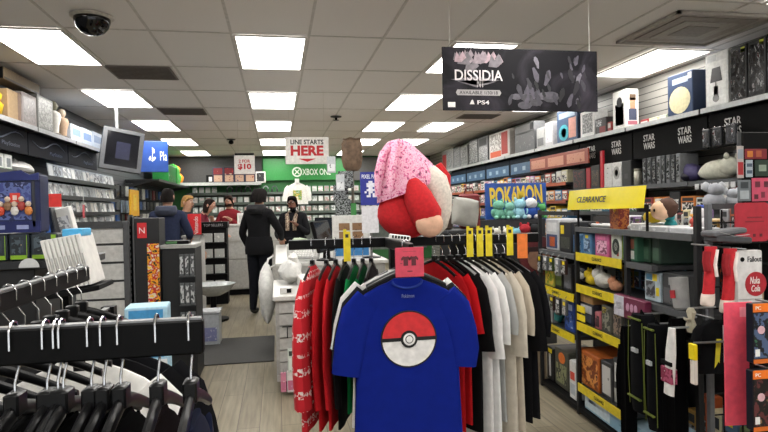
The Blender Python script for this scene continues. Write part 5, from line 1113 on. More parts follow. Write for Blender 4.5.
# mid shelves on the right wall
ZM = 1.68; MIDS = []
for k, (y0, y1, n_) in enumerate(((2.7, 3.92, 'nearest'), (3.93, 5.15, 'second'), (5.16, 6.38, 'third'), (6.39, 7.6, 'fourth'))):
    MIDS.append(None); MIDS[-1] = wall_shelf(RSX, RWX, y0, y1, ZM, '%s black mid height shelf on the right wall under the header boards' % n_, lip='#55575a', body='#1f2022', front=-1)
def mid(u0, u1, vt, *a, **k): k.setdefault('zmax', 1.983); return on_right(u0, u1, vt, *a, zb=ZM, **k)
mid(571.5, 584, 169.5, 'retail_box', 'box', 'dark box with red prints at the far end of the mid right shelf', K('#241c1e'), [(.1, .1, .9, .9, art(['#241c1e', '#5a2326', '#141416', '#7a3a34'], 12))], d=.25)
mid(584.8, 589, 168, 'retail_box', 'box', 'slim red spined box on the mid right shelf', K('#a31f2a'), d=.25)
mid(589.6, 598.5, 163, 'retail_box', 'box', 'black box with brown print left of the tall red strip', K('#1c1a1a'), [(.1, .1, .9, .8, art(['#1c1a1a', '#53402f', '#2c2422', '#8a6f52'], 14))], d=.25)
mid(599, 601.8, 151, 'retail_box', 'box', 'tall thin bright red box on the mid right shelf', K('#b01626'), d=.03, zmax=2.2, X=RSX+.02)
mid(602.5, 610.5, 163, 'retail_box', 'box', 'white box with round grey print, first of two on the mid right shelf', K('#c9c9c6'), [(.15, .25, .85, .85, art(['#8e8e8c', '#c9c9c6', '#6a6a69'], 14), 'o')], d=.25)
mid(611, 620, 160.5, 'retail_box', 'box', 'white box with large round dial print, second of two on the mid right shelf', K('#cfcfcc'), [(.12, .3, .9, .85, mat('#9b9b98'), 'o'), (.3, .45, .72, .72, mat('#c5c5c2'), 'o')], d=.25)
mid(620.6, 630, 157, 'retail_box', 'box', 'plain black box right of the round dial box on the mid shelf', K('#1a1a1c'), [(.3, .3, .7, .5, mat('#3a3a3c'))], d=.25)
for k, u in enumerate((633.2, 637.6)):
    p = PX(u, 170, RSX+.1); t = tag(MB().lathe([(.04, 0), (.045, .01), (.045, .16), (.04, .17), (.045, .18), (.045, .2), (.01, .205)], mat('#a9a79a', .25, .6), 16).build('tin', loc=(RSX+.1, p.y, ZM+.001), smooth=True), 'silver cylinder tin, %s of the pair on the mid right shelf' % ('left' if k == 0 else 'right'), 'tin')
rg = random.Random(21)
shade = ['#2a2b2e', '#3d3f42', '#1a1a1c', '#6d6f71', '#303336', '#55575a', '#202226', '#7d7f81', '#2e3033', '#6d6f72', '#161618', '#9c9ea0', '#404246', '#77797c']
sn = ['charcoal', 'dark grey', 'near black', 'grey', 'slate', 'mid grey', 'black blue', 'pale grey', 'dark slate', 'ash grey', 'deep black', 'pale steel', 'graphite', 'stone grey']
us = [641, 645.5, 650.5, 655, 660, 664.5, 669.5, 674.5, 679.5]
for i in range(8):
    mid(us[i]+.2, us[i+1]-.2, 150+6*rg.random(), 'figure_pack', 'pack', '%s figure pack in the crowded middle of the mid right shelf' % sn[i], K(shade[i]), [(.1, .1, .9, .9, art([shade[i], '#7a7c7e', '#151517', shade[(i+5) % 14]], 16, .25, 3))], d=.22, X=RSX+.03, gap=.01)
# purple piece, white plush, hanging glossy packs
t = thing('headgear_prop', 'purple and dark rounded prop beside the white plush on the mid shelf', 'toy', (RSX+.16, PX(689, 165, RSX+.16).y, ZM+.001)); MB().ball((0, 0, .1), (.1, .16, .1), mat('#4d4670', .5), 14, bump=.1).build('body', t, smooth=True); MB().ball((-.05, 0, .06), (.08, .09, .05), mat('#26242f', .5), 12).build('front', t, smooth=True)
t = thing('plush_toy', 'creamy white plush lying on the mid right shelf', 'plush toy', (RSX+.17, PX(718, 165, RSX+.17).y, ZM+.001)); WP = mat('#c9c8b8', .9)
MB().ball((0, 0, .1), (.12, .22, .1), WP, 18, bump=.08, seed=2).build('body', t, smooth=True); MB().ball((-.02, -.17, .13), (.1, .1, .09), WP, 14).build('head', t, smooth=True)
for s in (-1, 1): MB().ball((-.02+.06*s, -.2, .22), (.03, .02, .035), WP, 8).build('ear', t, smooth=True)
for k, (u0, u1, v0, v1, lab) in enumerate(((702, 709, 130, 147, 'clear glossy hanging pack, left of three under the black header'), (712, 721, 128, 145, 'clear glossy hanging pack with white triangle, middle of three under the black header'), (725, 735, 125, 143, 'clear glossy hanging pack, right of three under the black header'))):
    a = PX(u0, v0, 4.0); b = PX(u1, v1, 4.0); w = a.y-b.y; h = a.z-b.z
    t = thing('hanging_pack', lab, 'hanging pack', (4.0, (a.y+b.y)/2, b.z), WEST); MB().box(-w/2, w/2, 0, .03, 0, h, mat('#2c2d30', .15), bev=.004).build('pack', t); MB().box(-w*.4, w*.4, -.002, .001, h*.08, h*.85, GLOSSY).build('contents', t); MB().cyl((0, -.02, h+.005), (0, .138, h+.005), .004, CHROME, n=6).build('peg_hook', t)
# price cards below the mid shelf
for k in range(7):
    p = PX(696+6*k, 185, 4.03); MB().box(-.025, .025, 0, .012, 0, .055, mat('#c9cacb', .5), bev=.002).build('price_card', MIDS[1], (4.034, p.y, 1.6), rz=WEST)
# lower wall shelves behind the gondola
for k, z in enumerate((1.38, 1.05)):
    t = wall_shelf(RSX, RWX, 2.7, 7.6, z, '%s black shelf on the right wall behind the clearance shelving' % ('upper' if k == 0 else 'lower'), lip='#4a4c4f', body='#1d1d1f', front=-1)
pal2 = [('#c8a03a', 'mustard'), ('#2f6d8a', 'petrol blue'), ('#d8d5cc', 'ivory'), ('#8a2c2c', 'brick red'), ('#355c3a', 'forest green'), ('#6b5a82', 'plum'), ('#c9772e', 'orange'), ('#1f2226', 'black'), ('#8fa6b5', 'pale blue'), ('#5c4a3c', 'brown')]
def fill(y0, y1, z, X, rowname, wmin, wmax, hmin, hmax, pal, seed, nm='retail_box', cat='box', d=.2, cols2=('#e0ddd6', '#1b1c1f')):
    rg = random.Random(seed); y = y0; cnt = {}
    items = []
    while True:
        w = rg.uniform(wmin, wmax)
        if y+w > y1: break
        items.append((y+w/2, w, rg.uniform(hmin, hmax), pal[rg.randrange(len(pal))])); y += w+.012
    ords = ['nearest', 'second nearest', 'third nearest', 'fourth nearest', 'fifth nearest', 'sixth nearest', 'seventh nearest', 'eighth nearest', 'ninth nearest', 'tenth nearest']+['%dth nearest' % q for q in range(11, 40)]
    for yc, w, h, (c, cn) in items:
        q = cnt[cn] = cnt.get(cn, -1)+1
        pkg(nm, cat, '%s %s %s, %s' % (ords[q], cn, cat, rowname), (X, yc, z+.001), WEST, w, d, h, mat(c, .4), [(.08, .08, .92, .62, art([c, cols2[0], cols2[1], pal[(q*3+5) % len(pal)][0]], 16)), (.1, .7, .9, .92, mat(cols2[q % 2]))])
fill(2.8, 7.5, 1.38, RSX+.05, 'on upper wall shelf behind the clearance shelving', .16, .3, .14, .24, pal2, 31)
# far right wall shelves of small bright boxes
pal3 = [('#d8d0b0', 'cream'), ('#e0c043', 'yellow'), ('#b9442f', 'rust red'), ('#d6d6d3', 'white'), ('#4f86b5', 'sky blue'), ('#9c7fb0', 'lilac'), ('#4c8a5e', 'green'), ('#33353a', 'dark grey'), ('#d99aa6', 'pink'), ('#e08a3a', 'orange')]
for k, (z, lab, lipc) in enumerate(((1.80, 'upper', '#b05a3a'), (1.54, 'middle', '#8f4a34'), (1.28, 'lower', '#3e6183'), (1.02, 'lowest', '#3b3d40'))):
    t = wall_shelf(RSX, RWX, 7.65, 13.4, z, '%s shelf of small boxes on the far right wall' % lab, lip=lipc, body='#26272a', front=-1)
    fill(7.7, 13.3, z, RSX+.05, 'on %s far right wall shelf' % lab, .13, .22, .14, .19, pal3, 40+k, nm='figure_box')
# orange picture header over the upper far shelf
a = PX(530, 163, 4.02); b = PX(588, 148, 4.02)
t = thing('header_strip', 'red orange picture strip above the small boxes on the right wall', 'header board', (4.02, (a.y+b.y)/2, 2.02), WEST); w = a.y-b.y
MB().box(-w/2, w/2, 0, .02, 0, .2, mat('#8f3b28', .4), bev=.003).build('panel', t)
for k in range(3): MB().box(-w/2+w*(.03+.325*k), -w/2+w*(.3+.325*k), -.003, .001, .03, .16, art(['#b5654b', '#c98a70', '#9c4a34'], 12)).build('picture', t)
MB().box(-.05, .05, .02, .115, .08, .12, BLACK).build('mount_arm', t)
# ------------------------------------------------------------------ blue fan sign, soft toys and bags behind the rack (Y 5.4 to 6)
YP = 5.75
t = thing('toy_display', 'dark display bin with tall back for soft toys behind the clothes rack', 'display fixture', (2.45, YP, 0))
x0 = PY(488, 200, YP).x-2.45; x1 = PY(546, 200, YP).x-2.45
MB().box(x0-.1, x1+.1, 0, .5, 0, 1.08, mat('#1f2023', .5), bev=.004).build('bin', t); MB().box(x0-.1, x1+.1, .46, .5, 1.08, 1.3, mat('#2a2b2e')).build('back_panel', t); MB().box(x0-.1, x1+.1, -.01, .01, 1.08, 1.15, mat('#4a4b4e')).build('front_lip', t)
MB().box(x0-.1, x1+.1, .23, .44, 1.08, 1.33, mat('#26272a')).build('step', t)
sz0 = PY(515, 224, YP+.5).z; sz1 = PY(515, 184, YP+.5).z
t = thing('wall_sign', 'blue sign with yellow bubble lettering above the soft toys', 'sign', (PY(517, 200, YP+.44).x, YP+.44, 1.3))
sw = PY(549, 200, YP+.44).x-PY(488, 200, YP+.44).x; shh = PY(517, 183, YP+.44).z-1.3
MB().box(-sw/2, sw/2, .02, .05, .001, shh, mat('#2b4f9c', .4, vary=.3, scale=6), bev=.004).build('panel', t)
tt = text('POKéMON', sw*.86, shh*.5, mat('#e4c23c', .4), TR(0, .018, shh*.68, ry=R(-3)), t, fat=.03); 
def plush(u, v, Y, r, c, c2, label, kind=0, zs=None, seed=1):
    p = PY(u, v, Y); zb = zs if zs is not None else p.z-r
    t = thing('plush_toy', label, 'plush toy', (p.x, Y, zb))
    m1, m2 = mat(c, .9, vary=.15, scale=50), mat(c2, .9, vary=.15, scale=50)
    MB().ball((0, 0, r*.75), (r*.85, r*.75, r*.75), m1, 16, bump=.05, seed=seed).build('body', t, smooth=True)
    MB().ball((0, -r*.2, r*1.75), (r*.75, r*.65, r*.62), m2 if kind else m1, 16, bump=.04, seed=seed+1).build('head', t, smooth=True)
    for s in (-1, 1):
        MB().ball((s*r*.5, -r*.1, r*2.3), (r*.2, r*.14, r*.3), m1, 10).build('ear', t, smooth=True); MB().ball((s*r*.8, -r*.35, r*.9), (r*.26, r*.26, r*.4), m1, 10).build('arm', t, smooth=True); MB().ball((s*r*.45, -r*.6, r*.25), (r*.28, r*.35, r*.25), m2, 10).build('foot', t, smooth=True)
    return t
B1, B2 = 1.081, 1.331
plush(498, 212, YP+.345, 0.089, '#6fae96', '#7fbfa6', 'teal green plush at the left of the blue bubble letter sign', zs=B2)
plush(509, 210, YP+.345, 0.079, '#79b3a4', '#8cc2b2', 'pale teal plush second from the left under the blue sign', zs=B2, seed=3)
plush(519, 205, YP+.345, 0.094, '#8fc0cf', '#a3ced9', 'light blue plush in the middle under the blue sign', zs=B2, seed=5)
plush(530, 203, YP+.345, 0.098, '#234a9c', '#d9dadd', 'dark blue and white round plush at the right under the blue sign', 1, zs=B2, seed=7)
plush(541, 208, YP+.345, 0.070, '#4f9a58', '#5fae66', 'green plush at the far right under the blue sign', zs=B2, seed=9)
plush(496, 232, YP+.125, 0.070, '#c9c6bc', '#d4d1c6', 'cream boxed plush in the front row of the toy bin', zs=B1, seed=11)
plush(507, 230, YP+.125, 0.070, '#d9d6ce', '#e2dfd8', 'white plush in the front row of the toy bin', zs=B1, seed=13)
plush(516, 232, YP+.125, 0.066, '#7db8c9', '#94c8d4', 'small sky blue plush in the front row of the toy bin', zs=B1, seed=15)
plush(524, 222, YP+.125, 0.084, '#a3212b', '#b32a33', 'dark red plush in the front row of the toy bin', zs=B1, seed=17)
plush(534, 224, YP+.125, 0.084, '#17181b', '#222327', 'black plush in the front row of the toy bin', zs=B1, seed=19)
# black pedestal with bags
p = PY(470, 215, 5.0); t = thing('display_plinth', 'black plinth carrying the grey and red bags behind the clothes rack', 'plinth', (p.x, 5.0, 0)); zt = PY(470, 230, 5.0).z
MB().box(-.19, .2, 0, .35, 0, zt-.03, BLACK, bev=.004).build('body', t); MB().box(-.21, .22, -.02, .37, zt-.03, zt, mat('#2a2b2e'), bev=.004).build('top', t)
hh = PY(470, 197, 5.0).z-zt
t = thing('pillow', 'silver grey square pillow tilted on the black plinth', 'pillow', (p.x-.01, 5.1, zt+.012)); Mq = TR(0, 0, hh*.5, ry=R(10), rx=R(-10))
MB().loft([[(x*q, y_, z*q) for x, z in [(.13*math.cos(a)*(1/max(abs(math.cos(a)), abs(math.sin(a))))**.8, hh*.45*math.sin(a)*(1/max(abs(math.cos(a)), abs(math.sin(a))))**.8) for a in [2*PI*k/24 for k in range(24)]]] for q, y_ in ((.2, -.055), (.7, -.045), (.95, -.015), (1, 0), (.95, .015), (.7, .045), (.2, .055))], mat('#a9a8a0', .5, vary=.2, scale=8), M=Mq).build('cushion', t, smooth=True)
t = thing('bag', 'dark red bag behind the silver grey pillow', 'bag', (p.x+.09, 5.28, zt+.001)); MB().box(-.1, .1, -.04, .04, 0, hh*1.12, mat('#7d2226', .6), bev=.02).build('body', t); MB().tube([(-.05, 0, hh*1.1), (-.03, 0, hh*1.3), (.03, 0, hh*1.3), (.05, 0, hh*1.1)], .007, mat('#5a181c'), 6).build('handle', t, smooth=True)
t = thing('bag', 'small brown bag at the left of the silver grey pillow', 'bag', (p.x-.15, 5.22, zt+.001)); MB().box(-.045, .045, -.04, .04, 0, hh*.95, mat('#5a4a40', .6), bev=.015).build('body', t); MB().ball((0, 0, hh*.98), (.03, .03, .025), mat('#a8262b', .6), 8).build('red_knot', t, smooth=True)
# ------------------------------------------------------------------ CLEARANCE GONDOLA (local: x = depth, y = along, z up)
GA = R(-4); GO = Vector((1.965, 2.46, 0))
GD = .46
def G(d, s, z): return (GO.x+d*math.cos(GA)-s*math.sin(GA), GO.y+d*math.sin(GA)+s*math.cos(GA), z)
def gthing(name, label, cat, group=None): return thing(name, label, cat, tuple(GO), GA, group)
DG = mat('#222325', .5, spec=.3)
t = gthing('gondola_shelving', 'dark steel shelving frame with uprights along the right aisle', 'shelving frame')
for s, h in ((.0, 1.46), (.64, 1.32), (1.31, 1.34), (1.99, 1.44)): MB().box(.0, .028, s-.014, s+.014, 0, h, DG, bev=.002).build('upright', t)
for s, h in ((.0, 1.4), (1.31, 1.4), (1.99, 1.4)): MB().box(GD, GD+.03, s-.014, s+.014, 0, h, DG).build('rear_upright', t)
MB().box(GD+.005, GD+.02, .014, 1.976, .05, 1.38, mat('#1c1c1e', .6)).build('back_panel', t); MB().box(.0, GD, .014, 1.976, .02, .055, BLK2).build('base_deck', t)
MB().box(.002, .026, 1.32, 1.976, 1.40, 1.43, DG).build('top_bar', t)
GOND = t
def gshelf(s0, s1, z, label, yellow=True):
    sh = MB().box(.03, GD, s0, s1, z-.025, z, mat('#2a2b2d', .5), bev=.002).build('shelf', GOND)
    if yellow:
        MB().box(-.008, -.002, s0+.01, s1-.01, z-.045, z+.012, mat('#dcc51f', .4)).build('clearance_strip', sh); MB().box(-.001, .03, s0, s1, z-.02, z-.006, BLACK).build('strip_rail', sh)
        text('CLEARANCE', .13, .022, mat('#3a3414'), Matrix.Translation((-.0085, (s0+s1)/2, z-.016)) @ Matrix.Rotation(-PI/2, 4, 'Z'), sh, fat=.02)
    else: MB().box(-.004, .03, s0, s1, z-.03, z+.004, mat('#505254', .5)).build('front_lip', sh)
gshelf(.665, 1.295, 1.135, 'upper shelf with yellow strip in the middle clearance bay'); gshelf(.665, 1.295, .915, 'second shelf with yellow strip in the middle clearance bay'); gshelf(.665, 1.295, .65, 'third shelf with yellow strip in the middle clearance bay'); gshelf(.665, 1.295, .22, 'lowest shelf with yellow strip in the middle clearance bay')
gshelf(1.325, 1.975, .83, 'upper shelf with yellow strip in the far clearance bay'); gshelf(1.325, 1.975, .54, 'lower shelf with yellow strip in the far clearance bay')
gshelf(.02, 1.295, 1.32, 'long grey top shelf of the clearance shelving', False); gshelf(.02, .625, .93, 'dark shelf behind the hanging bags in the near bay', False); gshelf(.36, .625, 1.135, 'dark upper shelf in the near bay under the grey top shelf', False); gshelf(1.325, 1.975, 1.12, 'dark top shelf of the far clearance bay', False)
def gX(u, v, d=0.):                     # where the sight line of a photo point meets the plane at depth d of the shelving -> (s, z)
    n = Vector((math.cos(GA), math.sin(GA), 0)); P0 = Vector(G(d, 0, 0)); r = ray(u, v); t_ = (P0-CAM).dot(n)/r.dot(n); q = CAM+r*t_
    return (q-GO).dot(Vector((-math.sin(GA), math.cos(GA), 0))), q.z
ZCAP = {1.135: 1.29, .915: 1.085, .65: .865, .22: .6, .93: 1.105, .83: 1.09, .54: .8, .057: .49}
def gbox(u0, u1, vt, zb, name, cat, label, body, pats=(), d=.032, depth=.25, side=None, lid=None, vb=None):
    um = (u0+u1)/2; s1, _ = gX(u0, vt, d); s0, _ = gX(u1, vt, d); _, z1 = gX(um, vt, d); z1 = min(z1, ZCAP.get(zb, .86 if .65 < zb < .8 else 9)); h = max(.03, z1-zb)
    return pkg(name, cat, label, G(d, (s0+s1)/2, zb+.001), GA-PI/2, s1-s0-.006, depth, h, body, pats, None, side, lid)
# upper shelf (1.135)
Z = 1.135
gbox(573, 582, 234.5, Z, 'toy_pack', 'pack', 'clear pack of blue toys at the far end of the upper clearance shelf', K('#4d7fae'), [(.1, .1, .9, .75, art(['#3f73a8', '#8fb0cc', '#2b4a70', '#d6dfe6'], 18)), (.2, .78, .6, .95, YEL)])
gbox(582.5, 591, 233.5, Z, 'toy_pack', 'pack', 'second clear pack of blue toys beside the pink pack', K('#5a8ab5'), [(.1, .1, .9, .75, art(['#34639a', '#9fb9d0', '#27405f', '#4a7fb5'], 18)), (.3, .8, .7, .96, YEL)])
gbox(594.5, 608.5, 231, Z, 'toy_pack', 'pack', 'bright pink hanging pack on the upper clearance shelf', K('#c75f8f'), [(.1, .1, .9, .7, art(['#d98ab0', '#7d3c5a', '#e8b5cc', '#a84a78'], 18)), (.2, .75, .8, .92, mat('#e07ba8'))])
gbox(610.5, 621, 230.5, Z, 'wreath_box', 'box', 'white box printed with a black wreath on the upper clearance shelf', K('#cfd2c6'), [(.12, .15, .88, .85, mat('#1f2a22'), 'o'), (.32, .33, .7, .68, mat('#dadcd2'), 'o'), (.6, .1, .8, .3, mat('#a83a2c'))], side=K('#9db03a'))
gbox(622, 636, 230, Z, 'gift_box', 'box', 'green and white box right of the wreath box', K('#35604a'), [(.1, .08, .9, .42, WHITE), (.1, .5, .9, .9, art(['#35604a', '#7a4a3a', '#234034'], 12))])
for k, (u0, u1, c, lab) in enumerate(((637.5, 650, '#25402f', 'dark green box under the grey top shelf, left of two'), (651, 660, '#1f3629', 'dark green box under the grey top shelf, right of two'))):
    gbox(u0, u1, 231.5+k, Z, 'gift_box', 'box', lab, K(c), [(.1, .1, .9, .6, art([c, '#3f5c48', '#141d18'], 12))], d=.08)
# second shelf (.915)
Z = .915
s, _ = gX(574, 255, .15); t = thing('toy_ball', 'orange toy ball on the second clearance shelf', 'ball', G(.14, s, Z+.001)); MB().ball((0, 0, .055), .055, mat('#e07a1e', .5), 14).build('ball', t, smooth=True); MB().lathe([(.035, 0), (.035, .01)], BLACK).build('base', t)
s, _ = gX(584, 262, .1); t = thing('toy_helmet', 'black and white rounded toy on the second clearance shelf', 'toy', G(.13, s, Z+.001)); MB().ball((0, 0, .07), (.075, .075, .07), mat('#1a1b1e', .3), 14).build('dome', t, smooth=True); MB().ball((-.045, .0, .06), (.04, .05, .035), WHITE, 10).build('face_plate', t, smooth=True)
def gplush(u, d, Z, r, c, label, c2=None, seed=1):
    s, _ = gX(u, 275, d); t = thing('plush_toy', label, 'plush toy', G(d, s, Z+.001), GA-PI/2); m1 = mat(c, .9, vary=.15, scale=50); m2 = mat(c2 or c, .9, vary=.15, scale=50)
    MB().ball((0, 0, r*.7), (r*1.1, r*.8, r*.7), m1, 14, bump=.08, seed=seed).build('body', t, smooth=True); MB().ball((-r*.8, -r*.1, r*1.2), (r*.6, r*.6, r*.55), m2, 12, bump=.05, seed=seed+1).build('head', t, smooth=True)
    for q in (-1, 1): MB().ball((-r*.8+q*r*.35, 0, r*1.75), (r*.18, r*.12, r*.25), m2, 8).build('ear', t, smooth=True)
    return t
gplush(593, .1, Z, .06, '#d8bc24', 'yellow plush lying on the second clearance shelf')
gplush(604, .1, Z, .075, '#cfcdc4', 'white plush lying beside the yellow plush on the second clearance shelf', seed=4)
gplush(616, .1, Z, .05, '#c9906f', 'peach coloured plush at the near end of the second clearance shelf', seed=6)
# third shelf (.65)
Z = .65
a_ = gbox(576.5, 593, 303, Z, 'game_box', 'box', 'dark and white printed box under the brown carton', K('#2c2f38'), [(.05, .55, .95, .95, mat('#b9bcc4')), (.1, .1, .9, .5, art(['#2c2f38', '#56607a', '#16181d'], 12))], depth=.28)
z2 = a_.location.z+max(v.co.z for v in a_.data.vertices)
gbox(577, 592.5, 293, z2, 'carton', 'carton', 'plain brown cardboard carton on the third clearance shelf', K('#9c7748'), [(.46, .0, .54, 1, mat('#b08a58'))], depth=.26, lid=K('#a8834f'))
gbox(594.5, 600, 312, Z, 'toy_pack', 'pack', 'pinkish pack right of the dark and white box on the third clearance shelf', K('#b56a72'), [(.1, .1, .9, .8, art(['#b56a72', '#3c2a30', '#d9a8a8'], 16))])
gbox(601, 611, 306, Z, 'photo_pack', 'pack', 'grey picture pack with yellow sticker, left of two on the third clearance shelf', K('#5c5a52'), [(.08, .08, .92, .92, art(['#6b6a5e', '#3a3b36', '#8f8d80', '#4c5a48'], 16)), (.1, .72, .5, .95, YEL)])
gbox(612, 622, 308, Z, 'photo_pack', 'pack', 'grey picture pack with yellow sticker, right of two on the third clearance shelf', K('#54524c'), [(.08, .08, .92, .92, art(['#6a5a50', '#3a3431', '#8f7d70', '#2c2b29'], 16)), (.3, .7, .8, .93, YEL)])
for k, (dz, lab) in enumerate(((.0, 'lower'), (.06, 'upper'))):
    s, _ = gX(582, 316, .0); tag(MB().box(-.06, .06, 0, .003, 0, .045, YEL, bev=.001).build('price_label', loc=G(-.006-.0, s+.005, .675+dz), rz=GA-PI/2), '%s yellow price label stuck out beside the brown carton' % lab, 'price label')
# lowest shelf (.22)
Z = .22
gbox(577.5, 599, 353, Z, 'orange_box', 'box', 'orange and brown printed box on the lowest clearance shelf', K('#b8622a'), [(.05, .05, .95, .9, art(['#c9752f', '#7a3a1c', '#d98f4a', '#4a2a1a'], 10))], depth=.3, side=K('#8f4a22'))
a_ = gbox(600.5, 612, 362, Z, 'tool_pack', 'pack', 'black and white boxed set right of the orange box', K('#3a3b3e'), [(.1, .1, .9, .9, art(['#26272a', '#c9c9c7', '#6a6b6d'], 10))], depth=.3)
gbox(612.8, 626, 360, Z, 'tool_pack', 'pack', 'second black and white boxed set, nearest on the lowest clearance shelf', K('#2f3033'), [(.1, .5, .9, .92, art(['#2f3033', '#d6d6d4', '#8b8b8b'], 10)), (.05, .05, .9, .35, mat('#a9a9a4'))], depth=.3)
# base: long blue box
sA, _ = gX(577.5, 400, -.02); sB = .1
t = pkg('long_box', 'box', 'long pale blue box lying on the base of the clearance shelving', G(.032, (sA+sB)/2, .057), GA-PI/2, sA-sB, .3, .115, K('#8fb4c9'), [(.0, .1, .3, .95, mat('#c5d6de')), (.05, .55, .14, .75, mat('#243a5c')), (.32, .1, .98, .9, art(['#5f8fae', '#86aec6', '#4a7a9c'], 7)), (.4, .4, .7, .5, mat('#2c4a68'))], lid=K('#a9c6d6'))
# near bay shelf items (.93)
Z = .93
gbox(644, 660, 272, Z, 'photo_box', 'box', 'pale blue and white box with dark group picture and yellow stickers', K('#b5c4cc'), [(.08, .1, .7, .7, art(['#1d1f22', '#3c3f44', '#8c9298', '#26282c'], 14)), (.1, .74, .5, .95, mat('#4d86a8')), (.55, .72, .85, .98, YEL), (.78, .2, .98, .5, YEL)], d=.05, depth=.2)
gbox(661.5, 684, 269.5, Z, 'dark_box', 'box', 'dark grey box with leafy print at the near end of the near bay', K('#3a3c3e'), [(.05, .05, .95, .55, art(['#3a3c3e', '#57595b', '#2a2b2d'], 14)), (.3, .65, .9, .9, mat('#8f9193'))], d=.05, depth=.2)
gbox(656, 684, 250, Z+.001+.0, 'poster_board', 'poster', 'pale blue printed board standing behind the dark grey box', K('#7fa3b5'), [(.1, .76, .9, .95, mat('#28455c')), (.05, .55, .95, .66, mat('#c5d3da'))], d=.3, depth=.015)
s, _ = gX(687, 265, .06); t = thing('tumbler', 'tall grey tumbler with red emblem leaning at the near end of the near bay', 'tumbler', G(.03, s, .935), GA-PI/2)
Mq = TR(0, .0, .0, ry=R(-9)); hh = .165
MB().lathe([(.03, .004), (.038, .01), (.044, hh*.98), (.04, hh), (.01, hh+.002)], mat('#9a9a98', .4), 18, M=Mq).build('body', t, smooth=True); MB().box(-.018, .02, -.0445, -.04, .06, .1, mat('#a8222c'), Mq).build('emblem', t); MB().lathe([(.03, 0), (.03, .006)], mat('#7d7d7c'), 16, M=Mq).build('foot_ring', t)
# purple white banded box on hooks
gbox(613.5, 645, 298, .82, 'game_box', 'box', 'maroon and white box with loop print hung above the bags', K('#6a2440'), [(.0, .0, .34, 1, mat('#c3c2cc')), (.08, .3, .25, .7, mat('#e3e2e8')), (.42, .35, .52, .75, mat('#b98aa3'), 'o'), (.55, .35, .65, .75, mat('#b98aa3'), 'o'), (.68, .35, .78, .75, mat('#b98aa3'), 'o')], d=-.05, depth=.04)
# top shelf items (1.32)
Z = 1.32
def gtop(u0, u1, vt, *a, **k): return gbox(u0, u1, vt, Z, *a, **k)
gtop(630, 640, 223.5, 'white_tray', 'tray', 'crumpled white tray at the far end of the grey top shelf', K('#c9cacb'), [(.1, .1, .9, .9, art(['#d6d7d8', '#a9abad', '#e6e6e6'], 20))], d=.04, depth=.2)
gtop(641, 668, 227, 'white_tray', 'tray', 'flat white carton tray under the doll on the grey top shelf', K('#bfc0c2'), [(.05, .1, .95, .9, art(['#c9cacb', '#a5a7a9', '#dcdcdc'], 16))], d=.036, depth=.22)
gtop(669, 694, 229, 'white_tray', 'tray', 'long white lid at the near end of the grey top shelf', K('#cfd0d2'), [(.05, .2, .95, .8, mat('#b9bbbe'))], d=.036, depth=.14)
gtop(670, 686, 214, 'white_box', 'box', 'white printed carton behind the doll on the grey top shelf', K('#c5c6c4'), [(.1, .1, .9, .5, art(['#8d8e8c', '#c5c6c4', '#4a4a4c'], 14))], d=.3, depth=.12)
# doll lying
s, zt_ = gX(664, 218, .14); t = thing('doll', 'soft doll with brown hair and yellow dress reclining on the grey top shelf', 'doll', G(.13, s, 1.366), GA-PI/2)
MB().ball((0, -.01, .07), (.062, .05, .055), mat('#d9b497', .8), 16).build('head', t, smooth=True); MB().ball((.015, .02, .085), (.07, .055, .056), mat('#4a3226', .9), 14, bump=.08).build('hair', t, smooth=True)
MB().ball((-.09, 0, .035), (.06, .05, .038), mat('#d6b82a', .9), 12, bump=.1).build('dress', t, smooth=True)
for q in (-1, 1): MB().ball((-.005+q*.022, -.058, .072), (.009, .005, .01), BLACK, 8).build('eye', t, smooth=True)
def topplush(u, d, r, c, c2, label, hat=None, zz=1.3215, seed=1):
    s, _ = gX(u, 212, d); t = thing('plush_toy', label, 'plush toy', G(d, s, zz), GA-PI/2); m1 = mat(c, .9, vary=.12, scale=50)
    MB().ball((0, 0, r*.8), (r, r*.8, r*.8), m1, 14, bump=.05, seed=seed).build('body', t, smooth=True); MB().ball((0, -r*.2, r*1.8), (r*.8, r*.7, r*.65), m1, 14).build('head', t, smooth=True)
    for q in (-1, 1): MB().ball((q*r*.75, 0, r*2.), (r*.35, r*.15, r*.4), mat(c2, .9), 10).build('ear', t, smooth=True)
    if hat: MB().ball((0, -.02*0, r*2.35), (r*.6, r*.6, r*.25), mat(hat, .8), 12).build('hat', t, smooth=True)
    MB().ball((0, -r*.85, r*1.6), (r*.3, r*.25, r*.16), mat(c2, .8), 8).build('muzzle', t, smooth=True)
topplush(701, .2, .055, '#d4d4d6', '#d9a04a', 'white plush with blue cap at the near end of the grey top shelf', '#2a3f8f')
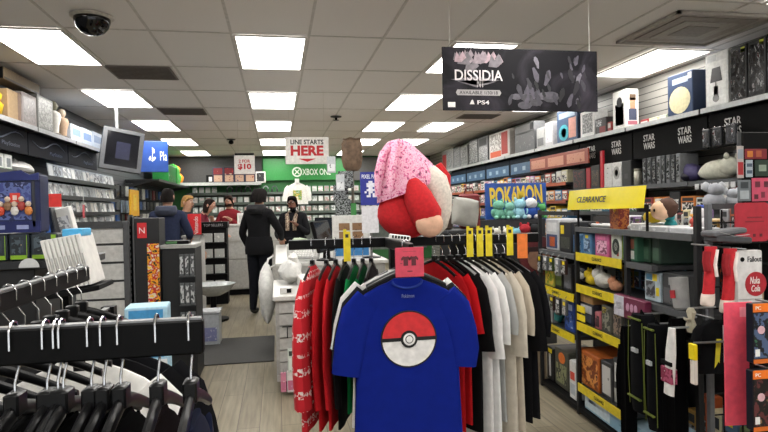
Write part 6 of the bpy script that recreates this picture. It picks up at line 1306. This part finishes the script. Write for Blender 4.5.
# ranks of small packs standing behind the front items
CL = [('#c9cacb', 'white'), ('#2b2c30', 'black'), ('#8d8f92', 'grey'), ('#a9823f', 'tan'), ('#4d6b86', 'steel blue'), ('#7a2d33', 'dark red'), ('#5d6b3c', 'olive'), ('#d0c29a', 'cream'), ('#6a4f7a', 'violet'), ('#b0552c', 'rust')]
OR = ['first', 'second', 'third', 'fourth', 'fifth', 'sixth', 'seventh', 'eighth']
def gfill(s0, s1, z, h0, h1, d, depth, where, seed, w0=.05, w1=.09, pal=CL, nm='small_pack', cat='pack'):
    rg = random.Random(seed); s = s1; cnt = {}
    while True:
        w = rg.uniform(w0, w1)
        if s-w < s0: break
        c, cn = pal[rg.randrange(len(pal))]; n = cnt[cn] = cnt.get(cn, -1)+1; h = rg.uniform(h0, h1)
        pkg(nm, cat, '%s %s %s from the far end, %s' % (OR[n], cn, cat, where), G(d, s-w/2, z+.001), GA-PI/2, w-.004, depth, h, K(c), [(.08, .08, .92, .6, art([c, pal[(n*3+2) % len(pal)][0], '#1b1c1f', '#d6d4cf'], 16)), (.12, .68, .88, .92, mat(pal[(n*5+1) % len(pal)][0]))] if rg.random() < .8 else [(.3, .7, .7, .95, YEL), (.1, .1, .9, .6, art([c, '#17181a', '#8d8f92'], 14))])
        s -= w+.004
gfill(.04, .6, 1.32, .06, .15, .3, .1, 'rear of grey top shelf, near bay', 201)
gfill(.7, 1.28, 1.32, .05, .11, .3, .1, 'back row of the grey top shelf, middle bay', 202)
gfill(1.33, 1.95, 1.12, .12, .22, .3, .12, 'back row on top of the far bay', 203, .07, .11)
gfill(1.34, 1.94, .83, .1, .22, .27, .12, 'back row of the upper far bay shelf', 204)
gfill(1.34, 1.94, .54, .1, .22, .27, .12, 'back row of the lower far bay shelf', 205)
gfill(.7, 1.28, .915, .1, .16, .28, .12, 'back row of the second middle bay shelf', 206)
gfill(.05, .35, 1.135 if False else .93, .1, .2, .38, .06, 'back row of the near bay shelf', 207)
gfill(.05, .6, .057, .2, .4, .1 if False else .345, .1, 'standing on the base of the near bay', 208, .08, .12)
# dark packs clipped to the shelf lips of the far bay and small toys on the grey top shelf
rg = random.Random(77)
for r, (zt, nm_) in enumerate(((1.08, 'upper'), (.785, 'lower'))):
    for k in range(5):
        s_ = 1.9-.115*k; c, cn = (('#26282b', 'charcoal'), ('#5a5d61', 'grey'), ('#3b4a2e', 'dark green'), ('#7c7f83', 'pale grey'), ('#3a2a2a', 'dark brown'))[(k+2*r) % 5]; h = rg.uniform(.1, .15); w = rg.uniform(.06, .085)
        t = thing('hanging_pack', '%s blister pack clipped along the %s row of the far clearance bay' % (cn, nm_), 'hanging pack', G(-.035, s_, zt-h), GA-PI/2, 'blister packs in the far clearance bay')
        mb = MB(); mb.box(-w/2, w/2, 0, .022, 0, h, mat(c, .3), bev=.003); mb.box(-w*.4, w*.4, -.0015, .001, h*.08, h*.6, art([c, '#b9babb', '#151517', '#7d8a4a'], 20)); mb.build('card', t)
        MB().box(-w*.1, w*.38, -.003, .001, h*.68, h*.9, YEL if k % 2 == 0 else WHITE).build('price_sticker', t); MB().tube([(0, .01, h-.005), (0, .016, h+.02), (0, .036, h+.03)], .0025, STEEL, 5).build('clip', t)
for s_, d_, r_, c, lab in ((.5, .2, .04, '#2f8f94', 'small teal soft toy on the grey top shelf behind the doll'), (.29, .2, .035, '#c9c6be', 'small off white soft toy between the doll and the steel post'), (.2, .14, .03, '#a8433a', 'small brick red soft toy near the steel post on the grey top shelf')):
    t = thing('plush_toy', lab, 'plush toy', G(d_, s_, 1.3213 if False else 1.321), GA-PI/2); m1 = mat(c, .9, vary=.12, scale=50)
    MB().ball((0, 0, r_*.8), (r_, r_*.8, r_*.8), m1, 12, bump=.05).build('body', t, smooth=True); MB().ball((0, -r_*.2, r_*1.9), (r_*.8, r_*.7, r_*.65), m1, 12).build('head', t, smooth=True)
    for q in (-1, 1): MB().ball((q*r_*.6, 0, r_*2.45), (r_*.25, r_*.15, r_*.3), m1, 8).build('ear', t, smooth=True)
# extra front packs
gfill(1.7, 1.96, .83, .13, .2, .04, .18, 'front row of the upper far bay shelf', 210, .05, .08) if False else None
# two plush on the mid wall shelf behind? pale grey plush on the end frame
# far bay: top (1.12), .83, .54, floor
Z = 1.12
gbox(545.5, 558, 219, Z, 'retail_box', 'box', 'white and blue box with orange print on top of the far clearance bay', K('#c2c3c6'), [(.05, .05, .95, .5, mat('#3d4c74')), (.3, .1, .75, .42, mat('#d0652c')), (.1, .6, .9, .9, mat('#dadbdc'))], d=.06, depth=.2)
gbox(559, 571, 222, Z, 'retail_box', 'box', 'black box with small yellow badge on top of the far clearance bay', K('#1f2024'), [(.1, .1, .9, .5, art(['#1f2024', '#4a4d45', '#7a7d70'], 14)), (.1, .6, .4, .9, YEL)], d=.06, depth=.2)
for k, (w, lab) in enumerate((('upper', 'upper'), ('lower', 'lower'))):
    s, _ = gX(592, 213, .16); t = thing('wire_rod', '%s pale rod lying along the top of the clearance shelving below the yellow banner' % lab, 'rod', G(.1+.08*k, .95, 1.334+.0*k), GA); MB().cyl((0, -.25, 0), (0, .3, 0), .012, mat('#b9babb', .3)).build('rod', t); MB().cyl((0, .3, 0), (0, .33, 0), .016, BLACK).build('end_cap', t)
t = thing('gift_bag', 'dark red patterned gift bag under the clearance banner', 'gift bag', G(.03, gX(614, 215, .03)[0], 1.3215), GA-PI/2); w = .115
hh = gX(614, 206, .03)[1]-1.32
MB().loft([[(-w*.42*1, .0, 0), (w*.42, 0, 0), (w*.42, .07, 0), (-w*.42, .07, 0)], [(-w*.5, .0, hh), (w*.5, 0, hh), (w*.5, .07, hh), (-w*.5, .07, hh)]], art(['#7a1f22', '#6a181c', '#a8622c', '#5a1418'], 22)).build('bag', t); MB().ball((.01, -.002, hh*.85), (.014, .006, .02), mat('#c9a23a', .4), 8).build('gold_seal', t, smooth=True)
Z = .83
gbox(544.5, 554, 262, Z, 'game_box', 'box', 'yellow orange and green printed box in the far clearance bay', K('#9a9a3a'), [(.05, .05, .95, .95, art(['#c98f2a', '#7f9a34', '#d9b84a', '#4f6a2a'], 10))], d=.04, depth=.2)
gbox(554.6, 562, 258, Z, 'game_box', 'box', 'dark box with green print between the yellow box and the skull box', K('#23261f'), [(.1, .1, .9, .9, art(['#23261f', '#5a6a34', '#8a8c78'], 12))], d=.04, depth=.2)
gbox(562.8, 572, 264, Z, 'game_box', 'box', 'black box with silver print at the near end of the far clearance bay', K('#1d1e22'), [(.1, .1, .9, .9, art(['#1d1e22', '#6a6c70', '#a9abae'], 12))], d=.04, depth=.2)
Z = .54
gbox(543.5, 552, 307, Z, 'game_box', 'box', 'white and grey box on the lower shelf of the far clearance bay', K('#a9aaac'), [(.1, .1, .9, .9, art(['#c9cacb', '#7a7b7d', '#55575a'], 12))], d=.04, depth=.2)
s, _ = gX(558, 315, .1); t = thing('toy_figure', 'teal toy dragon like lump beside the blue box in the far clearance bay', 'toy', G(.1, s, Z+.001)); MB().ball((0, 0, .05), (.05, .06, .05), mat('#3f9a94', .6), 12, bump=.25, seed=2).build('body', t, smooth=True); MB().ball((-.02, .03, .11), (.03, .03, .03), mat('#57b0a8', .6), 10, bump=.1).build('head', t, smooth=True)
gbox(564, 574.5, 300, Z, 'game_box', 'box', 'bright blue box on the lower shelf of the far clearance bay', K('#27469a'), [(.1, .1, .9, .6, art(['#27469a', '#1a2f6a', '#4a6fc0', '#c9d3e6'], 10)), (.2, .68, .8, .88, mat('#b9c6e0'))], d=.04, depth=.2)
Z = .057
gbox(546.5, 553.5, 347, Z, 'game_box', 'box', 'black box with white vertical lettering standing on the far bay base', K('#19191b'), [(.3, .1, .6, .8, mat('#b9b9b7')), (.2, .84, .8, .97, YEL)], d=.06, depth=.25)
gbox(554.5, 568, 350, Z, 'toy_pack', 'pack', 'large pack with orange cap toy and green figures on the far bay base', K('#4a4a40'), [(.1, .1, .9, .62, art(['#5a5f48', '#8a8f6a', '#2c2e28', '#a9a58c'], 12)), (.3, .65, .8, .95, mat('#d8702a'), 'o')], d=.06, depth=.25)
gbox(569, 575.5, 361, Z, 'game_box', 'box', 'slim white box with red square on the far bay base', K('#cfd0cf'), [(.1, .5, .9, .72, mat('#c2402c')), (.1, .1, .9, .4, mat('#a9b0b8'))], d=.03, depth=.22)
t = thing('paper_bag', 'pale brown paper bag standing at the far end of the clearance shelving', 'bag', G(-.03, 2.11, 0), GA-PI/2); MB().loft([[(-.07, 0, 0), (.07, 0, 0), (.07, .1, 0), (-.07, .1, 0)], [(-.075, 0, .4), (.075, 0, .4), (.075, .1, .4), (-.075, .1, .4)]], mat('#9c8a72', .7)).build('bag', t); MB().box(-.05, .0, -.002, .001, .0, .09, mat('#cfcac2')).build('tag', t)
tag(MB().lathe([(.075, .0), (.1, .09), (.105, .17), (.1, .24), (.06, .28), (.03, .29)], mat('#7a1f26', .6, vary=.3), 16).build('hanging_cap_display', loc=G(-.1, 2.12, 0)) if False else MB().disc(0, .16, .17, -.012, .012, mat('#571a20', .6, vary=.3, scale=12), 28).build('round_plaque', loc=(PY(538, 256, 4.62).x, 4.62, PY(538, 256, 4.62).z-.16)), 'round dark red plaque hanging at the far end of the clearance shelving', 'plaque')
rp = bpy.data.objects['round_plaque']; MB().disc(0, .14, .1, -.02, -.012, mat('#8d6a58', .6), 20).build('plaque_centre', rp); MB().box(-.14, .14, -.022, -.012, .2, .24, mat('#2a1416', .6)).build('plaque_band', rp)
MB().box(-.01, .01, .012, .03, -PY(538, 256, 4.62).z+.16, .3, BLACK).build('stand_post', rp)
# yellow clearance banner
sA, zA = gX(571, 190, -.02); sB, zB = gX(648, 190, -.02)
t = gthing('clearance_banner', 'yellow clearance banner curved along the top of the shelving', 'banner')
L = sA-sB; n = 16; pts = []
zb0, zt0 = gX(580, 210, -.02)[1], gX(580, 190, -.02)[1]
mb = MB(); r1 = []; r2 = []
for i in range(n+1):
    q = i/n; s = sB+L*q; bow = -.05-.05*math.sin(PI*q); 
    r1.append([(bow, s, zb0+.012*(1-q)), (bow+.004, s, zb0+.012*(1-q)), (bow+.022, s, zt0-.002), (bow+.018, s, zt0-.002)])
mb.loft(r1, mat('#e6d414', .22, vary=.03)); mb.build('sheet', t, smooth=True)
text('CLEARANCE', L*.4, (zt0-zb0)*.28, mat('#26240e'), Matrix.Translation((-.101, sB+L*.52, (zb0+zt0)/2)) @ Matrix.Rotation(-PI/2, 4, 'Z') @ Matrix.Rotation(R(-6), 4, 'X'), t, fat=.02, shear=.2)
MB().box(-.05, .008, sB+.04, sB+.06, zb0-.01, zb0+.03, BLACK).build('holder', t); MB().box(-.05, .008, sA-.07, sA-.05, zb0-.01, zb0+.03, BLACK).build('holder', t)
for s in (sB+.05, sA-.06): MB().box(-.003, .008, s-.006, s+.006, 1.3245, zb0+.02, BLACK).build('support_post', t)
# ------------------------------------------------------------------ bags, scarves hanging from the near bay
def ghang(u, v0, v1, d, name, cat, label, build):
    s, z1 = gX(u, v0, d); _, z0 = gX(u, v1, d); t = thing(name, label, cat, G(d, s, z0), GA-PI/2); build(t, z1-z0); MB().cyl((0, 0, z1-z0+.0), (0, -d+.02, z1-z0+.0), .005, STEEL, n=6).build('peg_hook', t); return t
LIME = mat('#5f6b22', .6); BAGM = mat('#07080b', .85, vary=.3, spec=.1)
def bagstrap(w):
    def f(t, h):
        MB().loft([[(w*q*math.cos(a)*(1/max(abs(math.cos(a)), abs(math.sin(a))))**.7, -.0+.05*math.sin(a), z) for a in [2*PI*k/16 for k in range(16)]] for q, z in ((.75, 0), (.95, h*.08), (1, h*.45), (.95, h*.8), (.8, h*.97), (.6, h))], BAGM).build('body', t, smooth=True)
        for s_ in (-1, 1): MB().tube([(s_*w*.9, -.04, h*.05), (s_*w*.98, -.045, h*.45), (s_*w*.85, -.045, h*.93)], .0022, LIME, 5).build('piping', t)
        MB().box(-w*.75, w*.75, -.056, -.045, h*.95, h*.965, LIME).build('top_trim', t); MB().box(-w*.8, w*.8, -.06, -.048, h*.14, h*.155, LIME).build('low_trim', t)
        MB().box(-w*.2, w*.5, -.062, -.05, h*.62, h*.66, mat('#a9abad')).build('logo_patch', t)
        MB().tube([(-.02, 0, h*.98), (0, -.01, h+.02), (.02, 0, h*.98)], .005, BAGM, 6).build('loop', t)
    return f
ghang(643, 314, 410, -.12, 'backpack', 'backpack', 'black backpack with lime piping, left of two hanging in the near bay', bagstrap(.075))
ghang(658, 324, 428, -.12, 'backpack', 'backpack', 'slimmer black backpack with lime piping, right of two hanging in the near bay', bagstrap(.055))
def dark(t, h):
    MB().loft([[(.055*q*math.cos(a), .035*math.sin(a)*(1+.2*math.sin(5*a)), z) for a in [2*PI*k/18 for k in range(18)]] for q, z in ((1.05, 0), (1.1, h*.3), (1, h*.7), (.8, h*.93), (.3, h))], mat('#050506', .95, spec=.05)).build('body', t, smooth=True)
    MB().tube([(-.05, 0, h*.8), (-.065, -.01, h*.5), (-.065, -.01, h*.2)], [.03, .03, .025], mat('#060607', .95, spec=.05), 8).build('sleeve', t, smooth=True)
ghang(677, 318, 470, -.1, 'jacket', 'jacket', 'plain black jacket hanging between the white scarf and the steel post', dark)
ghang(628, 326, 432, -.09, 'jacket', 'jacket', 'black garment hanging left of the two backpacks', dark)
def scarf(c, pat=None, w=.03):
    def f(t, h):
        mb = MB(); rings = []
        for i in range(12):
            q = i/11; z = h*(1-q); x = -.03*q; ww = w*(.6+.5*min(1, q*3)); rings.append([(x+ww*math.cos(a), .012*math.sin(a), z) for a in [2*PI*k/10 for k in range(10)]])
        mb.loft(rings, mat(c, .9)); mb.build('body', t, smooth=True)
        if pat:
            MB().box(-.035-w, -.02+w*.9, -.0145, .0145, h*.18, h*.4, art(pat, 16, .9), TR(ry=R(0))).build('patterned_end', t)
            MB().box(-.035-w, -.02+w*.9, -.0147, .0147, h*.44, h*.5, BLACK).build('black_band', t)
    return f
ghang(672, 328, 396, -.2, 'scarf', 'scarf', 'white scarf with maroon patterned end hanging before the black jacket', scarf('#d8d7d4', ['#d8d7d4', '#7a2440', '#a34a66', '#5a1830'], .034))
def knot(t, h):
    MB().loft([[(.03*q*math.cos(a)*(1+.12*math.sin(6*a)), .02*q*math.sin(a), z) for a in [2*PI*k/18 for k in range(18)]] for q, z in ((.7, 0), (1.05, h*.25), (.55, h*.55), (.9, h*.85), (.5, h))], mat('#a9a48f', .9)).build('body', t, smooth=True); MB().tube([(-.02, -.02, h*.55), (0, -.025, h*.53), (.02, -.02, h*.55)], .006, mat('#8f8a76'), 6).build('tie', t)
ghang(691, 308, 332, -.1, 'knotted_scarf', 'scarf', 'beige knotted scarf hanging beside the steel post', knot)
ghang(693.5, 343, 384, -.16, 'hanging_scarf', 'scarf', 'maroon and white striped scarf with yellow tag beside the steel post', lambda t, h: (MB().box(-.018, .018, -.008, .008, 0, h*.66, art(['#7a2030', '#d6d0c6', '#7a2030'], 30, .9, 0, stretch=(3, .1, .1)), bev=.003).build('body', t), MB().box(-.02, .02, -.012, .006, h*.6, h*.98, YEL, bev=.002).build('yellow_tag', t)))
# ------------------------------------------------------------------ END FRAME facing the camera (right of the steel post)
EY = 2.35
t = thing('wire_stand', 'dark wire end frame right of the steel post holding stockings and shirts', 'display fixture', (1.98, EY, 0))
MB().box(-.035, -.009, 0, .026, 0, 1.47, mat('#5a5c5f', .45), bev=.003).build('post', t); MB().box(-.009, .55, 0, .026, 1.445, 1.47, mat('#3a3b3d', .45)).build('top_bar', t); MB().box(.53, .556, 0, .026, 0, 1.445, mat('#3a3b3d')).build('post', t)
for k in range(14): MB().cyl((-.009, .03, .08+.1*k), (.53, .03, .08+.1*k), .004, BLK2, n=6).build('wire', t)
for k in range(5): MB().cyl((.07+.1*k, .037, .05), (.07+.1*k, .037, 1.44), .004, BLK2, n=6).build('wire', t)
def eh(u0, u1, v0, v1, Y):
    a = PY(u0, v0, Y); b = PY(u1, v1, Y); return (a.x+b.x)/2, abs(b.x-a.x), b.z, a.z-b.z
def stocking(u0, u1, v0, v1, Y, label):
    cx, w, z0, h = eh(u0, u1, v0, v1, Y); t = thing('stocking', label, 'stocking', (cx, Y, z0))
    RM = mat('#b8202a', .9, vary=.15, scale=50); n = 14
    MB().loft([[(x+w*.28*q*math.cos(a), .022*math.sin(a), z) for a in [2*PI*k/n for k in range(n)]] for x, q, z in ((w*.12, 1.15, h), (w*.12, 1.1, h*.9), (w*.06, 1, h*.6), (-w*.02, 1.05, h*.3), (-w*.08, 1.15, h*.16))], RM).build('leg', t, smooth=True)
    MB().loft([[(x+w*.3*q*math.cos(a), .024*math.sin(a), z) for a in [2*PI*k/n for k in range(n)]] for x, q, z in ((-w*.07, 1.12, h*.2), (-w*.1, 1.25, h*.1), (-w*.12, 1.2, h*.02), (-w*.12, .9, 0))], mat('#ddd2c6', .95)).build('fur_cuff', t, smooth=True)
    MB().tube([(w*.3, -.02, h*.95), (w*.12, -.026, h*.7), (w*.2, -.026, h*.5)], .008, mat('#e6ddd6', .9), 6).build('white_stripe', t, smooth=True)
    MB().tube([(-w*.2, -.01, h*.92), (-w*.3, -.014, h*.75), (-w*.2, -.014, h*.6)], .016, mat('#8f161f', .9), 8).build('fold', t, smooth=True)
    MB().cyl((w*.12, 0, h+.004), (w*.12, EY+.03-Y, h+.004), .004, STEEL, n=6).build('peg_hook', t)
stocking(700, 718, 247, 305, 2.26, 'red stocking with white fur cuff nearest the steel post'); stocking(719, 738, 249, 312, 2.24, 'red stocking with white fur cuff beside the boxed white shirt')
cx, w, z0, h = eh(737, 763, 251, 304, 2.28)
t = thing('boxed_shirt', 'white boxed shirt with large red round emblem at right edge', 'box', (cx, 2.28, z0)); MB().box(-w/2, w/2, 0, .04, 0, h, mat('#d3d2cf', .5), bev=.004).build('carton', t)
MB().disc(w*.22, h*.38, w*.42, -.002, .001, mat('#a81f2b', .5), 26).build('emblem', t); text('Fallout', w*.55, h*.1, BLACK, TR(w*.18, -.001, h*.84), t, fat=.01); text('Nuka', w*.38, h*.13, WHITE, TR(w*.17, -.003, h*.45), t, shear=.2, fat=.01); text('Cola', w*.34, h*.12, WHITE, TR(w*.2, -.003, h*.3), t, shear=.2, fat=.01)
MB().disc(-w*.3, h*.84, w*.08, -.002, .001, BLACK, 14).build('small_mark', t); MB().box(-w*.46, w*.46, -.002, .001, h*.1, h*.108, GREY).build('rule', t)
MB().cyl((0, .02, h+.004), (0, .1, h+.004), .004, STEEL, n=6).build('peg_hook', t)
# black jersey with yellow panel
cx, w, z0, h = eh(704, 724, 320, 371, 2.29)
t = thing('jersey', 'black jersey with white stripe and yellow panel hanging under the stockings', 'jersey', (cx, 2.29, z0+h)); jm = tee_mesh(mat('#0a0b0d', .9, spec=.1), half=.25, length=.72, thick=.1, fold=.004, seed=111); jk = h/.72; jm.v = [(q[0]*jk, q[1]*jk, q[2]*jk) for q in jm.v]; jm.build('body', t, smooth=True)
MB().box(w*.02, w*.25, -.026, -.02, -h*.9, -h*.35, mat('#cfc22a', .7), TR(ry=R(6))).build('yellow_panel', t); MB().box(w*.28, w*.36, -.026, -.02, -h*.8, -h*.1, mat('#b9bbbd', .7)).build('stripe', t); MB().cyl((0, 0, .004), (0, .11, .004), .004, STEEL, n=6).build('peg_hook', t)
# pink red paper signs
def paper(u0, u1, v0, v1, Y, name, cat, label, col, rot=0, marks=(), round_=0.):
    cx, w, z0, h = eh(u0, u1, v0, v1, Y); t = thing(name, label, cat, (cx, Y, z0), rot)
    if round_:
        pts = [];
        for (sx, sz, a0) in ((1, 1, 0), (-1, 1, 90), (-1, -1, 180), (1, -1, 270)):
            for k in range(6): a = R(a0+18*k); pts.append((sx*(w/2-round_)+round_*math.cos(a), h/2+sz*(h/2-round_)+round_*math.sin(a)))
        MB().prism(pts, 0, .006, mat(col, .6)).build('card', t)
    else: MB().box(-w/2, w/2, 0, .004, 0, h, mat(col, .6), bev=.001).build('card', t)
    for i, (x0, a0, x1, a1, c) in enumerate(marks): MB().box(-w/2+w*x0, -w/2+w*x1, -.001, .001, h*a0, h*a1, mat(c, .6)).build('print_mark', t)
    return t, w, h
t, w, h = paper(725, 752.5, 303, 424, 1.93, 'paper_sign', 'sign', 'tall pink red paper sign hanging at the right in front of the end frame', '#f4566c', R(-6), [(.55, .88, .95, .96, '#f58a98')])
MB().box(-.012, .012, .004, .05, h*.9, h*.95, DKGREY).build('clip', t)
t, w, h = paper(735, 769, 203, 241, 2.3, 'rounded_sign', 'sign', 'rounded dark red sign card on the end frame below the pink sheets', '#a3202f', 0, [(.35, .6, .8, .64, '#7a1824'), (.3, .5, .85, .53, '#7a1824')], .02)
MB().cyl((0, .006, h*.9), (0, .06, h*.9), .004, STEEL, n=6).build('clip', t)
for k in range(2): MB().box(w*(.02+.2*k), w*(.1+.2*k), -.001, .001, h*.12, h*.2, mat('#5a141c')).build('print_mark', t)
# upper right rack with sheets
UY = 2.9
cx, w, z0, h = eh(737, 790, 143, 205, UY)
t = thing('card_spinner', 'black card spinner carrying pink and red sheets at the right picture edge', 'display rack', (cx+.03, UY+.2, 0)); MB().cyl((0, 0, .03), (0, 0, 1.9), .02, DKGREY).build('pole', t); MB().lathe([(.22, 0), (.22, .02), (.05, .03)], BLK2).build('base', t)
MB().box(-.13, .15, -.16, -.145, 1.4, 1.88, BLK2, bev=.003).build('back_board', t); MB().box(-.01, .01, -.145, -.02, 1.6, 1.64, BLK2).build('arm', t)
for (u0, u1, v0, v1, nm, lab, cl, mk) in ((737, 744, 146, 178, 'sticker_sheet', 'narrow white and red sheet on the card spinner', '#b5aaa6', [(.1, .1, .9, .5, '#a82a30'), (.1, .6, .9, .9, '#8f9aa3')]), (745, 767, 149, 159, 'sticker_sheet', 'dark red sheet with orange faces at the top of the card spinner', '#7d1f2a', [(.1, .2, .35, .8, '#c9772e'), (.5, .2, .75, .85, '#a9563a')]), (746, 753, 160, 177, 'sticker_sheet', 'pale blue white striped sheet on the card spinner', '#a9b5bd', [(.1, .2, .9, .4, '#4a5a6a'), (.1, .6, .9, .8, '#4a5a6a')]), (755, 770, 160, 176, 'sticker_sheet', 'dark green card with pale ring on the card spinner', '#23382c', [(.25, .3, .75, .7, '#8fa08f')]), (752, 772, 178, 201, 'sticker_sheet', 'bright pink sheet with dark stickers on the card spinner', '#c9506a', [(.1, .1, .3, .3, '#5a2330'), (.45, .15, .65, .4, '#7a3040'), (.15, .6, .4, .85, '#6a2a38'), (.6, .6, .85, .85, '#5a2330')]), (738, 751, 180, 201, 'sticker_sheet', 'grey card with pale print left of the bright pink sheet', '#6d7478', [(.15, .1, .85, .5, '#a9b0b4'), (.2, .6, .8, .9, '#3a3f42')])):
    t, w, h = paper(u0, u1, v0, v1, UY, nm, 'sheet', lab, cl, 0, mk); MB().box(-w*.1, w*.1, .004, .04, h*.8, h*.9, DKGREY).build('clip', t)
# grey plush heads on the end frame top
for u, c, lab, rr in ((714, '#9a9ca3', 'bigger pale grey plush with round ears behind the wire end frame', .075), (732, '#a9acb2', 'smaller pale grey plush with round ears behind the wire end frame', .06)):
    p = PY(u, 205, 3.4); t = thing('plush_toy', lab, 'plush toy', (p.x, 3.4, 1.4215)); m1 = mat(c, .9)
    MB().ball((0, 0, rr*.8), (rr, rr*.8, rr*.8), m1, 14).build('body', t, smooth=True); MB().ball((0, -rr*.2, rr*1.8), (rr*.75, rr*.65, rr*.6), m1, 14).build('head', t, smooth=True)
    for q in (-1, 1): MB().ball((q*rr*.8, 0, rr*2.1), (rr*.42, rr*.14, rr*.45), mat('#b5b8bd', .9), 10).build('ear', t, smooth=True)
t = thing('end_shelf', 'dark wire shelf behind the end frame carrying the grey plush pair', 'shelf', (PY(723, 205, 3.4).x, 3.4, 1.42)); MB().box(-.24, .26, -.13, .17, -.015, .0, BLK2, bev=.003).build('board', t); MB().box(-.24, .26, -.15, -.13, -.025, .01, DKGREY).build('front_lip', t)
for x in (-.2, .22): MB().box(x-.01, x+.01, .1, .12, -1.42, -.015, BLK2).build('leg', t)
p = PY(716, 222, 2.27); t = thing('folded_goods', 'flat dark folded goods with wire under the end frame top bar', 'folded goods', (p.x+.06, 2.27, PY(715, 243, 2.27).z)); MB().box(-.08, .1, -.03, .06, 0, .03, mat('#3c3d40'), TR(ry=R(4)), bev=.006).build('lower_fold', t); MB().box(-.09, .08, -.03, .06, .035, .06, mat('#5a5b5e'), TR(ry=R(-5)), bev=.006).build('upper_fold', t); MB().tube([(-.07, -.034, .05), (.0, -.036, .03), (.08, -.034, .035)], .0012, STEEL, 5).build('wire', t)
# boxed games at the right edge
GY = 1.8
t = thing('game_rack', 'black peg rack at the right picture edge holding orange topped games', 'display rack', (1.86, GY+.06, 0)); MB().box(-.13, .3, 0, .03, 0, 1.09, BLK2, bev=.004).build('panel', t); MB().box(-.15, .32, -.08, .1, 0, .05, BLACK).build('base', t)
for k, (v0, v1, lab, cs) in enumerate(((226, 298, 'upper dark blue game with orange top at the right picture edge', ['#20233c', '#3c4a7a', '#101424', '#7a86b0']), (304, 364, 'middle orange topped game with green glow at the right picture edge', ['#1f2030', '#4a5a7a', '#101018', '#3a6a4a']), (371, 432, 'lower orange topped game with red figures at the right picture edge', ['#1c1418', '#5a2a2c', '#0f0c0e', '#8a6a4a']))):
    a = PY(753, v0, GY); b = PY(753, v1, GY); w = .135; h = a.z-b.z
    if k == 0: continue
    t = thing('boxed_game', lab, 'game box', (a.x+w/2, GY, b.z)); MB().box(-w/2, w/2, 0, .035, 0, h, mat('#15161c', .3), bev=.003).build('box', t); MB().box(-w/2, w/2, -.002, .001, h*.86, h, mat('#e0701f', .4)).build('orange_band', t); MB().box(-w/2, w/2, -.002, .001, 0, h*.07, mat('#c9641f', .4)).build('lower_band', t)
    MB().box(-w*.48, w*.48, -.0018, .001, h*.09, h*.84, art(cs, 14)).build('cover_art', t); text('PC', w*.16, h*.06, WHITE, TR(-w*.36, -.003, h*.93), t)
    MB().box(-w*.46, -w*.32, -.0025, .001, h*.12, h*.24, mat('#d9d9d6')).build('rating_mark', t); MB().disc(-w*.27, h*.56, w*.11, -.003, .001, mat('#c9a0a8', .5), 16).build('round_badge', t); MB().cyl((0, 0, h+.004), (0, .06, h+.004), .004, STEEL, n=6).build('peg_hook', t)
# ------------------------------------------------------------------ light, world, view
w = bpy.data.worlds.new('world'); SC.world = w; w.use_nodes = True
w.node_tree.nodes['Background'].inputs['Color'].default_value = (.92, .96, 1, 1); w.node_tree.nodes['Background'].inputs['Strength'].default_value = .6
SC.view_settings.view_transform = 'Standard'; SC.view_settings.look = 'None'; SC.view_settings.gamma = 1; SC.view_settings.exposure = EXPO; SC.view_settings.use_curve_mapping = False
SC.cycles.use_denoising = True
SC.cycles.max_bounces = 8
